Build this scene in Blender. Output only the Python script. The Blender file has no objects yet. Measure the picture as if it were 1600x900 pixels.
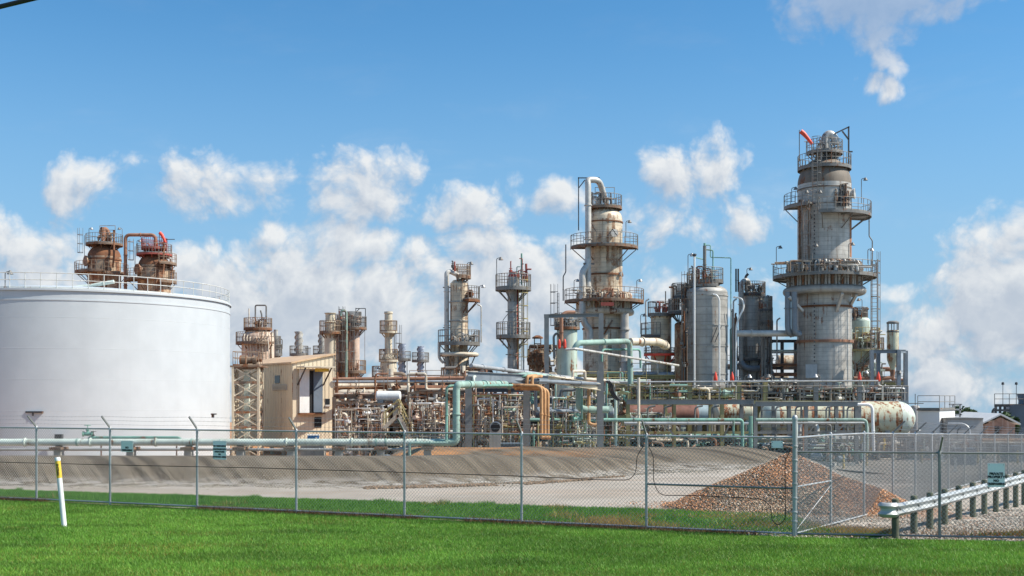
import bpy, math, random
import numpy as np
from mathutils import Vector, Matrix
R = math.radians
SC = bpy.context.scene
COL = SC.collection
# ------------------------------------------------------------------ camera, sky, sun, exposure
F = 1830.0      # focal length in photo pixels (1600 wide)
HC = 2.9        # eye height above the lawn
HOR = 625.0     # photo row of the horizon
G = -1.2        # level of the plant's yard
cam = bpy.data.cameras.new('camera')
cam.sensor_width = 36.0
cam.lens = F / 1600.0 * 36.0
cam.shift_y = (HOR - 450.0) / 1600.0
cam.clip_start = 0.3
cam.clip_end = 9000.0
camo = bpy.data.objects.new('camera', cam)
COL.objects.link(camo)
camo.location = (0, 0, HC)
camo.rotation_euler = (R(90), 0, 0)
SC.camera = camo
SUN_AZ = 98.0   # clockwise from +Y (view direction) towards +X
SUN_EL = 47.0
SUN_POWER = 4.9
SKY_STRENGTH = 0.075
sd = Vector((math.sin(R(SUN_AZ)) * math.cos(R(SUN_EL)), math.cos(R(SUN_AZ)) * math.cos(R(SUN_EL)), math.sin(R(SUN_EL))))
sl = bpy.data.lights.new('sun', 'SUN')
sl.energy = SUN_POWER
sl.angle = R(0.5)
sl.color = (1.0, 0.94, 0.83)
so = bpy.data.objects.new('sun', sl)
COL.objects.link(so)
so.rotation_euler = sd.to_track_quat('Z', 'Y').to_euler()
SC.view_settings.view_transform = 'Standard'
SC.view_settings.look = 'None'
SC.view_settings.exposure = 0.45
SC.view_settings.gamma = 1.0
SC.view_settings.use_curve_mapping = False

W = bpy.data.worlds.new('World')
SC.world = W
W.use_nodes = True
nt = W.node_tree
nt.nodes.clear()
def wn(t, **k):
    n = nt.nodes.new(t)
    for a, b in k.items(): setattr(n, a, b)
    return n
def wput(sock, v):
    if hasattr(v, 'is_output') or isinstance(v, bpy.types.NodeSocket): nt.links.new(v, sock)
    else: sock.default_value = v
def wm(op, a, b=0.0, c=0.0, clamp=False):
    n = wn('ShaderNodeMath', operation=op, use_clamp=clamp)
    wput(n.inputs[0], a); wput(n.inputs[1], b); wput(n.inputs[2], c)
    return n.outputs[0]
def wv(op, a, b=(0, 0, 0), c=(0, 0, 0), out=0):
    n = wn('ShaderNodeVectorMath', operation=op)
    wput(n.inputs[0], a); wput(n.inputs[1], b); wput(n.inputs[2], c)
    return n.outputs[out]
def wss(v, lo, hi, a=0.0, b=1.0):
    n = wn('ShaderNodeMapRange', interpolation_type='SMOOTHSTEP')
    wput(n.inputs[0], v); n.inputs[1].default_value = lo; n.inputs[2].default_value = hi
    n.inputs[3].default_value = a; n.inputs[4].default_value = b
    return n.outputs[0]
def wmix(f, a, b):
    n = wn('ShaderNodeMix', data_type='RGBA')
    wput(n.inputs[0], f); wput(n.inputs[6], a); wput(n.inputs[7], b)
    return n.outputs[2]
sky = wn('ShaderNodeTexSky', sky_type='NISHITA')
sky.sun_disc = False
sky.sun_elevation = R(SUN_EL)
sky.sun_rotation = R(SUN_AZ)
sky.altitude = 0
sky.air_density = 1.0
sky.dust_density = 0.6
sky.ozone_density = 5.0
tc = wn('ShaderNodeTexCoord')
# land falls away beyond the plant, so the sky is carried on a little below eye level
s0 = wn('ShaderNodeSeparateXYZ'); nt.links.new(tc.outputs['Generated'], s0.inputs[0])
c0 = wn('ShaderNodeCombineXYZ'); nt.links.new(s0.outputs[0], c0.inputs[0]); nt.links.new(s0.outputs[1], c0.inputs[1])
nt.links.new(wm('MAXIMUM', s0.outputs[2], .004), c0.inputs[2]); nt.links.new(c0.outputs[0], sky.inputs[0])
sep = wn('ShaderNodeSeparateXYZ')
nt.links.new(tc.outputs['Generated'], sep.inputs[0])
az = wm('ARCTAN2', sep.outputs[0], sep.outputs[1])
el = wm('ARCSINE', sep.outputs[2])
cmb = wn('ShaderNodeCombineXYZ')
nt.links.new(az, cmb.inputs[0]); nt.links.new(el, cmb.inputs[1])
P0 = cmb.outputs[0]     # azimuth, elevation in radians
def wnoise(vec, scale, detail=8, rough=0.6, dist=0.0, color=False):
    n = wn('ShaderNodeTexNoise', noise_dimensions='3D')
    wput(n.inputs['Vector'], vec)
    n.inputs['Scale'].default_value = scale; n.inputs['Detail'].default_value = detail
    n.inputs['Roughness'].default_value = rough; n.inputs['Distortion'].default_value = dist
    return n.outputs[1 if color else 0]
# clouds: bearing, height above the horizon, half sizes, weight (given in photo pixels, turned into angles)
CL = [(125, 285, 88, 40, .95), (195, 258, 45, 20, .6), (335, 300, 90, 58, .95), (415, 300, 55, 40, .75), (455, 272, 22, 26, .5),
      (560, 305, 92, 72, 1.25), (615, 262, 55, 35, 1.0), (735, 322, 84, 42, 1.15), (818, 305, 30, 28, .7), (880, 308, 50, 34, 1.1),
      (1038, 285, 52, 62, 1.15), (1005, 345, 62, 50, 1.0), (1122, 262, 62, 58, 1.15), (1130, 330, 60, 60, .7), (1165, 350, 95, 28, .8),
      (1225, 332, 60, 20, .55), (1375, -6, 150, 66, 1.5), (1385, 45, 80, 42, .9), (1470, 20, 50, 40, 1.1), (1382, 104, 30, 22, 1.05), (1364, 142, 28, 17, 1.0), (1386, 152, 28, 24, 1.1), (1400, 126, 20, 20, .9), (1325, 130, 12, 14, .3),
      (20, 405, 170, 72, 1.2), (70, 352, 60, 26, .5), (300, 440, 130, 56, 1.4), (480, 490, 240, 108, 1.9), (420, 375, 34, 26, 1.0),
      (545, 395, 90, 50, 1.3), (650, 420, 60, 44, 1.2), (770, 395, 80, 44, 1.4), (800, 460, 140, 85, 1.7), (880, 430, 70, 60, .9),
      (1040, 470, 90, 60, .6), (1590, 450, 120, 105, 1.9), (1530, 400, 45, 38, 1.0), (1480, 560, 200, 100, 1.1), (1408, 456, 36, 16, .8),
      (1200, 470, 60, 40, .4), (700, 630, 900, 140, .95), (1650, 330, 60, 40, .5), (-150, 420, 200, 120, 1.2), (1750, 480, 200, 150, 1.2)]
n_lo = wnoise(P0, 9.0, 2, .5, 0.0, True)
warp = wv('MULTIPLY_ADD', wv('SUBTRACT', n_lo, (.5, .5, .5)), (.05, .035, 0), P0)
M0 = wnoise(tc.outputs['Generated'], 3.2, 4, .55)
def cloud_field(p):
    out = None
    for (x, y, rx, ry, w) in CL:
        cx = math.atan((x - 800) / F); cy = math.atan((HOR - y) / F * math.cos(cx))
        sx = rx * (1.02 if y < 345 and rx < 130 else 1.15) / F * math.cos(cx) ** 2; sy = ry * 1.15 / F * math.cos(cx)
        q = wv('MULTIPLY_ADD', p, (1 / sx, 1 / sy, 0), (-cx / sx, -cy / sy, 0))
        dd = wv('DOT_PRODUCT', q, q, out=1)
        v = wm('MULTIPLY_ADD', dd, -w, w)
        out = v if out is None else wm('MAXIMUM', out, v)
    # unseen broken cloud added behind the viewer and overhead, for neutral fill light
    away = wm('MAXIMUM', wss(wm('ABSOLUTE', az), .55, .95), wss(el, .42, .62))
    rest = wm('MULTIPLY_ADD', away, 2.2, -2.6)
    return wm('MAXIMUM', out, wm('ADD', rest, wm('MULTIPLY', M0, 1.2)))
LO = (0.007, 0.013, 0)
P1 = wv('ADD', warp, LO)
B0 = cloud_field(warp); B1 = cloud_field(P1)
def puffs(v):
    f = wnoise(v, 24.0, 10, .6, .2)
    q = wn('ShaderNodeTexVoronoi', feature='SMOOTH_F1', voronoi_dimensions='2D')
    wput(q.inputs['Vector'], wv('MULTIPLY_ADD', wnoise(v, 60, 4, .5, 0, True), (.012, .012, 0), v)); q.inputs['Scale'].default_value = 34
    q.inputs['Detail'].default_value = 2.5; q.inputs['Roughness'].default_value = .55; q.inputs['Lacunarity'].default_value = 2.4; q.inputs['Smoothness'].default_value = .35
    return wm('ADD', wm('MULTIPLY', f, .78), wm('MULTIPLY_ADD', q.outputs['Distance'], -.20, .19))
N0 = puffs(warp); N1 = puffs(P1)
def dens(b, n): return wm('ADD', wm('MULTIPLY', b, .80), wm('MULTIPLY_ADD', n, 3.1, -1.47))
D0 = dens(B0, N0); D1 = dens(B1, N1)
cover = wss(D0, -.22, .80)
thin = wm('MULTIPLY', wss(wnoise(wv('MULTIPLY', P0, (1, 3.2, 1)), 6.0, 9, .6, .4), .5, .85), .18)
relief = wm('SUBTRACT', wm('MINIMUM', D0, 1.2), wm('MINIMUM', D1, 1.2))
lit = wm('MULTIPLY_ADD', relief, .62, .52, True)
lit = wm('SUBTRACT', lit, wm('MULTIPLY', wss(D0, .5, 1.9), .30), 0, True)
hi = wss(el, R(13.5), R(17.5))          # the high cloud is seen from below: grey
ccol = wmix(lit, (.30, .355, .44, 1), (.66, .665, .66, 1))
ccol = wmix(wm('MULTIPLY', hi, .62), ccol, (.26, .32, .43, 1))
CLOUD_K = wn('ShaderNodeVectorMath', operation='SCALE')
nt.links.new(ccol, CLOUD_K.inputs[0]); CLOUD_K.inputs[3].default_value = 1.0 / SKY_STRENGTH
tint = wn('ShaderNodeVectorMath', operation='MULTIPLY')
nt.links.new(sky.outputs[0], tint.inputs[0]); tint.inputs[1].default_value = (0.76, 1.37, 1.54)
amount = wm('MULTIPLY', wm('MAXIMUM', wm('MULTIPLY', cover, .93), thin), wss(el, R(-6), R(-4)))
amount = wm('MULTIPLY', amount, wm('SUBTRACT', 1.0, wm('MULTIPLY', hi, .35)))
HAZE = wn('ShaderNodeVectorMath', operation='SCALE'); HAZE.inputs[0].default_value = (.255, .39, .545); HAZE.inputs[3].default_value = 1.0 / SKY_STRENGTH
base_sky = wmix(wm('MULTIPLY', wss(el, R(20), R(1)), .8), tint.outputs[0], HAZE.outputs[0])
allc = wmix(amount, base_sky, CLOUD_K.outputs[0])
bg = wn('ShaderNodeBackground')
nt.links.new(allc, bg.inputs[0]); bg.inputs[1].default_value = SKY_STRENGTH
wo = wn('ShaderNodeOutputWorld')
nt.links.new(bg.outputs[0], wo.inputs[0])

# ------------------------------------------------------------------ helpers
def at(x, y, d): return Vector(((x - 800.0) * d / F, d, HC + (HOR - y) * d / F))
def XX(x, d): return (x - 800.0) * d / F
def ZZ(y, d): return HC + (HOR - y) * d / F
def thing(name, label, cat, loc, group=None):
    o = bpy.data.objects.new(name, None)
    o.empty_display_size = .3
    COL.objects.link(o); o.location = loc
    o['label'] = label; o['category'] = cat
    if group: o['group'] = group
    return o
def tag(o, label, cat, group=None):
    o['label'] = label; o['category'] = cat
    if group: o['group'] = group
    return o
def copy_tree(o, parent=None):
    c = o.copy(); COL.objects.link(c)
    c.parent = parent
    for ch in list(o.children): copy_tree(ch, c)
    return c
def base_of(o):
    v = Vector((0, 0, 0))
    while o is not None:
        v = v + Vector(o.location); o = o.parent
    return v
class MB:
    def __init__(s): s.v = []; s.f = []; s.fm = []; s.cm = 0
    def add(s, vs, fs):
        k = len(s.v); s.v += [tuple(p) for p in vs]
        for f in fs: s.f.append(tuple(i + k for i in f)); s.fm.append(s.cm)
        return s
    def box(s, c, sz, rz=0.0, top=None):
        hx, hy, hz = sz[0] / 2, sz[1] / 2, sz[2] / 2
        ca, sa = math.cos(rz), math.sin(rz)
        vs = []
        for z in (-hz, hz):
            t = 1 if z < 0 or top is None else top
            for x, y in ((-hx, -hy), (hx, -hy), (hx, hy), (-hx, hy)):
                x *= t; y *= t
                vs.append((c[0] + x * ca - y * sa, c[1] + x * sa + y * ca, c[2] + z))
        return s.add(vs, [(0, 3, 2, 1), (4, 5, 6, 7), (0, 1, 5, 4), (1, 2, 6, 5), (2, 3, 7, 6), (3, 0, 4, 7)])
    def bar(s, p, q, w, h=None):
        h = h or w
        p = Vector(p); q = Vector(q); d = (q - p)
        if d.length < 1e-6: return s
        d.normalize()
        up = Vector((0, 0, 1)) if abs(d.z) < .9 else Vector((0, 1, 0))
        a = d.cross(up).normalized(); b = a.cross(d).normalized()
        vs = []
        for e in (p, q):
            for i, j in ((-1, -1), (1, -1), (1, 1), (-1, 1)): vs.append(e + a * (i * w / 2) + b * (j * h / 2))
        return s.add(vs, [(0, 3, 2, 1), (4, 5, 6, 7), (0, 1, 5, 4), (1, 2, 6, 5), (2, 3, 7, 6), (3, 0, 4, 7)])
    def ibeam(s, p, q, w, h):
        up = Vector((0, 0, 1)) if abs((Vector(q) - Vector(p)).normalized().z) < .9 else Vector((0, 1, 0))
        o = up * (h / 2 - .01)
        s.bar(Vector(p) + o, Vector(q) + o, w, .03); s.bar(Vector(p) - o, Vector(q) - o, w, .03); s.bar(p, q, .02, h - .05)
        return s
    def tube(s, p, q, r, n=6, r2=None, cap=True):
        p = Vector(p); q = Vector(q); d = q - p
        if d.length < 1e-6: return s
        d.normalize(); r2 = r if r2 is None else r2
        up = Vector((0, 0, 1)) if abs(d.z) < .9 else Vector((0, 1, 0))
        a = d.cross(up).normalized(); b = a.cross(d)
        vs = [];
        for e, rr in ((p, r), (q, r2)):
            for i in range(n):
                t = 2 * math.pi * i / n
                vs.append(e + a * (rr * math.cos(t)) + b * (rr * math.sin(t)))
        fs = [(i, (i + 1) % n, n + (i + 1) % n, n + i) for i in range(n)]
        if cap: fs += [tuple(reversed(range(n))), tuple(range(n, 2 * n))]
        return s.add(vs, fs)
    def pipe(s, pts, r, n=8, bend=None):
        pts = [Vector(p) for p in pts]
        bend = bend if bend is not None else r * 2.2
        path = [pts[0]]
        for i in range(1, len(pts) - 1):
            a = pts[i - 1] - pts[i]; b = pts[i + 1] - pts[i]
            la, lb = a.length, b.length
            if la < 1e-6 or lb < 1e-6: continue
            k = min(bend, la * .48, lb * .48)
            A = pts[i] + a / la * k; B = pts[i] + b / lb * k
            m = 5 if r > .05 else 3
            for j in range(m + 1):
                t = j / m
                path.append(A.lerp(pts[i], t).lerp(pts[i].lerp(B, t), t))
        path.append(pts[-1])
        path = [p for i, p in enumerate(path) if i == 0 or (p - path[i - 1]).length > 1e-5]
        fl = [1.0] * len(path)
        if .045 <= r <= .4:
            P2 = [path[0]]; F2_ = [1.0]
            for i in range(1, len(path)):
                a, b = path[i - 1], path[i]; L = (b - a).length
                if L > 1.3:
                    k = max(1, int(L / 2.6)); dn = (b - a) / L; w = max(.02, r * .14)
                    for j in range(k):
                        c = a + dn * (L * (j + .5) / k)
                        P2 += [c - dn * (w + .004), c - dn * w, c + dn * w, c + dn * (w + .004)]; F2_ += [1.0, 1.3, 1.3, 1.0]
                P2.append(b); F2_.append(1.0)
            path, fl = P2, F2_
        ref = None; rings = []
        r0_ = r
        for i, p in enumerate(path):
            r = r0_ * fl[i]
            d = (path[min(i + 1, len(path) - 1)] - path[max(i - 1, 0)]).normalized()
            if ref is None:
                ref = d.cross(Vector((0, 0, 1)) if abs(d.z) < .9 else Vector((0, 1, 0))).normalized()
            ref = (ref - d * ref.dot(d)).normalized()
            b = d.cross(ref)
            rings.append([p + ref * (r * math.cos(2 * math.pi * k / n)) + b * (r * math.sin(2 * math.pi * k / n)) for k in range(n)])
        vs = [v for rg in rings for v in rg]; m = len(rings)
        fs = []
        for i in range(m - 1):
            for k in range(n): fs.append((i * n + k, i * n + (k + 1) % n, (i + 1) * n + (k + 1) % n, (i + 1) * n + k))
        fs += [tuple(reversed(range(n))), tuple(range((m - 1) * n, m * n))]
        return s.add(vs, fs)
    def lathe(s, cx, cy, prof, n=32, a0=0.0, a1=360.0):
        full = abs(a1 - a0 - 360) < .01
        m = n if full else n + 1
        vs = []
        for (r, z) in prof:
            for i in range(m):
                t = R(a0 + (a1 - a0) * i / n)
                vs.append((cx + max(r, .0005) * math.cos(t), cy + max(r, .0005) * math.sin(t), z))
        fs = []
        for j in range(len(prof) - 1):
            for i in range(n):
                k = (i + 1) % m
                fs.append((j * m + i, j * m + k, (j + 1) * m + k, (j + 1) * m + i))
        return s.add(vs, fs)
    def lathe_axis(s, p, d, prof, n=24):
        """prof: (radius, distance along d)"""
        p = Vector(p); d = Vector(d).normalized()
        up = Vector((0, 0, 1)) if abs(d.z) < .9 else Vector((0, 1, 0))
        a = d.cross(up).normalized(); b = a.cross(d)
        vs = []
        for (r, t) in prof:
            for i in range(n):
                w = 2 * math.pi * i / n
                vs.append(p + d * t + a * (max(r, .0005) * math.cos(w)) + b * (max(r, .0005) * math.sin(w)))
        fs = [(j * n + i, j * n + (i + 1) % n, (j + 1) * n + (i + 1) % n, (j + 1) * n + i) for j in range(len(prof) - 1) for i in range(n)]
        return s.add(vs, fs)
    def sector(s, cx, cy, z0, z1, r0, r1, a0, a1, step=9):
        n = max(2, int(round((a1 - a0) / step)))
        vs = []
        for i in range(n + 1):
            t = R(a0 + (a1 - a0) * i / n); c, q = math.cos(t), math.sin(t)
            vs += [(cx + r0 * c, cy + r0 * q, z0), (cx + r1 * c, cy + r1 * q, z0), (cx + r1 * c, cy + r1 * q, z1), (cx + r0 * c, cy + r0 * q, z1)]
        fs = []
        for i in range(n):
            a = i * 4; b = a + 4
            fs += [(a, a + 1, b + 1, b), (a + 1, a + 2, b + 2, b + 1), (a + 2, a + 3, b + 3, b + 2), (a + 3, a, b, b + 3)]
        fs += [(0, 3, 2, 1), (n * 4, n * 4 + 1, n * 4 + 2, n * 4 + 3)]
        return s.add(vs, fs)
    def torus(s, cx, cy, z, RR, r, n=40, m=10):
        vs = []
        for i in range(n):
            t = 2 * math.pi * i / n
            for j in range(m):
                u = 2 * math.pi * j / m
                q = RR + r * math.cos(u)
                vs.append((cx + q * math.cos(t), cy + q * math.sin(t), z + r * math.sin(u)))
        fs = [(i * m + j, ((i + 1) % n) * m + j, ((i + 1) % n) * m + (j + 1) % m, i * m + (j + 1) % m) for i in range(n) for j in range(m)]
        return s.add(vs, fs)
    def quad(s, a, b, c, d): return s.add([a, b, c, d], [(0, 1, 2, 3)])
    def build(s, name, mat, parent=None, loc=None, sharp=35):
        me = bpy.data.meshes.new(name)
        b = base_of(parent) if parent is not None else Vector((0, 0, 0))
        if loc is not None: b = b + Vector(loc) if parent is not None else Vector(loc)
        if b.length > 0: s.v = [(p[0] - b.x, p[1] - b.y, p[2] - b.z) for p in s.v]
        me.from_pydata(s.v, [], s.f)
        for m in (mat if isinstance(mat, (list, tuple)) else [mat]): me.materials.append(m)
        if isinstance(mat, (list, tuple)): me.polygons.foreach_set('material_index', s.fm)
        me.polygons.foreach_set('use_smooth', [True] * len(me.polygons))
        me.set_sharp_from_angle(angle=R(sharp))
        me.update()
        o = bpy.data.objects.new(name, me); COL.objects.link(o)
        if parent is not None: o.parent = parent
        if loc is not None: o.location = loc
        return o
def raw_mesh(name, V, Fc, mat, kind=None, smooth=False):
    """numpy verts (n,3) and faces (m,k), all faces of one size"""
    me = bpy.data.meshes.new(name)
    V = np.ascontiguousarray(V, dtype=np.float32); Fc = np.ascontiguousarray(Fc, dtype=np.int32)
    m, k = Fc.shape
    me.vertices.add(len(V)); me.vertices.foreach_set('co', V.ravel())
    me.loops.add(m * k); me.loops.foreach_set('vertex_index', Fc.ravel())
    me.polygons.add(m); me.polygons.foreach_set('loop_start', np.arange(0, m * k, k, dtype=np.int32))
    try: me.polygons.foreach_set('loop_total', np.full(m, k, dtype=np.int32))
    except Exception: pass
    me.update(calc_edges=True); me.validate()
    if smooth: me.polygons.foreach_set('use_smooth', np.ones(m, dtype=bool))
    me.materials.append(mat)
    o = bpy.data.objects.new(name, me); COL.objects.link(o)
    if kind: o['kind'] = kind
    return o

# ------------------------------------------------------------------ materials
def c4(c): return (c[0], c[1], c[2], 1.0)
RUST = (.21, .085, .035)
def mat(name, col, rough=.6, metal=0.0, var=.25, streak=0.0, rust=0.0, band=0.0, bandp=.35, rustcol=RUST, bump=.15, scale=1.0,
        dirt=None, coords='Object'):
    m = bpy.data.materials.new(name); m.use_nodes = True
    t = m.node_tree; t.nodes.clear()
    def N(ty, **k):
        n = t.nodes.new(ty)
        for a, b in k.items(): setattr(n, a, b)
        return n
    def L(a, b): t.links.new(a, b)
    def noise(vec, sc, det=6, rg=.6):
        n = N('ShaderNodeTexNoise'); L(vec, n.inputs['Vector'])
        n.inputs['Scale'].default_value = sc; n.inputs['Detail'].default_value = det; n.inputs['Roughness'].default_value = rg
        return n.outputs[0]
    def ramp(v, lo, hi, a=0.0, b=1.0):
        n = N('ShaderNodeMapRange', interpolation_type='SMOOTHSTEP'); L(v, n.inputs[0])
        n.inputs[1].default_value = lo; n.inputs[2].default_value = hi; n.inputs[3].default_value = a; n.inputs[4].default_value = b
        return n.outputs[0]
    def mix(f, a, b):
        n = N('ShaderNodeMix', data_type='RGBA')
        for s, v in ((n.inputs[0], f), (n.inputs[6], a), (n.inputs[7], b)):
            if isinstance(v, bpy.types.NodeSocket): L(v, s)
            else: s.default_value = v
        return n.outputs[2]
    out = N('ShaderNodeOutputMaterial'); bs = N('ShaderNodeBsdfPrincipled'); L(bs.outputs[0], out.inputs[0])
    tcn = N('ShaderNodeTexCoord'); oi = N('ShaderNodeObjectInfo')
    ofs = N('ShaderNodeVectorMath', operation='SCALE'); ofs.inputs[0].default_value = (37., 23., 11.); L(oi.outputs['Random'], ofs.inputs[3])
    ad = N('ShaderNodeVectorMath', operation='ADD'); L(tcn.outputs['Object'], ad.inputs[0]); L(ofs.outputs[0], ad.inputs[1])
    vec = ad.outputs[0]
    n1 = noise(vec, 1.3 * scale)
    lo = tuple(max(0, c * (1 - var)) for c in col); hi = tuple(min(1, c * (1 + var * .45)) for c in col)
    c = mix(ramp(n1, .3, .7), c4(lo), c4(hi))
    mp = N('ShaderNodeVectorMath', operation='MULTIPLY'); L(vec, mp.inputs[0]); mp.inputs[1].default_value = (2.6 * scale, 2.6 * scale, .085 * scale)
    ns = noise(mp.outputs[0], 1.0, 5, .65)
    if streak > 0:
        dc = dirt or tuple(x * y for x, y in zip(col, (.42, .34, .26)))
        c = mix(ramp(ns, .47, .72, 0, streak), c, c4(dc))
    rf = None
    if rust > 0:
        n2 = noise(vec, .9 * scale, 9, .68)
        sm = N('ShaderNodeMath', operation='ADD'); L(n2, sm.inputs[0])
        s2 = N('ShaderNodeMath', operation='MULTIPLY'); L(ns, s2.inputs[0]); s2.inputs[1].default_value = 1.0; L(s2.outputs[0], sm.inputs[1])
        th = 1.17 - .36 * rust
        rf = ramp(sm.outputs[0], th, th + .13)
        rc = mix(ramp(noise(vec, 5 * scale, 6), .35, .7), c4(tuple(x * .55 for x in rustcol)), c4(tuple(x * 1.5 for x in rustcol)))
        c = mix(rf, c, rc)
    hgt = noise(vec, 14 * scale, 4)
    if band > 0:
        sp = N('ShaderNodeSeparateXYZ'); L(tcn.outputs['Object'], sp.inputs[0])
        dv = N('ShaderNodeMath', operation='DIVIDE'); L(sp.outputs[2], dv.inputs[0]); dv.inputs[1].default_value = bandp
        fr = N('ShaderNodeMath', operation='FRACT'); L(dv.outputs[0], fr.inputs[0])
        pp = N('ShaderNodeMath', operation='PINGPONG'); L(fr.outputs[0], pp.inputs[0]); pp.inputs[1].default_value = .5
        seam = ramp(pp.outputs[0], .02, .10, 1, 0)
        # each course of cladding has weathered a little differently
        fl = N('ShaderNodeMath', operation='FLOOR'); L(dv.outputs[0], fl.inputs[0])
        wn_ = N('ShaderNodeTexWhiteNoise', noise_dimensions='1D'); L(fl.outputs[0], wn_.inputs['W'])
        c = mix(ramp(wn_.outputs[0], 0, 1, 0, .22 * band), c, c4(tuple(x * .6 for x in col)))
        sb = N('ShaderNodeMath', operation='MULTIPLY'); L(seam, sb.inputs[0]); sb.inputs[1].default_value = .45 * band
        c = mix(sb.outputs[0], c, c4(tuple(x * .4 for x in col)))
    L(c, bs.inputs['Base Color'])
    bs.inputs['Metallic'].default_value = metal
    rr = ramp(n1, .2, .8, max(0.05, rough - .1), min(1, rough + .1)); L(rr, bs.inputs['Roughness'])
    if rf is not None and metal > 0:
        mm = N('ShaderNodeMath', operation='MULTIPLY_ADD'); L(rf, mm.inputs[0]); mm.inputs[1].default_value = -metal; mm.inputs[2].default_value = metal
        L(mm.outputs[0], bs.inputs['Metallic'])
    if bump > 0:
        bp = N('ShaderNodeBump'); bp.inputs['Strength'].default_value = bump; bp.inputs['Distance'].default_value = .02
        L(hgt, bp.inputs['Height']); L(bp.outputs[0], bs.inputs['Normal'])
    return m
M = {}
def mk(k, *a, **q): M[k] = mat(k, *a, **q); return M[k]
mk('tank_white', (.525, .56, .585), .55, 0, .045, streak=.12, dirt=(.42, .43, .43), bump=.05, scale=.6)
mk('cladding_grey', (.52, .49, .44), .45, .15, .25, streak=.75, rust=.18, band=1.0, bandp=.37, dirt=(.29, .24, .19))
mk('cladding_dark', (.46, .445, .41), .5, .12, .22, streak=.4, rust=.05, band=1.0, bandp=.62)
mk('cladding_mid', (.40, .385, .355), .5, .12, .22, streak=.45, rust=.08, band=1.0, bandp=.62)
mk('cladding_warm', (.68, .57, .42), .5, .1, .25, streak=.8, rust=.45, band=1.0, bandp=.42, rustcol=(.30, .16, .08), dirt=(.27, .17, .10))
mk('dome_brown', (.20, .165, .13), .7, .1, .25, streak=.4, rust=.25, bump=.2)
mk('rusty_shell', (.50, .37, .25), .65, .1, .3, streak=.8, rust=.62, band=.8, bandp=.8, rustcol=(.24, .10, .045))
mk('rust', (.22, .095, .045), .85, 0, .45, streak=.4, bump=.4)
mk('rust_pipe', (.36, .18, .11), .75, 0, .3, streak=.5)
mk('cream', (.62, .55, .42), .6, 0, .15, streak=.5, rust=.2)
mk('cream_pink', (.62, .47, .37), .6, 0, .2, streak=.45, rust=.25, rustcol=(.36, .17, .09))
mk('beige_wall', (.66, .56, .41), .65, 0, .08, streak=.15, rust=.03)
mk('beige_dark', (.62, .54, .41), .65, 0, .12, streak=.3, rust=.08)
mk('roof_tan', (.60, .41, .25), .6, 0, .15, streak=.3)
mk('galv', (.46, .465, .465), .45, .35, .2, streak=.2, bump=.05)
mk('galv_dark', (.25, .25, .24), .5, .4, .2)
mk('wire', (.38, .39, .39), .45, .5, .1, bump=0)
mk('guard', (.50, .51, .50), .45, .35, .12, streak=.2, dirt=(.32, .32, .31))
mk('steel_dark', (.085, .085, .088), .6, .2, .3, rust=.22)
mk('steel_grey', (.21, .20, .185), .55, .2, .25, streak=.3, rust=.15)
mk('steel_brown', (.22, .155, .11), .75, 0, .35, rust=.5)
mk('steel_olive', (.34, .30, .14), .65, 0, .3, streak=.4, rust=.25)
mk('rail_grey', (.24, .225, .20), .55, .2, .3, rust=.3)
mk('rail_brown', (.30, .22, .155), .7, 0, .3, rust=.4)
mk('rail_white', (.62, .62, .58), .5, 0, .15, rust=.12)
mk('rail_yellow', (.50, .40, .17), .6, 0, .25, rust=.3)
mk('pipe_mint', (.60, .67, .59), .68, 0, .2, streak=.55, rust=.15, bump=.3)
mk('pipe_teal', (.20, .39, .32), .68, 0, .3, streak=.5, rust=.2, bump=.3)
mk('pipe_teal_pale', (.29, .42, .36), .68, 0, .25, streak=.55, rust=.2, bump=.3)
mk('pipe_orange', (.56, .31, .14), .72, 0, .3, streak=.6, rust=.25, bump=.3)
mk('pipe_silver', (.58, .555, .51), .45, .2, .2, streak=.4, rust=.12, band=.0)
mk('pipe_cream', (.70, .61, .48), .55, 0, .2, streak=.55, rust=.3)
mk('pipe_blue', (.21, .24, .27), .5, .1, .2, streak=.3)
mk('vessel_mint', (.50, .60, .52), .55, 0, .15, streak=.5, rust=.2, dirt=(.30, .24, .12))
mk('tank_rusted', (.56, .55, .40), .65, 0, .15, streak=.95, rust=.5, dirt=(.44, .22, .08), rustcol=(.28, .10, .035), scale=1.3)
mk('tank_head', (.56, .62, .54), .55, 0, .12, streak=.3, rust=.28)
mk('tank_brown', (.23, .10, .07), .7, 0, .3, streak=.5, rust=.2)
mk('red_paint', (.62, .07, .045), .5, 0, .15)
mk('red_orange', (.80, .075, .04), .5, 0, .2)
mk('red_dull', (.38, .085, .06), .6, 0, .25, streak=.3)
mk('yellow_dull', (.52, .38, .12), .7, 0, .3, streak=.5, rust=.3)
mk('yellow', (.80, .52, .05), .5, 0, .12)
mk('white', (.78, .78, .76), .5, 0, .08, streak=.15)
mk('white_hot', (.82, .81, .79), .6, 0, .05)
mk('wall_grey', (.44, .42, .40), .7, 0, .08, streak=.15)
mk('wall_bluegrey', (.13, .165, .21), .6, 0, .12, streak=.1)
mk('brick_old', (.42, .25, .19), .9, 0, .3, streak=.8, dirt=(.55, .50, .45), scale=2.2)
mk('glass_dark', (.02, .022, .025), .15, 0, .2, bump=0)
mk('black', (.012, .012, .013), .55, 0, .3)
mk('concrete', (.40, .385, .35), .85, 0, .2, streak=.4, bump=.3)
mk('stake_wood', (.13, .135, .09), .85, 0, .35, streak=.5, bump=.5, scale=2)
mk('bin_blue', (.02, .20, .55), .4, 0, .15)
mk('sign_blue', (.92, .90, .86), .5, 0, .06)
mk('sign_green', (.88, .88, .80), .5, 0, .06)
mk('drum_blue', (.34, .43, .45), .6, 0, .15, streak=.4, rust=.2)
mk('strake_metal', (.36, .39, .46), .42, .5, .15, streak=.2)
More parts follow.
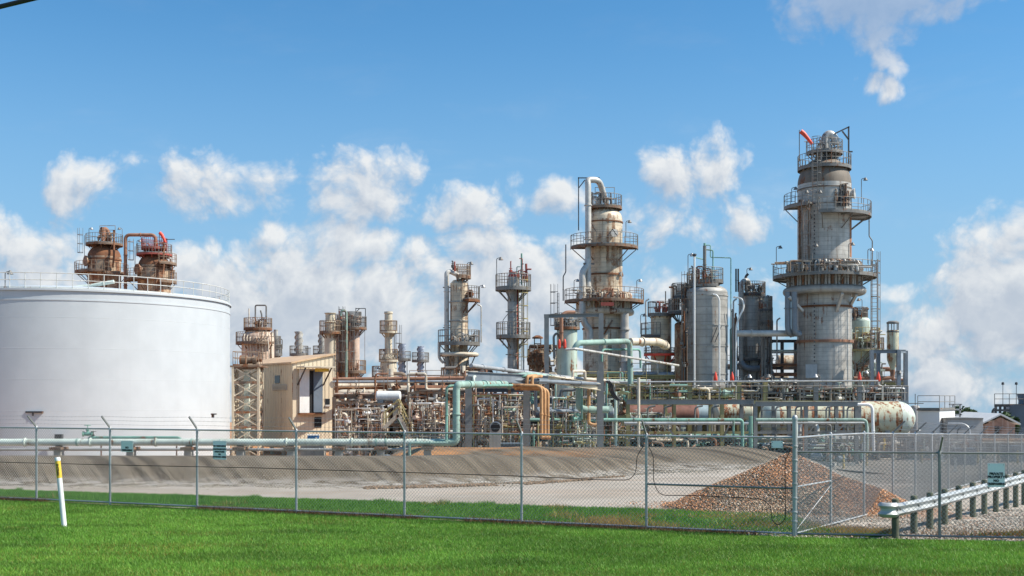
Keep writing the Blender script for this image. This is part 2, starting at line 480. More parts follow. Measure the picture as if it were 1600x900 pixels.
# ------------------------------------------------------------------ the ground
class NB:
    """small node builder for the ground materials"""
    def __init__(s, name, rough=.9):
        s.m = bpy.data.materials.new(name); s.m.use_nodes = True
        s.t = s.m.node_tree; s.t.nodes.clear()
        s.out = s.n('ShaderNodeOutputMaterial'); s.bs = s.n('ShaderNodeBsdfPrincipled')
        s.t.links.new(s.bs.outputs[0], s.out.inputs[0]); s.bs.inputs['Roughness'].default_value = rough
        s.bs.inputs['Specular IOR Level'].default_value = .25
        s.P = s.n('ShaderNodeNewGeometry').outputs['Position']
    def n(s, ty, **k):
        q = s.t.nodes.new(ty)
        for a, b in k.items(): setattr(q, a, b)
        return q
    def put(s, sock, v):
        if isinstance(v, bpy.types.NodeSocket): s.t.links.new(v, sock)
        else: sock.default_value = v
    def noise(s, sc, det=6, rg=.6, vec=None, mul=None, dist=0):
        v = vec if vec is not None else s.P
        if mul:
            q = s.n('ShaderNodeVectorMath', operation='MULTIPLY'); s.put(q.inputs[0], v); q.inputs[1].default_value = mul; v = q.outputs[0]
        q = s.n('ShaderNodeTexNoise'); s.put(q.inputs['Vector'], v)
        q.inputs['Scale'].default_value = sc; q.inputs['Detail'].default_value = det; q.inputs['Roughness'].default_value = rg
        q.inputs['Distortion'].default_value = dist
        return q.outputs[0]
    def ramp(s, v, lo, hi, a=0., b=1.):
        q = s.n('ShaderNodeMapRange', interpolation_type='SMOOTHSTEP'); s.put(q.inputs[0], v)
        for i, x in enumerate((lo, hi, a, b)): q.inputs[i + 1].default_value = x
        return q.outputs[0]
    def mix(s, f, a, b):
        q = s.n('ShaderNodeMix', data_type='RGBA')
        s.put(q.inputs[0], f); s.put(q.inputs[6], c4(a) if isinstance(a, tuple) else a); s.put(q.inputs[7], c4(b) if isinstance(b, tuple) else b)
        return q.outputs[2]
    def math(s, op, a, b=0., c=0., clamp=False):
        q = s.n('ShaderNodeMath', operation=op, use_clamp=clamp)
        s.put(q.inputs[0], a); s.put(q.inputs[1], b); s.put(q.inputs[2], c); return q.outputs[0]
    def col(s, c): s.put(s.bs.inputs['Base Color'], c)
    def bump(s, h, st, dist=.03):
        q = s.n('ShaderNodeBump'); q.inputs['Strength'].default_value = st; q.inputs['Distance'].default_value = dist
        s.put(q.inputs['Height'], h); s.put(s.bs.inputs['Normal'], q.outputs[0])
b = NB('lawn_soil')
b.col(b.mix(b.noise(.35, 5), (.050, .105, .016), (.075, .15, .022))); b.bump(b.noise(25, 3), .5); M['lawn'] = b.m
b = NB('gravel')
v = b.n('ShaderNodeTexVoronoi'); b.put(v.inputs['Vector'], b.P); v.inputs['Scale'].default_value = 16
g = b.mix(b.ramp(b.noise(.25, 6), .35, .65), (.34, .285, .23), (.45, .39, .33))
g = b.mix(b.ramp(b.noise(.16, 4, mul=(.3, 1.6, 1)), .5, .68, 0, .5), g, (.41, .30, .22))
g = b.mix(b.ramp(b.noise(1.1, 7, mul=(.25, 1.4, 1)), .52, .72, 0, .35), g, (.52, .49, .45))
sc = b.n('ShaderNodeSeparateColor'); b.put(sc.inputs[0], v.outputs['Color'])
g = b.mix(b.ramp(sc.outputs[0], 0, 1, 0, .18), g, (.22, .19, .165))
b.col(g); b.bump(v.outputs['Distance'], .22); M['gravel'] = b.m
b = NB('embankment')       # sprayed concrete, ribbed up the slope, stained
sp = b.n('ShaderNodeSeparateXYZ'); b.put(sp.inputs[0], b.P)
sh = b.math('ADD', sp.outputs[0], b.math('MULTIPLY', sp.outputs[1], .7))
cb = b.n('ShaderNodeCombineXYZ'); b.put(cb.inputs[0], sh); b.put(cb.inputs[1], b.math('MULTIPLY', sp.outputs[2], .22))
ribs = b.noise(1.5, 5, .62, vec=cb.outputs[0])
big = b.noise(.42, 3, .5, vec=cb.outputs[0])
g = b.mix(b.ramp(ribs, .40, .60), (.080, .058, .040), (.185, .145, .103))
g = b.mix(b.ramp(big, .42, .62, 0, .75), g, (.19, .15, .108))
g = b.mix(b.ramp(b.noise(.8, 7, .65), .50, .70, 0, .5), g, (.24, .20, .155))
cb2 = b.n('ShaderNodeCombineXYZ'); b.put(cb2.inputs[0], b.math('MULTIPLY', sh, 1.2)); b.put(cb2.inputs[1], b.math('MULTIPLY', sp.outputs[2], .5))
g = b.mix(b.ramp(b.noise(5.0, 4, .6, vec=cb2.outputs[0]), .66, .76, 0, .6), g, (.44, .42, .38))
# washed-out fines lying along the foot of the slope
foot = b.math('MULTIPLY', b.ramp(sp.outputs[2], .02, .34, 1, 0), b.ramp(b.noise(2.1, 6, .7, mul=(.6, 1.3, 1)), .42, .58))
g = b.mix(b.math('MULTIPLY', foot, .8), g, (.44, .40, .355))
# iron-orange run-off on the inner bank
far = b.math('MULTIPLY', b.ramp(sp.outputs[1], 47.6, 49.5), b.ramp(sp.outputs[0], 6, -1))
org = b.math('MULTIPLY', far, b.ramp(b.noise(.35, 5, .6, mul=(.6, 1, 2.5)), .40, .58))
g = b.mix(b.math('MULTIPLY', org, .85), g, (.46, .22, .09))
b.col(g); b.bump(b.math('ADD', ribs, b.math('MULTIPLY', b.noise(9, 4), .3)), .9, .16); M['bank'] = b.m
b = NB('yard')
sp = b.n('ShaderNodeSeparateXYZ'); b.put(sp.inputs[0], b.P)
g = b.mix(b.ramp(b.noise(.12, 5), .35, .65), (.26, .225, .185), (.34, .30, .255))
g = b.mix(b.ramp(b.noise(.9, 6), .5, .7, 0, .4), g, (.20, .18, .155))
o = b.math('MULTIPLY', b.ramp(sp.outputs[0], 4, -8), b.ramp(sp.outputs[1], 45, 60))
g = b.mix(b.math('MULTIPLY', o, b.ramp(b.noise(.3, 5), .3, .55)), g, (.50, .235, .10))
b.col(g); b.bump(b.noise(8, 4), .3); M['yard'] = b.m
b = NB('verge_soil')
g = b.mix(b.ramp(b.noise(.9, 6), .35, .65), (.10, .075, .045), (.24, .19, .13))
g = b.mix(b.ramp(b.noise(.5, 5), .5, .66), g, (.36, .32, .26))
b.col(g); b.bump(b.noise(20, 4), .7); M['soil'] = b.m
def attr_mat(name, attr='tone', rough=.6, spec=.3, transl=0.0):
    q = NB(name, rough)
    a = q.n('ShaderNodeAttribute', attribute_name=attr)
    q.col(a.outputs[0]); q.bs.inputs['Specular IOR Level'].default_value = spec
    if transl > 0:
        tr = q.n('ShaderNodeBsdfTranslucent'); q.put(tr.inputs[0], a.outputs[0])
        mx = q.n('ShaderNodeMixShader'); mx.inputs[0].default_value = transl
        q.put(mx.inputs[1], q.bs.outputs[0]); q.put(mx.inputs[2], tr.outputs[0]); q.put(q.out.inputs[0], mx.outputs[0])
    return q.m

def vnoise(x, y, s, seed=0):
    """cheap smooth value noise"""
    x = x * s; y = y * s
    xi = np.floor(x).astype(int); yi = np.floor(y).astype(int); fx = x - xi; fy = y - yi
    def h(a, b_): 
        v = np.sin(a * 127.1 + b_ * 311.7 + seed * 74.7) * 43758.5453
        return v - np.floor(v)
    fx = fx * fx * (3 - 2 * fx); fy = fy * fy * (3 - 2 * fy)
    return (h(xi, yi) * (1 - fx) + h(xi + 1, yi) * fx) * (1 - fy) + (h(xi, yi + 1) * (1 - fx) + h(xi + 1, yi + 1) * fx) * fy
def sst(t): t = np.clip(t, 0, 1); return t * t * (3 - 2 * t)
def fence_y(X): X = np.asarray(X, float); return np.where(X < 6, 33.6 - (X + 13.6) * .4439, 24.9 - (X - 6.0) * .16)
def road_y(X): return 32.1 - .33 * np.asarray(X, float)
TX = [-60, -20, -4, .3, 5, 8, 12, 40]; TY1 = [39.5, 39.5, 39.2, 41, 45.5, 48, 50, 50]
def toe1(X): return np.interp(X, TX, TY1)
def hgt(X, Y):
    X = np.asarray(X, float) + 0 * np.asarray(Y, float); Y = np.asarray(Y, float) + 0 * X
    r1h = np.interp(X, [-60, -1, 4.5, 5.5], [.84, .84, .45, 0.0])
    t1 = toe1(X)
    up = sst((Y - t1) / 3.0); dn = 1 - sst((Y - t1 - 4.2) / 3.0)
    rough_ = .05 * (vnoise(X, Y, 1.3, 71) - .5) + .03 * (vnoise(X, Y, 4.1, 72) - .5)
    fold = 1 + rough_ * 1.5 + .05 * np.sin(X * 1.9 + 1.3 * np.sin(X * .7)) * np.clip((Y - t1) / 3, 0, 1)
    r1 = r1h * up * fold
    r1 = np.where(Y > t1 + 3, (r1h + .6) * dn - .6, r1)
    r2h = np.interp(X, [-60, -7, -5.2, 11, 15, 60], [-.6, -.6, .66, .70, .0, .0])
    t2 = np.interp(X, [-60, 0, 5, 8, 60], [48.2, 48.2, 45.5, 48, 50])
    c2 = 54.0
    up2 = sst((Y - t2) / (c2 - t2)) ; dn2 = 1 - sst((Y - 55.2) / 5.0)
    base = np.interp(X, [-60, -1, 5], [-.6, -.6, 0.0])
    r2 = np.where(Y <= 55.2, base + (r2h - base) * up2 * (1 + .04 * np.sin(X * 1.4 + .4)), (r2h - G) * dn2 + G)
    r2 = np.where(Y < t2, base, r2)
    z = np.where(Y < t1 + 3, r1 * np.ones_like(Y), np.maximum(r1, r2))
    z = np.where((X > 4.5) & (Y < 55.2), np.maximum(r1, np.where(Y < t2, 0, r2)), z)
    # east of the bank the ground simply falls away into the yard
    w = sst((X / np.maximum(Y, 1) - .245) / .065)
    fall = G * np.clip((Y - 28) / 40.0, 0, 1)
    z = z * (1 - w) + fall * w
    z = np.where(Y > 62, G * (1 - w) + fall * w, z)
    return z
def grid_sheet(name, xs, ylo, yhi, ny, mat, kind='structure', off=0.0, zf=hgt):
    xs = np.asarray(xs, float); n = len(xs)
    V = []
    for j in range(ny + 1):
        Y = ylo(xs) + (yhi(xs) - ylo(xs)) * j / ny
        V.append(np.stack([xs, Y, zf(xs, Y) + off], 1))
    V = np.concatenate(V)
    i, j = np.meshgrid(np.arange(n - 1), np.arange(ny)); i = i.ravel(); j = j.ravel()
    Fc = np.stack([j * n + i, j * n + i + 1, (j + 1) * n + i + 1, (j + 1) * n + i], 1)
    return raw_mesh(name, V, Fc, mat, kind, True)
def K(v): return lambda X: np.full_like(np.asarray(X, float), v)
xs = np.arange(-60, 60.01, .3)
mxv = []
# base sheet to the horizon, well under everything near
q = MB(); q.add([(-6000, -60, G - .02), (6000, -60, G - .02), (6000, 130, G - .02), (-6000, 130, G - .02), (6000, 8000, G - 148), (-6000, 8000, G - 148)], [(0, 1, 2, 3), (3, 2, 4, 5)])
o = q.build('ground', M['yard']); o['kind'] = 'structure'
edge = lambda X: fence_y(X) - .02
g_lawn = grid_sheet('lawn', xs, K(-10), edge, 12, M['lawn'], zf=lambda X, Y: 0 * X)
g_verge = grid_sheet('verge', xs, edge, lambda X: np.where(X < 7.5, road_y(X), fence_y(X) + .9), 10, M['soil'])
g_road = grid_sheet('gravel_road', xs, lambda X: np.where(X < 7.5, road_y(X), fence_y(X) + .9), lambda X: toe1(X) - .15, 24, M['gravel'])
g_bank = grid_sheet('embankment', xs, lambda X: toe1(X) - .15, K(62), 70, M['bank'])
g_yard = grid_sheet('plant_yard', np.concatenate([np.arange(-120, 160, 4.)]), K(62), K(128), 30, M['yard'],
                    zf=lambda X, Y: np.where(Y > 61.9, hgt(X, Y), 0))

rng = np.random.default_rng(7)
def blades(name, X, Y, Z, hh, ww, colr, lean=.5):
    n = len(X)
    a = rng.uniform(0, 2 * np.pi, n); la = rng.uniform(0, 2 * np.pi, n); lm = hh * lean * rng.uniform(.2, 1.2, n)
    dx, dy = np.cos(a) * ww / 2, np.sin(a) * ww / 2
    V = np.empty((n, 3, 3))
    V[:, 0] = np.stack([X - dx, Y - dy, Z], 1); V[:, 1] = np.stack([X + dx, Y + dy, Z], 1)
    V[:, 2] = np.stack([X + np.cos(la) * lm, Y + np.sin(la) * lm, Z + hh], 1)
    o = raw_mesh(name, V.reshape(-1, 3), np.arange(3 * n).reshape(n, 3), attr_mat(name + '_blades', rough=.5, transl=.35), 'stuff')
    ca = o.data.color_attributes.new('tone', 'FLOAT_COLOR', 'POINT')
    cc = np.ones((n, 3, 4), dtype=np.float32); cc[:, :, :3] = colr[:, None, :]
    ca.data.foreach_set('color', cc.ravel())
    return o
# mown lawn in front of the fence
n = 760000
Y = 16.5 + (37.5 - 16.5) * rng.random(n) ** 1.15
X = (rng.random(n) * 2 - 1) * Y * .475
k = Y < fence_y(X) - .12 - .25 * vnoise(X, Y, 1.7, 3)
X, Y = X[k], Y[k]
nz = vnoise(X, Y, .5, 1) * .5 + vnoise(X, Y, 2.3, 2) * .3 + rng.random(len(X)) * .4
strp = vnoise(X * .25, Y, 1.6, 5)
hh = .022 + .034 * rng.random(len(X)) + .018 * vnoise(X, Y, .8, 9) + .05 * (rng.random(len(X)) < .004)
c = np.stack([.11 + .14 * nz, .27 + .21 * nz, .032 + .033 * nz], 1) * rng.uniform(.6, 1.25, (len(X), 1))
c = c * (1 - .22 * np.clip(strp * 2 - .8, 0, 1))[:, None]
yel = (rng.random(len(X)) < .05 + .9 * np.clip(vnoise(X, Y * 2.2, .45, 11) - .70, 0, 1) + .10 * (Y < 20))
c[yel] = np.stack([.22 + .1 * nz[yel], .22 + .06 * nz[yel], .05 + 0 * nz[yel]], 1)
deep = np.clip((vnoise(X, Y * 2, .8, 13) - .45) * 2.5, 0, 1)
c *= (1 - .25 * deep)[:, None]
blades('lawn_grass', X, Y, 0 * X, hh, .009 + .006 * rng.random(len(X)), c, .9)
# rougher grass between the fence and the road
n = 150000
X = rng.uniform(-19, 8.2, n); t = rng.random(n)
yl = fence_y(X) + .1; yh = road_y(X) + .25 * (vnoise(X, 0 * X, 1.2, 4) - .5)
yh = np.where(X > 7.0, fence_y(X) + .8, yh)
Y = yl + (yh - yl) * t
nz = rng.random(n) * .6 + vnoise(X, Y, 1.2, 6) * .4
dry = (vnoise(X, Y, .9, 8) * .6 + .4 * rng.random(n)) > np.interp(X, [-19, -2, 1, 2.2, 3.4, 4.2, 6, 8], [.92, .90, .84, .62, .52, .82, .74, .55])
c = np.stack([.075 + .09 * nz, .21 + .13 * nz, .024 + .016 * nz], 1)
c[dry] = np.stack([.30 + .16 * nz[dry], .21 + .10 * nz[dry], .07 + .04 * nz[dry]], 1)
hh = .03 + .06 * rng.random(n) + .10 * (vnoise(X, Y, 1.6, 7) > .78) * rng.random(n) + dry * .10 * rng.random(n)
blades('verge_grass', X, Y, 0 * X, hh, .014 + .01 * rng.random(n), c, .6)
# grass patch right of the guard rail
n = 26000
X = rng.uniform(9.3, 14.5, n); Y = rng.uniform(24.3, 28.2, n)
k = (Y < 24.6 + .45 * (X - 9.3) + .5 * vnoise(X, Y, 1.3, 5)) & (Y > fence_y(X) + .55) & (Y < 27.6)
X, Y = X[k], Y[k]; nz = rng.random(len(X))
redd = (Y > 24.0 + .45 * (X - 9.3)) & (rng.random(len(X)) < .7)
c = np.stack([.07 + .06 * nz, .15 + .08 * nz, .02 + .012 * nz], 1); c[redd] = np.stack([.20 + .1 * nz[redd], .09 + .05 * nz[redd], .045 + 0 * nz[redd]], 1)
blades('patch_grass', X, Y, hgt(X, Y), .06 + .08 * rng.random(len(X)), .014 + .01 * rng.random(len(X)), c, .6)
# low brown weeds under the fences, scattered over the soil
n = 16000
X = rng.uniform(-17, 12, n); Y = fence_y(X) + rng.normal(0, .16, n)
k = vnoise(X, 0 * X, .55, 21) > np.interp(X, [-17, -6, -3, 4, 6, 12], [.62, .55, .15, .2, .75, .8])
k |= (X > 6) & (rng.random(n) < .3)
X, Y = X[k], Y[k]; Y = np.where(X > 6, Y + rng.random(len(X)) * 1.6 + .2, Y); nz = rng.random(len(X))
c = np.stack([.17 + .13 * nz, .095 + .08 * nz, .045 + .04 * nz], 1)
blades('dead_weeds', X, Y, 0 * X, .04 + .09 * rng.random(len(X)), .012 + .014 * rng.random(len(X)), c, 1.1)

def stones(name, X, Y, Z, s, colr):
    n = len(X)
    base = np.array([(1, 0, 0), (-1, 0, 0), (0, 1, 0), (0, -1, 0), (0, 0, .75), (0, 0, -.75)], float)
    T = np.array([(0, 2, 4), (2, 1, 4), (1, 3, 4), (3, 0, 4), (2, 0, 5), (1, 2, 5), (3, 1, 5), (0, 3, 5)])
    a = rng.uniform(0, 2 * np.pi, n); tl = rng.uniform(-.7, .7, n)
    P = base[None] * (s[:, None, None] * rng.uniform(.55, 1.25, (n, 6, 1))) * rng.uniform(.6, 1.2, (n, 1, 3))
    ca, sa = np.cos(a)[:, None], np.sin(a)[:, None]
    x = P[:, :, 0] * ca - P[:, :, 1] * sa; y = P[:, :, 0] * sa + P[:, :, 1] * ca; z = P[:, :, 2]
    ct, st = np.cos(tl)[:, None], np.sin(tl)[:, None]
    y2 = y * ct - z * st; z2 = y * st + z * ct
    V = np.stack([x + X[:, None], y2 + Y[:, None], z2 + Z[:, None]], 2).reshape(-1, 3)
    Fc = (T[None] + (np.arange(n) * 6)[:, None, None]).reshape(-1, 3)
    o = raw_mesh(name, V, Fc, attr_mat(name + '_faces', rough=.9, spec=.2), 'stuff')
    cc = np.ones((n, 6, 4), dtype=np.float32); cc[:, :, :3] = colr[:, None, :]
    ca_ = o.data.color_attributes.new('tone', 'FLOAT_COLOR', 'POINT'); ca_.data.foreach_set('color', cc.ravel())
    return o
# rubble heap behind the gate
HX, HY, HRX, HRY, HZ = 7.55, 31.9, 3.35, 2.75, 1.42
def heap_z(X, Y):
    a = np.arctan2((Y - HY) / HRY, (X - HX) / HRX)
    r = np.sqrt(((X - HX) / HRX) ** 2 + ((Y - HY) / HRY) ** 2) * (1 + .07 * np.sin(3 * a + .6) + .05 * np.sin(5 * a))
    sh = np.clip(1 - r, 0, 1)
    ridge = .26 * (vnoise(X, Y, .9, 31) - .45) * np.minimum(sh * 3, 1) + .05 * vnoise(X, Y, 3.2, 32)
    return HZ * (np.sqrt(sh * sh + .004) - .063) * 1.02 + ridge * np.minimum(sh * 6, 1)
gx, gy = np.meshgrid(np.linspace(HX - 3.9, HX + 3.9, 90), np.linspace(HY - 3.3, HY + 3.3, 76))
gz = heap_z(gx, gy) - .02
n0 = gx.shape[1]
i, j = np.meshgrid(np.arange(n0 - 1), np.arange(gx.shape[0] - 1)); i = i.ravel(); j = j.ravel()
mk('rubble', (.36, .24, .17), .95, 0, .35, bump=.8, scale=4)
heap = raw_mesh('rubble_heap', np.stack([gx.ravel(), gy.ravel(), gz.ravel()], 1), np.stack([j * n0 + i, j * n0 + i + 1, (j + 1) * n0 + i + 1, (j + 1) * n0 + i], 1), M['rubble'], 'stuff', True)
n = 60000
a = rng.uniform(0, 2 * np.pi, n); r = np.sqrt(rng.random(n)) * 1.04 + (rng.random(n) < .09) * rng.random(n) ** 2 * .5
X = HX + HRX * r * np.cos(a); Y = HY + HRY * r * np.sin(a); Z = heap_z(X, Y) + .005
k = Y < HY + 1.6; X, Y, Z, r = X[k], Y[k], Z[k], r[k]
n = len(X); v = rng.random(n)
tn = np.where(vnoise(X, Y, .9, 41)[:, None] + rng.normal(0, .22, n)[:, None] > .36, np.array([[.56, .29, .155]]), np.array([[.52, .39, .27]]))
c = tn * (.5 + .8 * v)[:, None]; wh = rng.random(n) < .10; c[wh] = np.array([.60, .52, .44]) * (.7 + .5 * v[wh])[:, None]
dk = rng.random(n) < .10; c[dk] = np.array([.12, .075, .05])
stones('rubble_chips', X, Y, Z, .013 + .030 * rng.random(n) ** 3, c)
# loose stones: under the fence corner, round the guard rail, at the foot of the bank
n = 30000
X = rng.uniform(5.0, 16, n); Y = fence_y(X) + rng.random(n) ** 1.3 * 9 - .25
k = (vnoise(X, Y, .8, 51) + .35 * rng.random(n) > .48) & ((Y > 24.9 + .5 * (X - 9.0) + .2) | (Y < fence_y(X) + .55) | (X < 9)) & (heap_z(X, Y) < .03)
X, Y = X[k], Y[k]; n = len(X); v = rng.random(n)
c = np.array([[.46, .41, .35]]) * (.5 + .75 * v)[:, None]; pk = rng.random(n) < .25; c[pk] = np.array([.40, .28, .21]) * (.6 + .6 * v[pk])[:, None]
stones('loose_stones', X, Y, hgt(X, Y) + .008, .018 + .03 * rng.random(n) ** 2, c)
n = 7000
X = rng.uniform(-6, 4.5, n); Y = toe1(X) - .55 + rng.normal(0, .22, n) + (X + 3) * -.02
k = vnoise(X, Y, .7, 61) > np.interp(X, [-6, -4, 2, 4.5], [.8, .2, .25, .8])
X, Y = X[k], Y[k]; n = len(X); v = rng.random(n)
c = np.array([[.27, .19, .13]]) * (.5 + .8 * v)[:, None]
stones('spilled_clods', X, Y, hgt(X, Y) + .01, .03 + .05 * rng.random(n), c)
n = 9000        # crumbled concrete and grit along the foot and face of the bank
X = rng.uniform(-19, 11, n); Y = toe1(X) + rng.exponential(.5, n) * rng.choice([-1, 1], n, p=[.4, .6])
k = (vnoise(X, Y, .9, 81) > .45) | (rng.random(n) < .15); X, Y = X[k], Y[k]; n = len(X); v = rng.random(n)
c = np.array([[.42, .37, .30]]) * (.45 + .8 * v)[:, None]
stones('bank_grit', X, Y, hgt(X, Y) + .005, .012 + .03 * rng.random(n) ** 2, c)
# ------------------------------------------------------------------ chain-link fences
def link_panel(parent, a, b_, z0a, z0b, h, pitch=.088, r=.0032, mat='wire'):
    """woven wire between two posts: straight slanting wires of both directions, clipped to the panel"""
    a = Vector(a); b_ = Vector(b_); L = (Vector((b_.x, b_.y, 0)) - Vector((a.x, a.y, 0))).length
    dx, dy = (b_.x - a.x) / L, (b_.y - a.y) / L
    V = []; Fc = []
    nx, ny = -dy, dx
    def P(u, v, w=0.0):
        t = u / L
        return (a.x + dx * u + nx * w, a.y + dy * u + ny * w, z0a + (z0b - z0a) * t + v)
    def wire(u0, v0, u1, v1, s):
        k = len(V); w = .003 * s
        d = math.hypot(u1 - u0, v1 - v0); ex, ey = -(v1 - v0) / d * r, (u1 - u0) / d * r
        for (u, v) in ((u0, v0), (u1, v1)):
            V.append(P(u + ex, v + ey, w)); V.append(P(u - ex, v - ey, w)); V.append(P(u, v, w + r * 1.7))
        for i in range(3): Fc.append((k + i, k + (i + 1) % 3, k + 3 + (i + 1) % 3, k + 3 + i))
    sl = 1.0
    for s in (1, -1):
        c0 = -h * sl if s > 0 else 0.0
        c1 = L if s > 0 else L + h * sl
        c = math.ceil(c0 / pitch) * pitch
        while c < c1:
            # u = c + s*v
            v0, v1 = 0.0, h
            if s > 0:
                v0 = max(v0, -c / sl); v1 = min(v1, (L - c) / sl)
            else:
                v0 = max(v0, (c - L) / sl); v1 = min(v1, c / sl)
            if v1 - v0 > .02: wire(c + s * v0 * sl, v0, c + s * v1 * sl, v1, s)
            c += pitch
    me = bpy.data.meshes.new('wire_mesh'); bs = base_of(parent)
    me.from_pydata([(p[0] - bs.x, p[1] - bs.y, p[2] - bs.z) for p in V], [], Fc); me.materials.append(M[mat]); me.update()
    o = bpy.data.objects.new('wire_mesh', me); COL.objects.link(o); o.parent = parent
    return o
def fence(name, label, posts, out, h=2.1, arm=.45, r=.03, zf=lambda p: 0.0, group=None, barb=True, skip_arm=(), hs=None, lean_side=0.0, railmat='galv', postmat='galv', start=0, end=None):
    """posts: list of (x, y). out: unit vector the barbed-wire arms lean towards"""
    T = thing(name, label, 'fence', (posts[0][0], posts[0][1], zf(posts[0])), group)
    zs = [float(zf(p)) for p in posts]; hs = hs or [h] * len(posts)
    ov = Vector((out[0], out[1], 0)).normalized()
    for i, p in enumerate(posts):
        if i < start: continue
        m = MB(); m.tube((p[0], p[1], zs[i] - .3), (p[0], p[1], zs[i] + hs[i] + .03), r, 10)
        m.lathe(p[0], p[1], [(r * 1.25, zs[i] + hs[i] - .05), (r * 1.25, zs[i] + hs[i] + .03), (r * .7, zs[i] + hs[i] + .06), (0, zs[i] + hs[i] + .07)], 10)
        for q in (.25, .85, 1.4, 1.85):
            if q < hs[i]: m.lathe(p[0], p[1], [(r, zs[i] + q), (r * 1.3, zs[i] + q + .004), (r * 1.3, zs[i] + q + .02), (r, zs[i] + q + .024)], 8)
        post = m.build('post', M[postmat], T)
        if barb and i not in skip_arm:
            m = MB(); e = Vector((p[0], p[1], zs[i] + hs[i] + .03)); e2 = e + ov * (arm * .72) + Vector((0, 0, arm * .72))
            m.bar(e, e2, .03, .045); m.build('barb_arm', M['galv_dark'], post)
    m = MB(); m2 = MB()
    for i in range(len(posts) - 1):
        A, B = posts[i], posts[i + 1]
        m.tube((A[0], A[1], zs[i] + hs[i]), (B[0], B[1], zs[i + 1] + hs[i + 1]), .021, 8)
        m2.tube((A[0], A[1], zs[i] + .06), (B[0], B[1], zs[i + 1] + .06), .021, 8)
    m.build('top_rail', M[railmat], T); m2.build('bottom_rail', M[railmat], T)
    for i in range(len(posts) - 1):
        A, B = posts[i], posts[i + 1]
        link_panel(T, (A[0], A[1], 0), (B[0], B[1], 0), zs[i] + .04, zs[i + 1] + .04, min(hs[i], hs[i + 1]) - .02)
    if barb:
        for f in (.3, .65, .98):
            m = MB()
            for i in range(len(posts) - 1):
                if i in skip_arm or i + 1 in skip_arm: continue
                e = Vector((posts[i][0], posts[i][1], zs[i] + hs[i] + .03)) + ov * (arm * .72 * f) + Vector((0, 0, arm * .72 * f))
                g_ = Vector((posts[i + 1][0], posts[i + 1][1], zs[i + 1] + hs[i + 1] + .03)) + ov * (arm * .72 * f) + Vector((0, 0, arm * .72 * f))
                mid = (e + g_) / 2 - Vector((0, 0, .02))
                m.tube(e, mid, .0028, 3); m.tube(mid, g_, .0028, 3)
                nb = int((g_ - e).length / .13)
                for k in range(1, nb):
                    c = e.lerp(g_, k / nb) - Vector((0, 0, .02 * (1 - abs(2 * k / nb - 1))))
                    m.tube(c - Vector((.012, 0, .016)), c + Vector((.012, 0, .016)), .003, 3)
            m.build('barbed_wire', M['wire'], T)
    return T
px = [-205, -75, 57, 172, 308, 463, 632, 815, 1010, 1242]
PF = []
for x in px:      # intersect the pixel's ray with the fence line
    k = (x - 800) / F; y = (33.6 - 13.6 * .4439) / (1 + .4439 * k); PF.append((k * y, y))
FR = fence('chain_link_fence', 'long galvanised chain-link fence with barbed wire along the back edge of the lawn', PF[:], (-.406, -.914), 2.1, skip_arm=(9,))
m = MB(); gp = PF[-1]
m.tube((gp[0], gp[1], -.3), (gp[0], gp[1], 2.52), .055, 14)
m.lathe(gp[0], gp[1], [(.062, 2.48), (.062, 2.53), (.04, 2.57), (0, 2.59)], 14)
for z in (.3, .5, .8, 1.1, 1.35, 1.6, 1.9): m.lathe(gp[0], gp[1], [(.055, z), (.068, z + .005), (.068, z + .035), (.055, z + .04)], 12)
m.build('gate_post', M['galv'], FR)
m = MB(); a, c = PF[-2], PF[-1]
m.tube((a[0], a[1], 1.02), (c[0], c[1], 1.02), .023, 8); m.build('middle_rail', M['galv_dark'], FR)
# right front fence, lower
F2 = [(PF[-1][0], PF[-1][1])]
for x in (1468, 1700): 
    k = (x - 800) / F; y = (24.9 + 6 * .16) / (1 + .16 * k); F2.append((k * y, y))
FR2 = fence('chain_link_fence', 'low dark-railed chain-link fence carrying the private property sign before the guard rail', F2, (-.16, -.98), 1.8, start=1, skip_arm=(0,), railmat='galv_dark', postmat='galv_dark')
# the fence running back from the heavy gate post
F3 = [(PF[-1][0], PF[-1][1]), (XX(1298, 26.8), 26.8), (XX(1350, 29.2), 29.2), (XX(1395, 32.4), 32.4), (XX(1430, 35.6), 35.6), (XX(1456, 39.2), 39.2),
      (XX(1482, 43), 43), (XX(1507, 47), 47), (XX(1532, 51), 51), (XX(1554, 55), 55), (XX(1575, 59), 59), (XX(1596, 63), 63), (XX(1618, 67), 67), (XX(1640, 71), 71)]
FR3 = fence('chain_link_fence', 'galvanised fence with rightward leaning barb arms running back from the heavy gate post', F3, (.9, -.43), 2.1,
            zf=lambda p: float(hgt(p[0], p[1])), start=1, skip_arm=(0, 1, 2))
m = MB(); A, B = F3[0], F3[1]
m.tube((A[0], A[1], 1.05), (B[0], B[1], 1.05), .02, 8); m.build('middle_rail', M['galv'], FR3)
m = MB(); m.tube((A[0], A[1], .1), (B[0], B[1], .95), .008, 5); m.build('brace_rod', M['galv'], FR3)
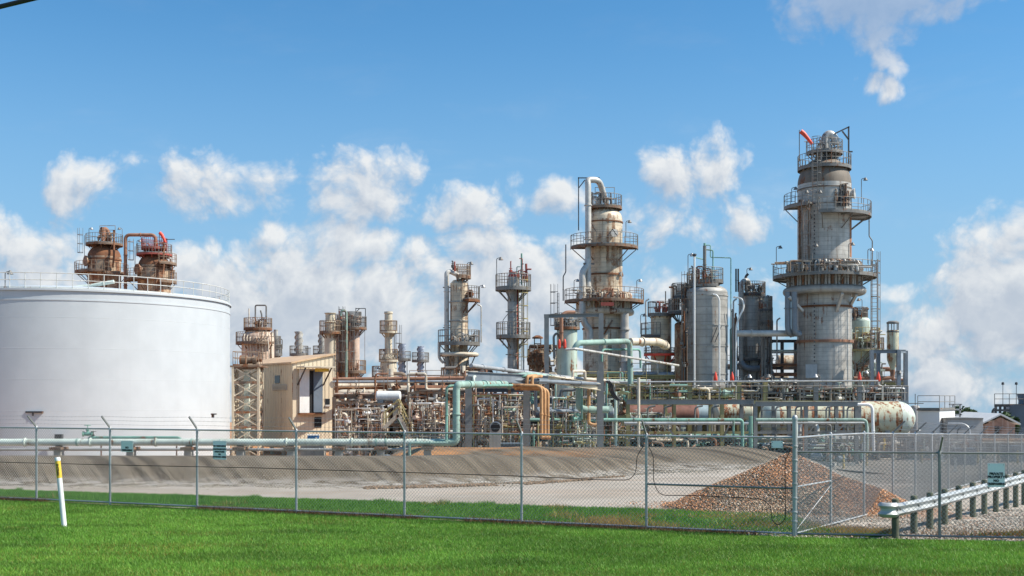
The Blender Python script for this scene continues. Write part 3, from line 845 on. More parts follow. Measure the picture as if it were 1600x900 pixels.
# slack tension cable and its loops along the fence
def fpt(x, z, off=-.05):
    k = (x - 800) / F; y = (33.6 - 13.6 * .4439) / (1 + .4439 * k)
    return Vector((k * y + off * .4, y + off, z))
def fz(x, y_):
    p = fpt(x, 0); return HC + (HOR - y_) * p.y / F
def cable(label, pts, r=.009):
    b0 = fpt(*[(pts[0][0]), 0])
    o = MB().pipe([fpt(x, fz(x, y)) for x, y in pts], r, 5, .25).build('cable', M['black'], None, loc=(b0.x, b0.y, 0))
    return tag(o, label, 'cable')
cable('thin black cable strung low along the whole length of the left fence', [(-60, 719), (0, 722), (200, 727), (400, 731), (632, 738), (815, 744), (950, 750), (985, 750), (995, 738), (996, 712), (1006, 698)])
cable('black cable hanging in two loops on the fence panel before the heap', [(1015, 699), (1022, 712), (1022, 755), (1032, 774), (1080, 774), (1190, 779), (1206, 790), (1206, 812), (1216, 822), (1228, 812), (1227, 720), (1236, 702)])
# ------------------------------------------------------------------ signs on the fences
def text_mesh(txt, size, bold, mat, name='lettering'):
    cu = bpy.data.curves.new(name, 'FONT'); cu.body = txt; cu.size = size; cu.align_x = 'CENTER'; cu.align_y = 'CENTER'
    cu.extrude = .002; cu.offset = bold; cu.resolution_u = 2
    tmp = bpy.data.objects.new('tmp', cu); COL.objects.link(tmp)
    bpy.context.view_layer.update()
    me = bpy.data.meshes.new_from_object(tmp.evaluated_get(bpy.context.evaluated_depsgraph_get()))
    bpy.data.objects.remove(tmp); me.materials.clear(); me.materials.append(mat); me.name = name
    o = bpy.data.objects.new(name, me); COL.objects.link(o); return o
def text_child(parent, txt, size, loc, dirx, mat, name='lettering', bold=.0):
    o = text_mesh(txt, size, bold, mat, name)
    dx = Vector(dirx).normalized(); up = Vector((0, 0, 1)); n = dx.cross(up)   # n faces the viewer for dx to the right
    o.matrix_world = Matrix(((dx.x, up.x, n.x, loc[0]), (dx.y, up.y, n.y, loc[1]), (dx.z, up.z, n.z, loc[2]), (0, 0, 0, 1)))
    if parent is not None:
        b_ = base_of(parent); o.location = Vector(loc) - b_; o.parent = parent
    return o
def sign(label, x0, x1, y0, y1, line, mat, lines, off=-.06):
    if line == 'L': c = fpt((x0 + x1) / 2, 0, off); d = Vector((.914, -.406, 0)); k = c.y / F
    else:
        kk = ((x0 + x1) / 2 - 800) / F; yy = (24.9 + 6 * .16) / (1 + .16 * kk) + off; c = Vector((kk * yy, yy, 0)); d = Vector((.987, -.158, 0)); k = yy / F
    w = (x1 - x0) * k / (d.x + .0); zt = HC + (HOR - y0) * k; zb = HC + (HOR - y1) * k
    T = thing('warning_sign', label, 'sign', (c.x, c.y, zb))
    m = MB(); a = c - d * w / 2; e = c + d * w / 2
    m.bar((a.x, a.y, (zt + zb) / 2), (e.x, e.y, (zt + zb) / 2), .006, zt - zb); m.build('panel', mat, T)
    nv = d.cross(Vector((0, 0, 1)))
    for s in (-.42, .42):
        for z in (zt - .03, zb + .03):
            m = MB(); q = c + d * (w * s); m.tube((q.x, q.y, z), (q.x + nv.x * .012, q.y + nv.y * .012, z), .008, 6)
            m.build('bolt', M['galv_dark'], T)
    for (txt, yy, s) in lines:
        z = HC + (HOR - yy) * k
        text_child(T, txt, s * k, (c.x + nv.x * .006, c.y + nv.y * .006, z), d, M['black'], bold=.004)
    return T
sign('small pale green no trespassing sign on the left fence', 190, 212, 689, 706, 'L', M['sign_green'], [('NO', 699.5, 4.0), ('TRESPASSING', 703.5, 3.5)])
sign('tall pale blue sign with five lines of black text on the left fence', 334, 357, 689, 718, 'L', M['sign_blue'],
     [('NO TRESPASSING', 697, 3.1), ('CONTINUES INTO', 702, 3.1), ('STRUCTURES', 706, 3.1), ('OR', 710, 3.1), ('EXTENDED AREAS', 714, 3.1)])
sign('small blank pale blue plate on the fence beside the heavy gate post', 1207, 1223, 689, 700, 'L', M['sign_blue'], [])
sign('pale blue private property sign on the low fence in front of the guard rail', 1544, 1569, 724, 761, 'R', M['sign_blue'],
     [('PRIVATE', 740.5, 5.4), ('PROPERTY', 745.5, 5.4), ('NO', 751.2, 5.0), ('TRESPASSING', 756.2, 4.7)])
# ------------------------------------------------------------------ pipeline marker on the lawn
d = 26.8
b0 = at(100.5, 823, d); tp = at(86.5, 715, d); b0.z = 0; tp.y += .12
T = thing('pipeline_marker', 'leaning white pipeline marker post with a yellow band near its top', 'marker post', b0)
dv = (tp - b0); Ld = dv.length; dn = dv.normalized()
MB().lathe_axis(b0 - dn * .2, dn, [(.058, 0), (.058, Ld + .12), (.064, Ld + .12), (.064, Ld + .18), (.055, Ld + .2), (0, Ld + .2)], 20).build('tube', M['white'], T)
MB().lathe_axis(b0, dn, [(.058, Ld - .48), (.0605, Ld - .48), (.0605, Ld - .09), (.058, Ld - .09)], 20).build('band', M['yellow'], T)
o = text_mesh('PIPELINE', .07, .002, M['black'])
nn = Vector((.12, -1, 0)).normalized(); nn = (nn - dn * nn.dot(dn)).normalized(); yy = nn.cross(dn)
c = dn * (Ld - .285) + nn * .0615
o.matrix_world = Matrix(((dn.x, yy.x, nn.x, c.x), (dn.y, yy.y, nn.y, c.y), (dn.z, yy.z, nn.z, c.z), (0, 0, 0, 1))); o.parent = T
# ------------------------------------------------------------------ guard rail
gpx = [(1399, 24.5), (1428, 25.35), (1453, 26.25), (1476, 27.25), (1498, 28.3), (1520, 29.4), (1538, 30.4), (1556, 31.4), (1572, 32.5), (1587, 33.5), (1600, 34.6), (1612, 35.7), (1623, 36.8)]
gp = [Vector((XX(x, d), d, 0)) for x, d in gpx]
GR = thing('guard_rail', 'galvanised two-wave guard rail on short round wooden posts at the right edge', 'guard rail', gp[0])
for i, p in enumerate(gp):
    m = MB(); hh = .83; a = random.Random(i).uniform(-.015, .015)
    m.lathe(p.x, p.y, [(.074, -.3), (.074, hh - .04), (.064, hh - .005), (.03, hh + .012), (0, hh + .014)], 14)
    m.build('post', M['stake_wood'], GR)
ext = [gp[0] + (gp[0] - gp[1]).normalized() * .16] + gp
prof = [(z_ * .88, o_ * .85) for z_, o_ in [(-.155, .0), (-.135, .035), (-.085, .075), (-.055, .035), (-.02, .005), (.02, .005), (.055, .035), (.085, .075), (.135, .035), (.155, .0)]]
V = []; Fc = []
side = Vector((-.8, -.6, 0)).normalized()
pts = []
for i in range(len(ext)):
    dv = (ext[min(i + 1, len(ext) - 1)] - ext[max(i - 1, 0)]).normalized(); nv = Vector((-dv.y, dv.x, 0))
    if nv.dot(Vector((.8, -.6, 0))) < 0: nv = -nv
    pts.append((ext[i] + nv * .09, nv))
nose = pts[0][0] - (ext[1] - ext[0]).normalized() * .05
pts = [(nose, pts[0][1])] + pts
for (p, nv) in pts:
    for (z, o_) in prof: V.append(tuple(p + nv * (o_ + .0) + Vector((0, 0, .62 + z))))
    for (z, o_) in reversed(prof): V.append(tuple(p + nv * (o_ - .006) + Vector((0, 0, .62 + z))))
q = 2 * len(prof)
for i in range(len(pts) - 1):
    for k in range(q): Fc.append((i * q + k, i * q + (k + 1) % q, (i + 1) * q + (k + 1) % q, (i + 1) * q + k))
m = MB(); m.add(V, Fc); m.build('rail', M['guard'], GR)
# flared end shoe: the rail's end curls round towards the viewer
e, nv = pts[0]; dv = (pts[0][0] - pts[2][0]).normalized()
m = MB(); V = []; n_ = 9
for i in range(n_):
    a = R(-10 + 155 * i / (n_ - 1)); rr = .16
    c = e + dv * (rr * math.sin(a)) - nv * 0 + nv * (-(rr - rr * math.cos(a)))
    on = (nv * math.cos(a) + dv * math.sin(a))
    for (z, o_) in prof: V.append(tuple(c + on * (o_ * 1.0 - .0) + Vector((0, 0, .62 + z * 1.15))))
q = len(prof); Fc = [(i * q + k, i * q + k + 1, (i + 1) * q + k + 1, (i + 1) * q + k) for i in range(n_ - 1) for k in range(q - 1)]
m.add(V, Fc); sh = m.build('end_shoe', M['guard'], GR)
sm = sh.modifiers.new('thick', 'SOLIDIFY'); sm.thickness = .006
for i in range(1, len(pts) - 1, 1):
    p, nv = pts[i]; m = MB()
    m.tube(p + nv * .005 + Vector((0, 0, .62)), p + nv * .035 + Vector((0, 0, .62)), .022, 8)
    m.build('bolt', M['galv_dark'], GR)
# overhead cable crossing the top left corner of the view
a = at(0, 10.5, 10.0); c = at(70, -6.5, 9.9); dv = (c - a) / (c.x - a.x)
p = [a + dv * t for t in (-9, -3, 0, .4, 3, 9)]
p[0].z -= .0; o = MB().pipe(p, .021, 8, .3).build('overhead_cable', M['black'], None, loc=tuple(a))
tag(o, 'thick black overhead cable crossing the top left corner', 'cable')
# ------------------------------------------------------------------ plant building blocks
def rail_path(m, pts, h=1.07, step=1.3, r=.022, closed=False, toe=True):
    """posts and two rails along a list of points"""
    pts = [Vector(p) for p in pts]
    if closed: pts.append(pts[0])
    for i in range(len(pts) - 1):
        a, b = pts[i], pts[i + 1]; L = (b - a).length
        n = max(1, int(round(L / step)))
        for k in range(n + (1 if i == len(pts) - 2 and not closed else 0)):
            p = a.lerp(b, k / n); m.tube(p, p + Vector((0, 0, h)), r, 5)
        for z in (h, h * .55): m.tube(a + Vector((0, 0, z)), b + Vector((0, 0, z)), r, 5)
        if toe: m.bar(a + Vector((0, 0, .05)), b + Vector((0, 0, .05)), .012, .1)
def arc(cx, cy, z, r, a0, a1, step=10):
    n = max(2, int(round((a1 - a0) / step)))
    return [Vector((cx + r * math.cos(R(a0 + (a1 - a0) * i / n)), cy + r * math.sin(R(a0 + (a1 - a0) * i / n)), z)) for i in range(n + 1)]
def platform(T, cx, cy, z, r0, r1, a0, a1, dm='steel_grey', rm='rail_grey', h=1.07, brackets=True, rk=None, name='platform'):
    m = MB(); m.sector(cx, cy, z - .05, z, r0 + .01, r1, a0, a1); m.sector(cx, cy, z - .20, z - .052, r1 - .04, r1, a0, a1)
    if brackets:
        n = max(2, int((a1 - a0) / 38) + 1)
        for i in range(n):
            t = R(a0 + 4 + (a1 - a0 - 8) * i / (n - 1)); c, s = math.cos(t), math.sin(t)
            p = Vector((cx + r0 * c, cy + r0 * s, z - .1)); q = Vector((cx + (r1 - .1) * c, cy + (r1 - .1) * s, z - .1))
            m.bar(p, q, .08, .12); w = min(1.1, (r1 - r0) * .9)
            m.bar(Vector((cx + r0 * c, cy + r0 * s, z - .15 - w)), Vector((cx + (r1 - .15) * c, cy + (r1 - .15) * s, z - .15)), .07, .07)
    P = m.build(name, M[dm], T)
    m = MB(); full = a1 - a0 > 359
    pts = arc(cx, cy, z, r1 - .03, a0, a1)
    if full: pts = pts[:-1]
    else: pts = arc(cx, cy, z, max(r0 + .2, r1 - 1.2), a0, a0 + 1, 1)[:1] + pts + arc(cx, cy, z, max(r0 + .2, r1 - 1.2), a1, a1 + 1, 1)[:1]
    rail_path(m, pts, h, 1.25, .025, full); m.build('railing', M[rm], P)
    return P
def lamp(T, x, y, z, h=1.9, side=1, mat='steel_grey'):
    m = MB(); m.pipe([(x, y, z), (x, y, z + h), (x + .28 * side, y - .05, z + h + .06)], .03, 6, .12)
    L = m.build('lamp_post', M[mat], T)
    m = MB(); m.lathe(x + .33 * side, y - .05, [(0, z + h + .12), (.07, z + h + .10), (.10, z + h + .02), (.20, z + h - .12), (.19, z + h - .13), (0, z + h - .04)], 12)
    m.build('lamp_head', M['steel_grey' if (int(x * 7) % 3) else 'galv'], L); return L
def ladder(T, p, z0, z1, face=-90, cage=True, mat='rail_grey', w=.42):
    c, s = math.cos(R(face)), math.sin(R(face)); tx, ty = -s, c
    m = MB()
    for k in (-1, 1): m.bar((p[0] + tx * w / 2 * k, p[1] + ty * w / 2 * k, z0), (p[0] + tx * w / 2 * k, p[1] + ty * w / 2 * k, z1), .045)
    z = z0 + .2
    while z < z1: m.tube((p[0] - tx * w / 2, p[1] - ty * w / 2, z), (p[0] + tx * w / 2, p[1] + ty * w / 2, z), .016, 5); z += .32
    Ld = m.build('ladder', M[mat], T)
    if cage and z1 - z0 > 3:
        m = MB(); rc = .38; ox, oy = p[0] + c * .36, p[1] + s * .36
        z = z0 + 2.1
        while z <= z1 + .9:
            q = arc(ox, oy, z, rc, face - 125, face + 125, 25)
            for i in range(len(q) - 1): m.bar(q[i], q[i + 1], .014, .05)
            z += 1.0
        for a in (-120, -60, 0, 60, 120):
            q = Vector((ox + rc * math.cos(R(face + a)), oy + rc * math.sin(R(face + a)), z0 + 2.1)); m.bar(q, q + Vector((0, 0, max(.5, z1 + .8 - z0 - 2.1))), .03, .03)
        m.build('cage', M[mat], Ld)
    return Ld
def ppipe(T, pts, r, mat, name='pipe', d=None, bend=None, n=10, flanges=()):
    """pts: (photo x, photo y, depth)"""
    m = MB(); P3 = [at(*p) for p in pts]; m.pipe(P3, r, n, bend)
    for i, f in flanges:
        a, b = P3[i], P3[i + 1]; c = a.lerp(b, f); dn = (b - a).normalized()
        m.tube(c - dn * .03, c + dn * .03, r * 1.55, 14)
    return m.build(name, M[mat], T)
class Tower:
    def __init__(s, name, label, cat, x, d, prof, mat, n=40, base=None, group=None):
        s.x, s.d, s.U = x, d, d / F; s.cx, s.cy = XX(x, d), float(d)
        s.T = thing(name, label, cat, (s.cx, s.cy, G if base is None else base), group)
        pr = [(r * s.U, ZZ(y, d)) for r, y in prof]
        if base is None: pr = [(pr[0][0], G)] + pr
        s.shell = MB().lathe(s.cx, s.cy, pr + [(0, pr[-1][1] + .002)], n).build('shell', M[mat], s.T)
    def zf(s, y, r):       # height of something seen at photo row y on the near side at radius r px
        return HC + (HOR - y) * (s.d - r * s.U) / F
    def dome(s, r, y0, y1, mat, top=0.0, k=8, name='dome'):
        z0 = ZZ(y0, s.d); z1 = ZZ(y1, s.d); pr = []
        for i in range(k + 1):
            a = math.pi / 2 * i / k; rr = r * s.U * math.cos(a)
            pr.append((max(rr, top * s.U), z0 + (z1 - z0) * math.sin(a)))
        return MB().lathe(s.cx, s.cy, pr, 40).build(name, M[mat], s.T)
    def ring(s, y, r, th, mat, name='stiffener_ring'):
        z = s.zf(y, r); u = s.U
        return MB().lathe(s.cx, s.cy, [((r - 3) * u, z - th * u), (r * u, z - th * u), (r * u, z + th * u), ((r - 3) * u, z + th * u)], 40).build(name, M[mat], s.T)
    def plat(s, y, r0, r1, a0=0, a1=360, dm='steel_grey', rm='rail_grey', **k):
        front = a0 <= -60 <= a1 or a0 <= 270 <= a1 or a0 <= -90
        z = s.zf(y, r1 if front else 0)
        return platform(s.T, s.cx, s.cy, z, r0 * s.U, r1 * s.U, a0, a1, dm, rm, **k)
    def P(s, x, y, off=0): # photo x,y at depth offset in photo px (negative: nearer)
        return at(x, y, s.d + off * s.U)
    def pipe(s, pts, r, mat, name='pipe', bend=None, n=10):
        m = MB(); m.pipe([s.P(*p) for p in pts], r * s.U, n, bend); return m.build(name, M[mat], s.T)
    def bars(s, segs, w, mat, name='brace'):
        if name == 'brace' or name == 'pipe_clamp':
            for a, b in segs: MB().bar(s.P(*a), s.P(*b), w * s.U).build(name, M[mat], s.T)
            return
        m = MB()
        for a, b in segs: m.bar(s.P(*a), s.P(*b), w * s.U)
        return m.build(name, M[mat], s.T)
    def ladder(s, x, y0, y1, off, face=-90, cage=True, mat='rail_grey'):
        p = s.P(x, y1, off); q = s.P(x, y0, off)
        return ladder(s.T, (p.x, p.y), q.z, p.z, face, cage, mat)
    def lamp(s, x, y, off, h=20, side=1):
        p = s.P(x, y, off); return lamp(s.T, p.x, p.y, p.z, h * s.U, side)
    def clutter(s, x0, x1, y0, y1, off0, off1, n, mats, seed=1, name='nozzle_pipe', r=1.2):
        rd = random.Random(seed)
        for i in range(n):
            m = MB(); x = rd.uniform(x0, x1); y = rd.uniform(y0, y1); o = rd.uniform(off0, off1)
            h = rd.uniform(.3, .9) * (y1 - y0); w = rd.uniform(-.3, .3) * (x1 - x0)
            m.pipe([s.P(x, y1, o), s.P(x, max(y0, y1 - h), o), s.P(x + w, max(y0, y1 - h), o + rd.uniform(-3, 3))], r * s.U * rd.uniform(.5, 1.2), 6)
            if rd.random() < .5:
                c = s.P(x, y1 - h * .5, o); m.lathe(c.x, c.y, [(0, c.z - .15), (.14, c.z - .12), (.14, c.z + .12), (0, c.z + .15)], 8)
                m.torus(c.x, c.y, c.z + .24, .13, .015, 10, 4)
            m.build(name, M[rd.choice(mats)], s.T)
    def manway(s, ang, y, r, size, mat='cladding_mid'):
        z = ZZ(y, s.d); c, q = math.cos(R(ang)), math.sin(R(ang)); u = s.U
        p = Vector((s.cx + (r - 3) * u * c, s.cy + (r - 3) * u * q, z))
        m = MB(); m.lathe_axis(p, (c, q, 0), [(size * u, 0), (size * u, 7 * u), (size * 1.2 * u, 7 * u), (size * 1.2 * u, 8.5 * u), (0, 9 * u)], 20)
        return m.build('manway', M[mat], s.T)

_valve_cache = {}
def valve_mesh(key):
    if key in _valve_cache: return _valve_cache[key]
    m = MB()
    m.lathe_axis((-.22, 0, 0), (1, 0, 0), [(0, 0), (.13, .0), (.13, .04), (.07, .06), (.10, .22), (.07, .38), (.13, .40), (.13, .44), (0, .44)], 10)
    m.lathe(0, 0, [(.07, 0), (.06, .16), (.09, .17), (.09, .21), (.025, .22), (.02, .42), (0, .42)], 8)
    m.torus(0, 0, .40, .14, .017, 14, 5)
    m.bar((-.13, 0, .40), (.13, 0, .40), .02); m.bar((0, -.13, .40), (0, .13, .40), .02)
    me = m.build('valve', M[key])
    mesh = me.data; bpy.data.objects.remove(me); _valve_cache[key] = mesh; return mesh
def valve(parent, p, key, sc=1.0, rz=0.0):
    o = bpy.data.objects.new('valve', valve_mesh(key)); COL.objects.link(o); o.parent = parent
    o.location = Vector(p) - base_of(parent); o.scale = (sc,) * 3; o.rotation_euler = (0, 0, rz); return o

def rack(label, x0, d0, x1, d1, zlv, bay, wid, colmat, beammat, pmats, seed, npl=5, rl=None, top_extra=0.0, rr=(.05, .14), brace=True, name='pipe_rack', cat='pipe rack', risers=8, valves=6, zb=None):
    """steel bent rack from (photo x0, depth d0) to (x1, d1); zlv: pipe levels in metres above G"""
    rd = random.Random(seed); zb = G if zb is None else zb
    A = Vector((XX(x0, d0), d0, zb)); B = Vector((XX(x1, d1), d1, zb)); L = (B - A).length; u = (B - A) / L; v = Vector((-u.y, u.x, 0))
    T = thing(name, label, cat, A)
    n = max(1, int(round(L / bay))); ztop = max(zlv) + top_extra
    for i in range(n + 1):
        for s in (0, 1):
            p = A + u * (L * i / n) + v * (wid * s); m = MB()
            m.bar(p, p + Vector((0, 0, ztop)), .20, .20) if i % 2 else m.bar(p, p + Vector((0, 0, ztop)), .22, .22)
            m.build('column', M[colmat], T)
    for z in zlv:
        m = MB()
        for s in (0, 1): m.ibeam(A + v * (wid * s) + Vector((0, 0, z)), B + v * (wid * s) + Vector((0, 0, z)), .14, .24)
        for i in range(n + 1): p = A + u * (L * i / n) + Vector((0, 0, z - .004)); m.bar(p + v * .08, p + v * (wid - .08), .12, .20)
        m.build('beam', M[beammat], T)
    if brace:
        m = MB()
        for i in range(n):
            if rd.random() < .5:
                p = A + u * (L * i / n); q = A + u * (L * (i + 1) / n); z0 = zlv[0] * .1; z1 = zlv[0]
                if rd.random() < .5: p, q = q, p
                m.bar(p + Vector((0, 0, z0)) - v * .13, q + Vector((0, 0, z1)) - v * .13, .07)
        if m.v: m.build('brace', M[beammat], T)
    for z in zlv:
        k = npl if isinstance(npl, int) else npl[zlv.index(z)]
        w = .15
        for i in range(k):
            r = rd.uniform(*rr) if rd.random() < .75 else rr[1] * rd.uniform(1, 1.6)
            w += r + .04
            if w + r > wid: break
            a0 = rd.uniform(0, .25) if rd.random() < .4 else 0; a1 = rd.uniform(.7, 1) if rd.random() < .4 else 1
            zz = z + .12 + r
            p = A + u * (L * a0) + v * w + Vector((0, 0, zz)); q = A + u * (L * a1) + v * w + Vector((0, 0, zz))
            pts = [p, q]
            if rd.random() < .5: pts = [p + Vector((0, 0, rd.choice((-1, 1)) * rd.uniform(.6, 1.6)))] + pts
            if rd.random() < .5: pts = pts + [q + Vector((0, 0, rd.choice((-1, 1)) * rd.uniform(.6, 1.6)))]
            if rd.random() < .35:   # expansion loop
                t = rd.uniform(.3, .7); c = p.lerp(q, t); hh = rd.uniform(.5, 1.1)
                ins = pts.index(p) + 1
                pts[ins:ins] = [c - u * .6, c - u * .6 + Vector((0, 0, hh)), c + u * .6 + Vector((0, 0, hh)), c + u * .6]
            MB().pipe(pts, r, 8, max(.15, r * 2.2)).build('pipe', M[rd.choice(pmats)], T)
            w += r + rd.uniform(.03, .3)
    for i in range(risers):
        t = rd.random(); s = rd.choice((-.25, -.35, -.2, .15, wid * .5)); r = rd.uniform(.03, .09)
        p = A + u * (L * t) + v * s; zt = rd.choice(zlv) + rd.uniform(-.2, .6); z0 = rd.uniform(.1, .6) * zlv[0]
        pts = [p + Vector((0, 0, z0)) + u * rd.uniform(-1, 1), p + Vector((0, 0, z0)), p + Vector((0, 0, zt)), p + Vector((0, 0, zt)) + v * rd.uniform(.3, 1.2)]
        MB().pipe(pts, r, 7).build('riser_pipe', M[rd.choice(pmats)], T)
    for i in range(valves):
        t = rd.random(); z = rd.choice(zlv + [.6, 1.0]) + rd.uniform(-.1, .4)
        valve(T, A + u * (L * t) + v * rd.uniform(-.3, .4) + Vector((0, 0, z)), rd.choice(pmats + ['steel_dark']), rd.uniform(.8, 1.5), rd.uniform(0, 3))
    if rl is not None:
        m = MB(); z = max(zlv) + .1
        o = A - v * .05 + Vector((0, 0, z)); q = B - v * .05 + Vector((0, 0, z)); rail_path(m, [o, q], 1.07, 1.6, .025)
        m.build('railing', M[rl], T)
    return T
def skid(label, x0, x1, d, dd, ztop, n, pmats, seed, name='process_skid', cat='pipework', zb=None, rr=(.02, .07), frame='steel_brown', zlo=0.0, vv=14, grid=(4, 3), fw=.11):
    """a block of tangled small-bore process piping on a frame, as deep as dd"""
    rd = random.Random(seed); zb = G if zb is None else zb
    A = Vector((XX(x0, d), d, zb)); w = XX(x1, d) - XX(x0, d)
    T = thing(name, label, cat, A + Vector((w / 2, dd / 2, 0)))
    nx, nz = grid; m = MB()
    for i in range(nx + 1):
        for y in (0, dd): m.bar(A + Vector((w * i / nx, y, zlo)), A + Vector((w * i / nx, y, ztop)), fw)
    for k in range(1, nz + 1):
        z = zlo + (ztop - zlo) * k / nz - .06
        for y in (0, dd): m.bar(A + Vector((.06, y, z)), A + Vector((w - .06, y, z)), fw * .9, fw * 1.4)
        for i in range(nx + 1): m.bar(A + Vector((w * i / nx, .06, z - .003)), A + Vector((w * i / nx, dd - .06, z - .003)), fw * .8, fw * 1.1)
    m.build('frame', M[frame], T)
    if fw > .08:
        for k in range(1, nz + 1):     # chequer-plate walkways
            z = zlo + (ztop - zlo) * k / nz + .06; m = MB(); y0 = .25 * (k % 2); m.box((A.x + w / 2, A.y + dd / 2 + y0, A.z + z), (w * (.96 if k < nz else .8), dd * .8, .04)); m.build('walkway', M[frame], T)
    for i in range(n):
        p = A + Vector((rd.uniform(0, w), rd.uniform(-.2, dd), rd.uniform(zlo, ztop)))
        pts = [p]; ax = rd.choice('xxzz')
        for k in range(rd.randint(1, 5)):
            q = pts[-1].copy()
            if ax == 'x': q.x = min(A.x + w, max(A.x, q.x + rd.choice((-1, 1)) * rd.uniform(.3, w * .35)))
            elif ax == 'z': q.z = min(zb + ztop, max(zb + zlo, q.z + rd.choice((-1, 1)) * rd.uniform(.3, 1.8)))
            else: q.y = min(A.y + dd, max(A.y - .3, q.y + rd.choice((-1, 1)) * rd.uniform(.2, 1.)))
            if (q - pts[-1]).length > .12: pts.append(q)
            ax = rd.choice({'x': 'zzy', 'z': 'xxy', 'y': 'xz'}[ax])
        if len(pts) < 2: continue
        r = rd.uniform(*rr) * (1.7 if rd.random() < .15 else 1)
        m = MB().pipe(pts, r, 7, r * 2.5)
        if rd.random() < .6:
            a, b = pts[0], pts[1]; dn = (b - a).normalized(); c = a.lerp(b, .5); m.tube(c - dn * .04, c + dn * .04, r * 1.9, 9)
        m.build('pipe', M[rd.choice(pmats)], T)
    for i in range(vv):
        valve(T, A + Vector((rd.uniform(0, w), rd.uniform(-.2, dd), rd.uniform(zlo + .2, ztop))), rd.choice(pmats), rd.uniform(.7, 1.5), rd.uniform(0, 3))
    return T
def hvessel(label, x0, x1, yc, rpx, d, mat, headmat=None, name='horizontal_tank', cat='tank', saddles=True, ang=0.0, hl=.45, group=None):
    c0 = at(x0, yc, d); c1 = at(x1, yc, d); u = d / F; r = rpx * u
    ax = (c1 - c0); L = ax.length; dn = Vector((math.cos(ang), math.sin(ang), 0)) if ang else ax.normalized()
    T = thing(name, label, cat, ((c0.x + c1.x) / 2, d, G), group)
    h = r * hl
    MB().lathe_axis(c0, dn, [(r, h), (r, L - h)], 32).build('shell', M[mat], T)
    for s in (0, 1):
        o = c0 + dn * (h if s == 0 else L - h); dd_ = -dn if s == 0 else dn
        MB().lathe_axis(o, dd_, [(r, 0)] + [(r * math.cos(a), h * math.sin(a)) for a in [math.pi / 2 * i / 8 for i in range(1, 9)]], 32).build('head', M[headmat or mat], T)
    if saddles:
        for t in (.2, .8):
            p = c0 + dn * (L * t); m = MB(); m.box((p.x, p.y, (p.z - r * .6 + G) / 2), (.35, r * 1.5, (p.z - r * .6) - G)); m.build('saddle', M['concrete'], T)
    return T
rd_l = random.Random(3)
# ------------------------------------------------------------------ storage tank
D = 80.0; TXc = XX(116, D); TR = .1293 * D; ztop = ZZ(452.5, D - TR)
T = thing('storage_tank', 'huge white cylindrical storage tank with a white handrail round its roof', 'storage tank', (TXc, D, G))
MB().lathe(TXc, D, [(TR, G), (TR, ztop)], 128).build('shell', M['tank_white'], T)
MB().lathe(TXc, D, [(TR + .10, ztop - .02), (TR + .10, ztop + .10), (TR - .05, ztop + .12), (TR * .5, ztop + .75), (.02, ztop + 1.05)], 128).build('roof', M['tank_white'], T)
m = MB(); rail_path(m, arc(TXc, D, ztop + .1, TR - .05, 0, 360, 5)[:-1], 0.93, 1.75, .026, True)
m.build('railing', M['rail_white'], T)
m = MB(); m.lathe(TXc, D, [(TR, ztop - .6), (TR + .03, ztop - .6), (TR + .03, ztop - .52), (TR, ztop - .52)], 128); m.build('wind_girder', M['tank_white'], T)
# weld seams of the shell courses stand a few millimetres proud
m = MB()
for z in np.linspace(G + 1.6, ztop - 1.6, 5): m.lathe(TXc, D, [(TR, z - .012), (TR + .004, z - .008), (TR + .004, z + .008), (TR, z + .012)], 128)
m.build('weld_seam', M['tank_white'], T)
m = MB(); y = D - TR * .45
m.pipe([at(60, 455, y), at(140, 447, y), at(178, 440, y)], .12, 12); m.build('roof_pipe', M['pipe_mint'], T)
for x in (8,):
    yy = D - TR * .85
    lamp(T, XX(x, yy), yy, ztop + .3, .9, 1)
m = MB(); m.box((XX(86, 69), 69.6, ZZ(684, 69)), (.42, .3, .38)); m.build('wall_box', M['steel_dark'], T)
m = MB(); m.box((XX(49, 69.3), 69.8, ZZ(644, 69.3)), (1.0, .3, .10)); m.box((XX(47, 69.3), 69.9, ZZ(647.5, 69.3)), (.06, .5, .2)); m.build('wall_lamp', M['steel_dark'], T)
m = MB(); m.box((XX(334, 73.3), 73.3, ZZ(647, 73.3)), (.30, .3, .08)); m.box((XX(332, 73.3), 73.4, ZZ(650, 73.3)), (.05, .5, .2)); m.build('wall_lamp', M['steel_dark'], T)

# ------------------------------------------------------------------ two rusty reactors behind the storage tank
t = Tower('reactor_column', 'rusty brown domed column behind the storage tank, left of the pair', 'process column', 163, 132, [(25, 402)], 'rusty_shell')
t.dome(25, 402, 382, 'rust', 6); t.ring(403, 26, 1.2, 'rust')
t.plat(378, 8, 28, 0, 360, 'steel_brown', 'rail_grey'); t.plat(421, 25, 44, 160, 285, 'steel_brown', 'rail_brown'); t.plat(424, 25, 36, -70, 20, 'steel_brown', 'rail_brown')
t.pipe([(163, 385, 0), (163, 362, 0), (157, 360, -4)], 6, 'rust'); t.pipe([(160, 378, -6), (163, 356, -3), (169, 362, 0), (172, 380, 0)], 3.4, 'rust_pipe')
t.clutter(154, 178, 358, 378, -10, 8, 9, ['rust', 'rust_pipe', 'rail_brown'], 4)
t.manway(222, 410, 25, 7, 'rusty_shell'); t.ladder(132, 424, 368, -6, 200)
t.pipe([(178, 360, -10), (178, 400, -25), (176, 418, -27)], 1.6, 'rust')
for x in (139, 191): t.lamp(x, 378, 0, 21, 1 if x < 160 else -1)
m = MB(); rail_path(m, [t.P(156, 368, -12), t.P(180, 368, -12), t.P(180, 368, 10)], 1.1, 1.2, .03); m.build('railing', M['rail_brown'], t.T)
t = Tower('reactor_column', 'rust orange domed column behind the storage tank with a red platform, right of the pair', 'process column', 241, 130, [(25, 416)], 'rusty_shell')
t.dome(24, 416, 396, 'rust', 6); t.ring(416, 25, 1.2, 'rust')
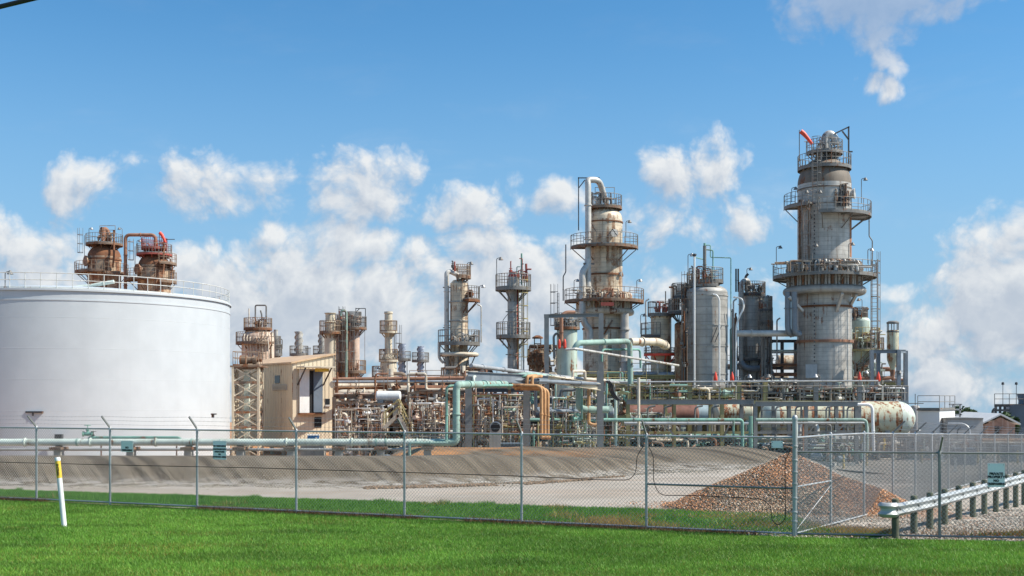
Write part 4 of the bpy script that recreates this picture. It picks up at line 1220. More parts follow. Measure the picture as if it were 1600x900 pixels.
t.plat(394, 8, 27, 0, 360, 'red_dull', 'rail_grey'); t.plat(385, 4, 20, 0, 360, 'red_dull', 'red_dull'); t.plat(433, 25, 42, 170, 290, 'steel_brown', 'rail_brown')
t.plat(437, 25, 34, -60, 30, 'steel_brown', 'rail_brown'); t.plat(408, 24, 34, -60, 30, 'steel_brown', 'rail_brown')
t.manway(230, 423, 25, 7, 'rusty_shell'); t.ladder(211, 436, 385, -6, 200, True, 'rail_brown')
t.pipe([(256, 380, -12), (256, 415, -24), (254, 428, -26)], 1.6, 'rust')
t.clutter(226, 262, 376, 394, -10, 10, 12, ['rust', 'rust_pipe', 'red_dull'], 6); t.clutter(262, 275, 395, 436, -8, 6, 8, ['rust', 'rail_brown'], 7)
t.lamp(214, 388, 0, 12, 1); t.bars([((256, 374, 0), (273, 374, 0)), ((256, 374, 0), (256, 384, 0))], 1, 'steel_dark', 'lifting_beam')
o = MB().pipe([at(196, 470, 130), at(196, 367, 130), at(243, 367, 130), at(243, 384, 130)], .19, 12, .55)
tag(o.build('overhead_pipe', M['rust_pipe'], None, loc=(XX(196, 130), 130, G)), 'fat rusty pipe looping over between the two brown columns behind the tank', 'pipe')
o = MB(); p = [at(196, 700, 130), at(196, 469, 130)]; o.bar(p[0] , p[1], .25)
tag(o.build('support_post', M['steel_brown'], None, loc=(XX(196, 130), 130, G)), 'brown post under the fat looping pipe behind the storage tank', 'post')
def windsock(label, x, y0, y1, pts, d):
    b_ = at(x, y0, d); T = thing('windsock', label, 'windsock', b_)
    MB().tube(b_, at(x, y1, d), .035, 6).build('pole', M['steel_grey'], T)
    q = [at(px_, py_, d) for px_, py_, r_ in pts]; V = MB(); n = 14; vs = []
    for i, p in enumerate(q):
        dn = (q[min(i + 1, len(q) - 1)] - q[max(i - 1, 0)]).normalized(); a = dn.cross(Vector((0, 1, 0))).normalized(); b2 = a.cross(dn); r = pts[i][2] * d / F
        vs += [p + a * (r * math.cos(2 * math.pi * k / n)) + b2 * (r * math.sin(2 * math.pi * k / n)) for k in range(n)]
    V.add(vs, [(i * n + k, i * n + (k + 1) % n, (i + 1) * n + (k + 1) % n, (i + 1) * n + k) for i in range(len(q) - 1) for k in range(n)])
    V.build('sock', M['red_orange'], T)
windsock('small red windsock above the rust orange column behind the tank', 249, 395, 362, [(249.5, 363.5, 2.6), (253, 367, 2.6), (256, 373, 2.2), (258.5, 379, 1.8)], 129)

# ------------------------------------------------------------------ cream drum column behind the beige building
t = Tower('regenerator_vessel', 'cream drum vessel with pipes over its top behind the beige building', 'process vessel', 403, 122, [(25, 530)], 'cream_pink')
t.dome(25, 531, 512, 'cream_pink', 3); t.plat(512, 3, 22, 0, 360, 'rust', 'rail_brown'); t.plat(534, 25, 34, 150, 330, 'steel_brown', 'rail_brown')
t.pipe([(399, 512, 0), (399, 477, 0), (416, 477, 0), (416, 510, 0)], 1.2, 'steel_grey'); t.pipe([(389, 512, 0), (389, 482, 0)], .9, 'pipe_cream')
t.pipe([(409, 508, 0), (409, 492, 0), (407, 485, 0)], 1.2, 'steel_grey'); t.clutter(388, 418, 494, 512, -12, 8, 12, ['rust', 'pipe_cream', 'steel_grey'], 3)
for i in range(9):
    x = 384 + i * 4.7; t.pipe([(x, 516 + (i % 3) * 3, -14), (x - 3, 528, -26), (x, 560 + i * 3, -27)], .7, 'pipe_cream')
t.pipe([(425, 520, -6), (425, 600, -22)], 2.2, 'pipe_cream'); t.ladder(412, 600, 516, -28, -90, True, 'rail_brown')
def strake_stack(label, x, ytop, r, d, mat, yplat, group, dirn=1, lad=True):
    t = Tower('ventilation_stack', label, 'stack', x, d, [(r, ytop)], mat, 24, group=group)
    for s in range(3):
        m = MB(); V = []; n = 40; z0 = ZZ(590, d); z1 = ZZ(ytop, d); rr = r * t.U
        turns = (z1 - z0) / (rr * 2 * 2.6)
        for i in range(n + 1):
            a = 2 * math.pi * (turns * i / n + s / 3) * dirn; z = z0 + (z1 - z0) * i / n
            for q in (rr * .98, rr * 1.27): V.append((t.cx + q * math.cos(a), t.cy + q * math.sin(a), z))
        m.add(V, [(2 * i, 2 * i + 1, 2 * i + 3, 2 * i + 2) for i in range(n)])
        o = m.build('spiral_strake', M[mat], t.T); md = o.modifiers.new('thick', 'SOLIDIFY'); md.thickness = .03
    t.plat(yplat, r, r + 9, 0, 360, 'steel_grey', 'rail_grey', h=.95, brackets=False); 
    if lad: t.ladder(x + r + 3, 600, yplat, -1, 0, True)
    return t
g = 'stacks with spiral strakes'
strake_stack('dark grey spiral-straked stack above the left part of the beige roof', 467, 518, 5.5, 135, 'cladding_dark', 553, g)
strake_stack('dark grey spiral-straked stack beside the cream column at the roof tip', 503, 522, 5, 135, 'cladding_dark', 553, g)
strake_stack('pale violet-grey spiral-straked stack just right of the bulbous cream stack', 628, 537, 5, 140, 'strake_metal', 561, g)
strake_stack('pale violet-grey spiral-straked stack standing alone left of the tall piped column', 657, 541, 4.6, 140, 'strake_metal', 563, g)
t = Tower('slim_column', 'dark piped column right behind the cream drum vessel', 'process column', 431, 130, [(3.4, 515)], 'cladding_dark', 20)
t.plat(553, 3, 10, -120, 90); t.plat(540, 3, 8, -90, 60); t.pipe([(437, 600, 0), (437, 530, 0), (441, 530, 0), (441, 545, 0)], .8, 'steel_grey')

# ------------------------------------------------------------------ cluster above the building's right end
t = Tower('exhaust_stack', 'slim cream stack with two collars at the right end of the beige roof', 'stack', 516, 112, [(9, 520), (8, 519), (8, 505), (9.5, 504), (9.5, 503), (7.5, 502), (7.5, 491), (9, 490), (9, 489)], 'cream', 28)
t.plat(518, 9, 17, 0, 360, 'steel_brown', 'rail_brown'); t.ladder(527, 600, 492, -2, 0)
t.lamp(505, 518, 0, 12)
t = Tower('fractionating_column', 'pinkish cream column under the teal gooseneck pipe', 'process column', 534, 114, [(10, 505), (8, 498), (6, 494)], 'cream_pink', 28)
t.plat(508, 10, 15, 0, 360, 'rust', 'rail_brown'); t.plat(580, 10, 18, 0, 360, 'steel_brown', 'rail_brown')
t.pipe([(530, 600, -12), (530, 500, -12)], 2.2, 'rust_pipe'); t.clutter(528, 540, 484, 505, -8, 6, 8, ['rust', 'red_dull', 'steel_dark'], 11)
t.ladder(526, 600, 510, -10)
o = MB().pipe([at(541, 610, 110), at(541, 486, 110), at(533, 485, 110), at(533, 494, 110)], .12, 10, .4)
tag(o.build('gooseneck_pipe', M['pipe_teal_pale'], None, loc=(XX(541, 110), 110, G)), 'tall pale teal gooseneck pipe in front of the pink columns', 'pipe')
t = Tower('fractionating_column', 'pink and cream column with a dark square cage platform on its top', 'process column', 553, 113, [(9, 500)], 'cream_pink', 28)
t.plat(511, 9, 20, -150, 60, 'steel_brown', 'rail_grey'); t.plat(580, 9, 19, -150, 60, 'steel_brown', 'rail_brown'); t.plat(504, 3, 12, 0, 360, 'steel_dark', 'rail_grey')
t.pipe([(546, 600, -11), (546, 505, -11)], 2, 'rust_pipe'); t.ladder(549, 600, 505, -12); t.clutter(543, 562, 490, 508, -8, 6, 12, ['rust', 'steel_dark', 'cream_pink'], 12)
t.clutter(543, 562, 565, 580, -12, -5, 8, ['rust', 'rust_pipe'], 13)
t.bars([((556, 504, 0), (556, 481, 0)), ((556, 482, 0), (571, 482, 0)), ((556, 488, 0), (562, 482, 0)), ((571, 482, 0), (571, 497, 0)), ((556, 497, 0), (571, 497, 0)), ((571, 497, 0), (571, 511, 0))], 1.1, 'steel_dark', 'lifting_beam')
t.pipe([(570, 511, 0), (570, 580, 0)], .35, 'steel_grey')

# ------------------------------------------------------------------ bulbous cream stack
t = Tower('exhaust_stack', 'cream stack with a bulging base and two railed platforms', 'stack', 607, 118, [(13, 588), (13, 570), (12, 563), (8.5, 556), (6, 552), (5.8, 519), (7, 512), (6.4, 503), (7.5, 501.5), (6.2, 500), (6, 491), (7, 490), (6.6, 487)], 'cream', 32)
t.plat(517, 6, 14, 0, 360, 'cream', 'rail_brown'); t.plat(562, 7, 15, 0, 360, 'cream', 'rail_brown'); t.ladder(616, 600, 520, -3, 0)
t.plat(589, 12, 26, 150, 240, 'steel_brown', 'rail_brown'); t.lamp(595, 560, 0, 13); t.lamp(586, 589, 0, 14); t.lamp(593, 589, 0, 14)

# ------------------------------------------------------------------ tall piped column
t = Tower('distillation_column', 'grey cream column with a tall pipe up its left side', 'process column', 717, 96, [(16, 556), (14, 553), (13.6, 470), (13.6, 443), (9, 438)], 'cladding_warm')
t.pipe([(698, 640, -4), (698, 426, -4), (703, 424, 0), (716, 430, 0), (717, 440, 0)], 3.8, 'pipe_silver', bend=.35)
t.plat(430, 6, 19, -100, 100, 'steel_brown', 'rail_brown', h=.9); t.plat(466, 13, 33, -60, 20, 'rust', 'rail_grey'); t.plat(535, 15, 33, -170, 40, 'steel_grey', 'rail_grey')
t.ring(471, 15, 1, 'cladding_mid'); t.ring(501, 15, 1, 'cladding_mid')
m = MB(); m.torus(t.cx, t.cy, t.zf(553, 30), 28 * t.U, 3.2 * t.U); m.build('ring_header', M['pipe_cream'], t.T)
for a in (150, 190, 230, 270, 310, 350):
    c, s = math.cos(R(a)), math.sin(R(a)); z = t.zf(553, 30)
    m = MB(); m.bar((t.cx + 26 * t.U * c, t.cy + 26 * t.U * s, z - .1), (t.cx + 15 * t.U * c, t.cy + 15 * t.U * s, z - 1.4), .09); m.build('bracket', M['steel_grey'], t.T)
t.ladder(727, 538, 425, -15, -80, False, 'rail_brown'); t.clutter(704, 742, 518, 535, -22, -16, 16, ['steel_grey', 'rail_grey', 'pipe_silver'], 21); t.clutter(728, 738, 452, 466, -12, -4, 7, ['rust', 'rust_pipe'], 22)
t.clutter(706, 712, 405, 424, -4, 4, 4, ['rust', 'red_dull', 'steel_dark'], 23); t.pipe([(752, 535, 0), (752, 478, 0), (746, 476, 0)], 1.1, 'pipe_silver')
for i, (x, y) in enumerate(((730, 428), (749, 464))): t.lamp(x, y, 0, 17)
for y in (449, 512, 567): t.bars([((692, y, -4), (712, y, -6))], 1.6, 'rail_grey', 'pipe_clamp')
t.pipe([(686, 535, -10), (686, 560, -10), (693, 567, -8)], 2.2, 'pipe_silver')

# ------------------------------------------------------------------ thin column with octagonal platforms and a red strip
t = Tower('slim_column', 'thin grey column with red streak and two octagonal railed platforms', 'process column', 802, 92, [(9, 440), (7, 427)], 'cladding_mid')
t.plat(448, 8, 28, -200, 160, 'steel_grey', 'rail_grey'); t.plat(524, 9, 27, -200, 160, 'steel_grey', 'rail_grey')
MB().lathe(t.cx, t.cy, [(9.25 * t.U, G + 2), (9.25 * t.U, ZZ(453, 92))], 6, -52, -22).build('red_strip', M['red_dull'], t.T)
MB().lathe(t.cx, t.cy, [(8.0 * t.U, ZZ(446, 92)), (8 * t.U, ZZ(430, 92)), (5 * t.U, ZZ(425, 92)), (0, ZZ(424, 92))], 20).build('cap', M['red_dull'], t.T)
t.pipe([(818, 600, -4), (818, 452, -4)], 1.3, 'pipe_silver'); t.ladder(812, 600, 448, -9, -40, True, 'rail_yellow'); t.ladder(812, 524, 448, -9, -40, False, 'rail_grey')
t.clutter(797, 824, 400, 440, -10, 6, 10, ['steel_grey', 'red_dull', 'steel_dark', 'pipe_teal_pale'], 24); t.lamp(776, 446, -6, 42, 1); t.pipe([(786, 540, -4), (786, 500, -4), (794, 490, -6)], .5, 'steel_grey')
for y in (487, 554): t.bars([((790, y, -9), (812, y, -9))], 1.4, 'rail_grey', 'pipe_clamp')
t.pipe([(815, 445, 0), (815, 396, 0)], 1.4, 'pipe_teal'); t.pipe([(823, 440, 0), (822, 412, 0)], 1.8, 'red_dull')

# ------------------------------------------------------------------ centre tower
t = Tower('distillation_tower', 'cream and rust tower with a silver pipe looping over its top', 'process tower', 944, 106, [(33, 483), (27, 462), (28.5, 455), (28.5, 345)], 'cladding_warm', 64)
t.dome(28.5, 345, 322, 'cladding_warm', 5, 10)
for y, r, th in ((427, 30, 1.3), (344, 29.6, 1.0), (512, 34.5, 1.2)): t.ring(y, r, th, 'rust')
t.plat(320, 6, 28, 0, 360, 'steel_brown', 'rail_grey'); t.plat(380, 28.5, 53, -178, 5, 'steel_brown', 'rail_grey'); t.plat(466, 29, 62, -185, 15, 'steel_brown', 'rail_brown')
m = MB(); m.torus(t.cx, t.cy, t.zf(485, 45), 42 * t.U, 5 * t.U, 48, 12); m.build('ring_header', M['pipe_cream'], t.T)
for i in range(38):
    a = R(-200 + 220 * i / 37); c, s = math.cos(a), math.sin(a); ro = 42 * t.U; ri = 29 * t.U; z0 = t.zf(485, 45); z1 = t.zf(455, 40)
    m = MB(); m.pipe([(t.cx + ro * c, t.cy + ro * s, z0), (t.cx + ro * c, t.cy + ro * s, z1), (t.cx + ri * c, t.cy + ri * s, z1 - .1)], 1.9 * t.U, 7, .3)
    m.lathe(t.cx + ro * c, t.cy + ro * s, [(1.9 * t.U, z1 - .75), (3 * t.U, z1 - .74), (3 * t.U, z1 - .66), (1.9 * t.U, z1 - .65)], 8)
    m.build('feed_pipe', M['pipe_cream' if i % 5 else 'rust_pipe'], t.T)
t.pipe([(919, 478, -36), (919, 410, -36), (919, 290, -30), (918, 281, -28), (936, 281, -20), (943, 303, -8), (948, 318, -2)], 4.7, 'pipe_silver', bend=.55, n=14)
t.pipe([(934, 318, -4), (940, 304, -6), (942, 292, -10)], 4.2, 'pipe_silver', n=12)
t.pipe([(919, 405, -36), (918, 415, -37), (910, 425, -42), (910, 492, -44), (913, 505, -44), (922, 516, -42), (922, 540, -42)], 5.2, 'pipe_silver', bend=.7, n=14)
t.bars([((912, 412, -42), (928, 412, -32))], 2.6, 'steel_grey', 'pipe_clamp')
t.bars([((904, 277, -16), (904, 360, -16)), ((903, 278, -16), (937, 278, -16)), ((904, 294, -16), (914, 281, -16))], 1.5, 'steel_dark', 'lifting_beam')
t.pipe([(976, 490, -30), (976, 640, -30)], 6.5, 'pipe_silver', n=14); t.pipe([(884, 382, 0), (884, 425, 0), (880, 432, 0), (880, 470, 0)], .9, 'steel_grey')
m = MB(); q = t.P(958, 365, -31); m.lathe_axis(q, (.35, -1, 0), [(.28, -.3), (.28, .25), (.36, .25), (.36, .33), (0, .34)], 18); m.build('manway', M['pipe_silver'], t.T)
t.bars([((950, 368, -45), (957, 358, -45)), ((957, 358, -45), (964, 368, -45)), ((922, 345, -28), (931, 362, -28))], 1.2, 'steel_dark')
t.clutter(905, 970, 448, 466, -46, -36, 26, ['rail_brown', 'pipe_cream', 'rust_pipe', 'steel_grey'], 31); t.clutter(925, 962, 298, 320, -18, 10, 14, ['steel_grey', 'rail_grey', 'steel_dark'], 32)
m = MB(); rail_path(m, [t.P(930, 312, -10), t.P(960, 312, -10), t.P(960, 312, 14)], 1.1, 1.0, .03); m.build('railing', M['rail_grey'], t.T)
t.bars([((957, 500, -36), (944, 522, -34))], 2.5, 'steel_brown', 'strut')
MB().box(t.P(949, 475, -64), (1.15, .12, .32)).build('red_box', M['red_dull'], t.T)
for x, y in ((978, 372), (995, 458), (897, 458)): t.lamp(x, y, -10, 26 if x == 978 else 20)
t.ladder(872, 545, 458, -10, 200, True, 'rail_grey'); t.manway(-40, 430, 28, 3)

# ------------------------------------------------------------------ mint vessel at the foot of the centre tower
t = Tower('surge_drum', 'pale mint vessel with a railed top in front of the centre tower', 'process vessel', 886, 92, [(16, 518)], 'vessel_mint')
t.dome(16, 518, 512, 'vessel_mint', 2); t.plat(510, 4, 20, 0, 360, 'steel_brown', 'rail_grey')
t.clutter(868, 905, 494, 512, -16, 4, 22, ['steel_grey', 'pipe_cream', 'rail_grey', 'rust'], 41)
t.pipe([(877, 540, -24), (877, 494, -24), (884, 488, -22), (898, 488, -16)], 3, 'rust_pipe', bend=.35)
t.pipe([(866, 560, -22), (865, 525, -22), (870, 520, -22), (876, 530, -22)], 1.8, 'steel_grey', bend=.3)
for x in (874, 882.5):
    m = MB(); p = t.P(x, 545, -26); m.lathe(p.x, p.y, [(.05, p.z), (.12, p.z + .1), (.11, p.z + .5), (.06, p.z + .72), (0, p.z + .78)], 10); m.build('relief_valve', M['red_orange'], t.T)
# steel portal over it
m = MB(); d = 86
for a, b in (((854, 620), (854, 492)), ((939, 620), (939, 490))): m.bar(at(*a, d), at(*b, d), .34, .3)
m.ibeam(at(850, 494, d), at(942, 492, d), .25, .25)
T = thing('goalpost_gantry', 'grey steel goalpost frame standing over the pale mint vessel', 'steel frame', (XX(854, d), d, G)); m.build('frame', M['galv_dark'], T)
m = MB(); m.bar(at(854, 620, 90), at(854, 600, 90), .3); 

t = Tower('rusty_drum', 'small rust red drum under an open lantern frame left of the goalpost gantry', 'process vessel', 840, 94, [(9, 566), (9, 548)], 'rusty_shell', 24)
m = MB()
for a in (45, 135, 225, 315): m.bar((t.cx + 7 * t.U * math.cos(R(a)), t.cy + 7 * t.U * math.sin(R(a)), ZZ(548, 94)), (t.cx + 7 * t.U * math.cos(R(a)), t.cy + 7 * t.U * math.sin(R(a)), ZZ(528, 94)), .07)
m.box((t.cx, t.cy, ZZ(537, 94)), (.52, .52, .05)); m.build('lantern_leg', M['steel_brown'], t.T)
MB().lathe(t.cx, t.cy, [(8.5 * t.U, ZZ(529, 94)), (8.5 * t.U, ZZ(527, 94)), (3 * t.U, ZZ(524, 94)), (0, ZZ(524, 94))], 16).build('cap', M['steel_brown'], t.T)
t.plat(566, 9, 16, 0, 360, 'steel_brown', 'rail_brown'); t.clutter(825, 856, 545, 566, -18, -6, 18, ['rust', 'pipe_cream', 'steel_brown', 'rail_brown'], 71)
# ------------------------------------------------------------------ columns between the centre tower and the dark drum
t = Tower('stripper_column', 'short cream column with two railed platforms right of the centre tower', 'process column', 1033, 100, [(16, 502), (16, 494)], 'cladding_warm')
t.dome(16, 494, 489, 'cladding_mid', 2); t.plat(490, 5, 21, -190, 60, 'steel_grey', 'rail_grey'); t.plat(525, 16, 32, 160, 260, 'steel_dark', 'rail_grey')
t.plat(552, 16, 28, -170, 10, 'red_orange', 'rail_brown', h=.5); t.clutter(1024, 1052, 468, 488, -14, 6, 18, ['rust', 'steel_grey', 'rust_pipe', 'red_dull'], 51)
t.pipe([(1049, 490, 0), (1049, 446, 0), (1052, 443, 0)], 1.2, 'pipe_silver'); t.lamp(1001, 522, 0, 30); t.pipe([(1040, 488, 0), (1040, 455, 0)], .9, 'steel_grey')
t = Tower('slim_column', 'short rust-red domed column with a ladder left of the dark grey drum', 'process column', 1062, 98, [(8, 508)], 'rusty_shell')
t.dome(8, 508, 503, 'rust'); t.ladder(1068, 620, 440, -10, -60, True, 'rail_brown'); t.plat(486, 4, 18, -180, 180, 'steel_dark', 'rail_grey'); t.plat(462, 4, 12, -180, 100, 'steel_dark', 'rail_grey')
t.clutter(1050, 1074, 440, 486, -10, 4, 24, ['steel_dark', 'rust', 'steel_grey', 'rail_brown'], 52)

# ------------------------------------------------------------------ dark grey drum
t = Tower('coke_drum', 'wide dark grey domed drum with thin pale pipes up its front', 'process drum', 1103, 98, [(33.5, 458)], 'cladding_mid', 64)
t.dome(33.5, 458, 444, 'cladding_mid', 2, 10)
for y in (460, 507, 540, 584): t.ring(y, 34.4, .9, 'cladding_mid')
t.plat(443, 3, 30, 120, 300, 'steel_grey', 'rail_grey'); t.plat(437, 3, 27, -180, 60, 'steel_grey', 'rail_grey')
for pts, r in (([(1085, 620, -38), (1085, 400, -38)], 1.5), ([(1124, 610, -36), (1124, 468, -36), (1120, 461, -36), (1114, 460, -34)], 1.4)): t.pipe(pts, r, 'white')
t.pipe([(1150, 620, -20), (1150, 505, -20), (1163, 480, -18), (1160, 466, -16), (1146, 464, -10)], 1.4, 'white', bend=1.0)
t.pipe([(1101, 443, 0), (1101, 384, 0)], 2.6, 'steel_grey'); t.pipe([(1101, 390, 0), (1114, 391, 0), (1114, 443, 0)], 1, 'pipe_teal')
t.pipe([(1101, 383, 0), (1110, 383, 0), (1110, 402, 0), (1142, 403, 0), (1142, 600, 0)], .8, 'pipe_teal'); t.pipe([(1101, 392, 0), (1101, 380, 0)], 1.8, 'pipe_teal')
t.pipe([(1085, 402, -30), (1098, 405, 0)], .8, 'pipe_teal'); t.lamp(1075, 440, -4, 42, 1)
MB().lathe(t.P(1085, 398, -38).x, t.P(1085, 398, -38).y, [(.04, ZZ(402, 96)), (.18, ZZ(399, 96)), (.18, ZZ(397, 96)), (0, ZZ(396, 96))], 12).build('vent_cap', M['steel_dark'], t.T)
t.bars([((1111, 535, -36), (1121, 510, -36)), ((1117, 535, -36), (1127, 510, -36))], 1.2, 'steel_dark'); t.clutter(1080, 1112, 412, 440, -14, 10, 16, ['steel_dark', 'steel_grey', 'rail_grey', 'red_dull'], 53)
t.clutter(1064, 1074, 452, 600, -36, -28, 22, ['steel_dark', 'steel_grey', 'rust', 'rail_brown'], 54, r=1.0)
# ------------------------------------------------------------------ dark slim column with a duct up its front
t = Tower('reactor_column', 'dark grey column with a thick duct up its front beside the big tower', 'process column', 1175, 104, [(18, 462)], 'cladding_dark', 48)
t.dome(18, 462, 455, 'cladding_dark', 2); t.plat(458, 5, 21, -200, 160, 'steel_dark', 'rail_grey')
t.pipe([(1158, 640, -18), (1158, 448, -18), (1160, 440, -16), (1168, 437, -8), (1172, 450, 0)], 3.8, 'cladding_dark', 'duct', .35, 14)
for x in (1150, 1153.5): t.pipe([(x, 456, -4), (x, 420, -4)], 1.3, 'black')
t.pipe([(1165, 455, 0), (1165, 432, 0), (1169, 428, 0)], 2, 'steel_dark'); t.lamp(1167, 442, 0, 22); t.plat(500, 18, 32, -40, 40, 'steel_dark', 'rail_grey'); t.plat(560, 18, 26, -160, -20, 'steel_dark', 'rail_grey')
t.clutter(1164, 1192, 442, 458, -16, 8, 16, ['steel_dark', 'steel_grey'], 55); t.clutter(1140, 1152, 465, 600, -20, -4, 26, ['steel_dark', 'steel_grey', 'rail_grey'], 56); t.clutter(1182, 1200, 560, 600, -20, -4, 18, ['steel_dark', 'steel_grey', 'pipe_silver'], 57)
t.pipe([(1158, 566, -24), (1164, 574, -26), (1180, 577, -28), (1196, 574, -28), (1206, 582, -28), (1206, 620, -28)], 4.6, 'pipe_blue', bend=.6, n=14)
t = Tower('accumulator_column', 'small grey column with two red relief valves right of the dark column', 'process column', 1196, 101, [(7, 482)], 'cladding_mid', 24)
t.plat(503, 6, 11, -180, 180, 'steel_dark', 'rail_grey'); t.plat(520, 6, 12, -180, 100, 'steel_dark', 'rail_grey'); t.plat(482, 5, 11, -180, 100, 'steel_dark', 'rail_grey')
for x in (1191, 1196):
    p = t.P(x, 481, -6); m = MB(); m.lathe(p.x, p.y, [(.06, p.z), (.09, p.z + .08), (.07, p.z + .35), (0, p.z + .42)], 8); m.build('relief_valve', M['red_dull'], t.T)
t.lamp(1205, 503, 0, 40, -1); t.ladder(1201, 620, 484, -6, -60, False)
t.clutter(1188, 1206, 505, 600, -10, 4, 26, ['steel_dark', 'steel_grey', 'rail_grey'], 58)

# ------------------------------------------------------------------ the big tower
t = Tower('distillation_tower', 'tallest grey tower with three ring platforms and a rust stain down its right side', 'process tower', 1288, 100, [(41.5, 535), (41, 470), (41, 316)], 'cladding_grey', 80)
t.Tmain = t.T
MB().lathe(t.cx, t.cy, [(41 * t.U, ZZ(316, 100)), (41 * t.U, ZZ(290, 100))], 80).build('upper_band', M['cladding_grey'], t.T)
t.dome(41, 290, 246, 'dome_brown', 11, 12)
for y, r, th, mt in ((477, 43, 1.6, 'rust'), (532, 44, 2.0, 'rust_pipe'), (290, 41.8, 1.0, 'dome_brown'), (316, 41.6, .8, 'steel_dark')): t.ring(y, r, th, mt)
t.plat(255, 10, 41, 0, 360, 'steel_grey', 'rail_grey'); t.plat(233, 6, 28, -200, 20, 'steel_grey', 'rail_grey', h=1.0)
t.plat(327, 41, 71, -112, 22, 'steel_grey', 'rail_grey'); t.plat(324, 41, 62, 168, 232, 'steel_grey', 'rail_grey'); t.plat(424, 42, 79, 0, 360, 'steel_grey', 'rail_grey')
# rust stain down the right flank, where the platform drips
m = MB(); m.torus(t.cx, t.cy, t.zf(450, 60), 57 * t.U, 6.5 * t.U, 64, 14); m.build('ring_header', M['cladding_mid'], t.T)
for i in range(44):
    a = R(-200 + 220 * i / 43); c, s = math.cos(a), math.sin(a); ro = 56 * t.U; ri = 41 * t.U; z0 = t.zf(450, 58); z1 = t.zf(406, 60) + (.12 if i % 2 else 0)
    m = MB(); m.pipe([(t.cx + ro * c, t.cy + ro * s, z0), (t.cx + ro * c, t.cy + ro * s, z1), (t.cx + ri * c, t.cy + ri * s, z1 - .1)], 2.0 * t.U, 8, .3)
    for zz in (.6, 1.1): m.lathe(t.cx + ro * c, t.cy + ro * s, [(2 * t.U, z1 - zz), (3.2 * t.U, z1 - zz + .01), (3.2 * t.U, z1 - zz + .09), (2 * t.U, z1 - zz + .1)], 8)
    m.build('feed_pipe', M['cladding_mid' if i % 3 else 'steel_brown'], t.T)
t.clutter(1228, 1350, 403, 424, -74, -60, 34, ['steel_grey', 'rail_grey', 'pipe_silver', 'rail_brown'], 61, r=1.5)
for x, o_ in ((1231, -46), (1241, -50)): t.pipe([(x, 456, o_), (x, 512, o_), (x + 2, 521, o_), (x + 8, 522, o_ + 8)], 4.6, 'pipe_blue', bend=.5, n=14)
t.pipe([(1150, 521, -30), (1210, 521, -30), (1250, 521, -30)], 5, 'pipe_silver', n=14)
for a, b in (((1233, 464, -52), (1254, 486, -36)), ((1316, 458, -60), (1307, 486, -40)), ((1338, 460, -40), (1328, 478, -20))): t.bars([(a, b)], 4, 'pipe_silver', 'strut')
# vent piece on the crown: two legs joining under a hood
t.pipe([(1282, 250, 0), (1285, 232, 0), (1290, 218, 0)], 5, 'pipe_silver', n=12); t.pipe([(1299, 250, 0), (1297, 232, 0), (1290, 216, 0)], 5.5, 'pipe_silver', n=12)
t.pipe([(1289, 232, -2), (1289, 214, -2), (1296, 208, -2), (1305, 216, -2), (1307, 226, -2)], 6, 'pipe_silver', bend=.5, n=14)
t.clutter(1268, 1310, 215, 250, -20, 10, 24, ['steel_dark', 'steel_grey', 'cladding_dark'], 62)
t.bars([((1326, 292, -8), (1326, 198, -8)), ((1327, 198, -8), (1304, 209, -8)), ((1326, 218, -8), (1316, 205, -8)), ((1326, 237, -8), (1332, 237, -8))], 2.0, 'steel_dark', 'davit_crane')
t.clutter(1306, 1326, 282, 322, -46, -34, 26, ['steel_dark', 'steel_grey', 'rail_brown'], 63)
t.manway(-25, 306, 41, 7, 'pipe_silver')
t.ladder(1274, 330, 232, -44, -90, True); t.ladder(1258, 424, 328, -44, -100, True)
for x, r_ in ((1250, 2.4), (1254, 1.3), (1264, 1.6)): t.pipe([(x, 424, -38 if x > 1252 else -26), (x, 312, -38 if x > 1252 else -26)], r_, 'steel_brown', 'conduit')
m = MB()
for k in range(44):
    y = 330 + k * 6
    if 398 < y < 470: continue
    q = at(1272.5, y, t.d - 38.6 * t.U); m.box((q.x, q.y, q.z), (.09, .12, .12))
m.build('cladding_clip', M['steel_dark'], t.T)
m = MB(); q = at(1267.5, 580, t.d - 37.6 * t.U)
for s in (0,): m.box((q.x, q.y - .08, q.z), (.95, .04, 1.15), R(-8))
m.build('name_plate', M['galv'], t.T)
t.pipe([(1358, 324, 0), (1358, 369, 0), (1363, 376, 0), (1363, 415, 0)], .9, 'steel_grey')
for x, y, o_, h in ((1237, 316, -10, 22), (1254, 320, -60, 20), (1346, 318, -20, 38), (1213, 414, -10, 28), (1269, 410, -70, 26), (1326, 410, -68, 28), (1356, 412, -20, 22), (1275, 320, -60, 20)): t.lamp(x, y, o_, h)
windsock('bright red windsock on top of the tallest tower', 1249, 252, 203, [(1251, 205, 3.6), (1256, 209, 3.6), (1262, 216, 2.8), (1269, 225, 2.2)], 98)
mk('rust_wash', (.30, .13, .06), .8, 0, .5, streak=.9, dirt=(.42, .36, .30))
MB().lathe(t.cx, t.cy, [(41.15 * t.U, ZZ(404, 100)), (41.15 * t.U, ZZ(330, 100))], 6, -38, -8).build('rust_wash', M['rust_wash'], t.T)
T = thing('support_gantry', 'dark steel frame with pipes between the small grey column and the tallest tower', 'steel frame', (XX(1222, 103), 103, G))
for x in (1203, 1222, 1243): m = MB(); m.bar((XX(x, 103), 103, G), at(x, 533, 103), .26); m.build('column', M['steel_dark'], T)
for y in (533, 575, 600): m = MB(); m.bar(at(1203, y, 102.8), at(1247, y, 102.8), .18, .26); m.build('beam', M['steel_dark'], T)
for y, r, mt in ((548, .09, 'pipe_mint'), (551, .07, 'pipe_silver'), (570, .12, 'rust_pipe'), (585, .16, 'rust_pipe'), (592, .1, 'pipe_silver')): MB().pipe([at(1198, y, 102.3), at(1250, y, 102.3)], r, 8).build('pipe', M[mt], T)
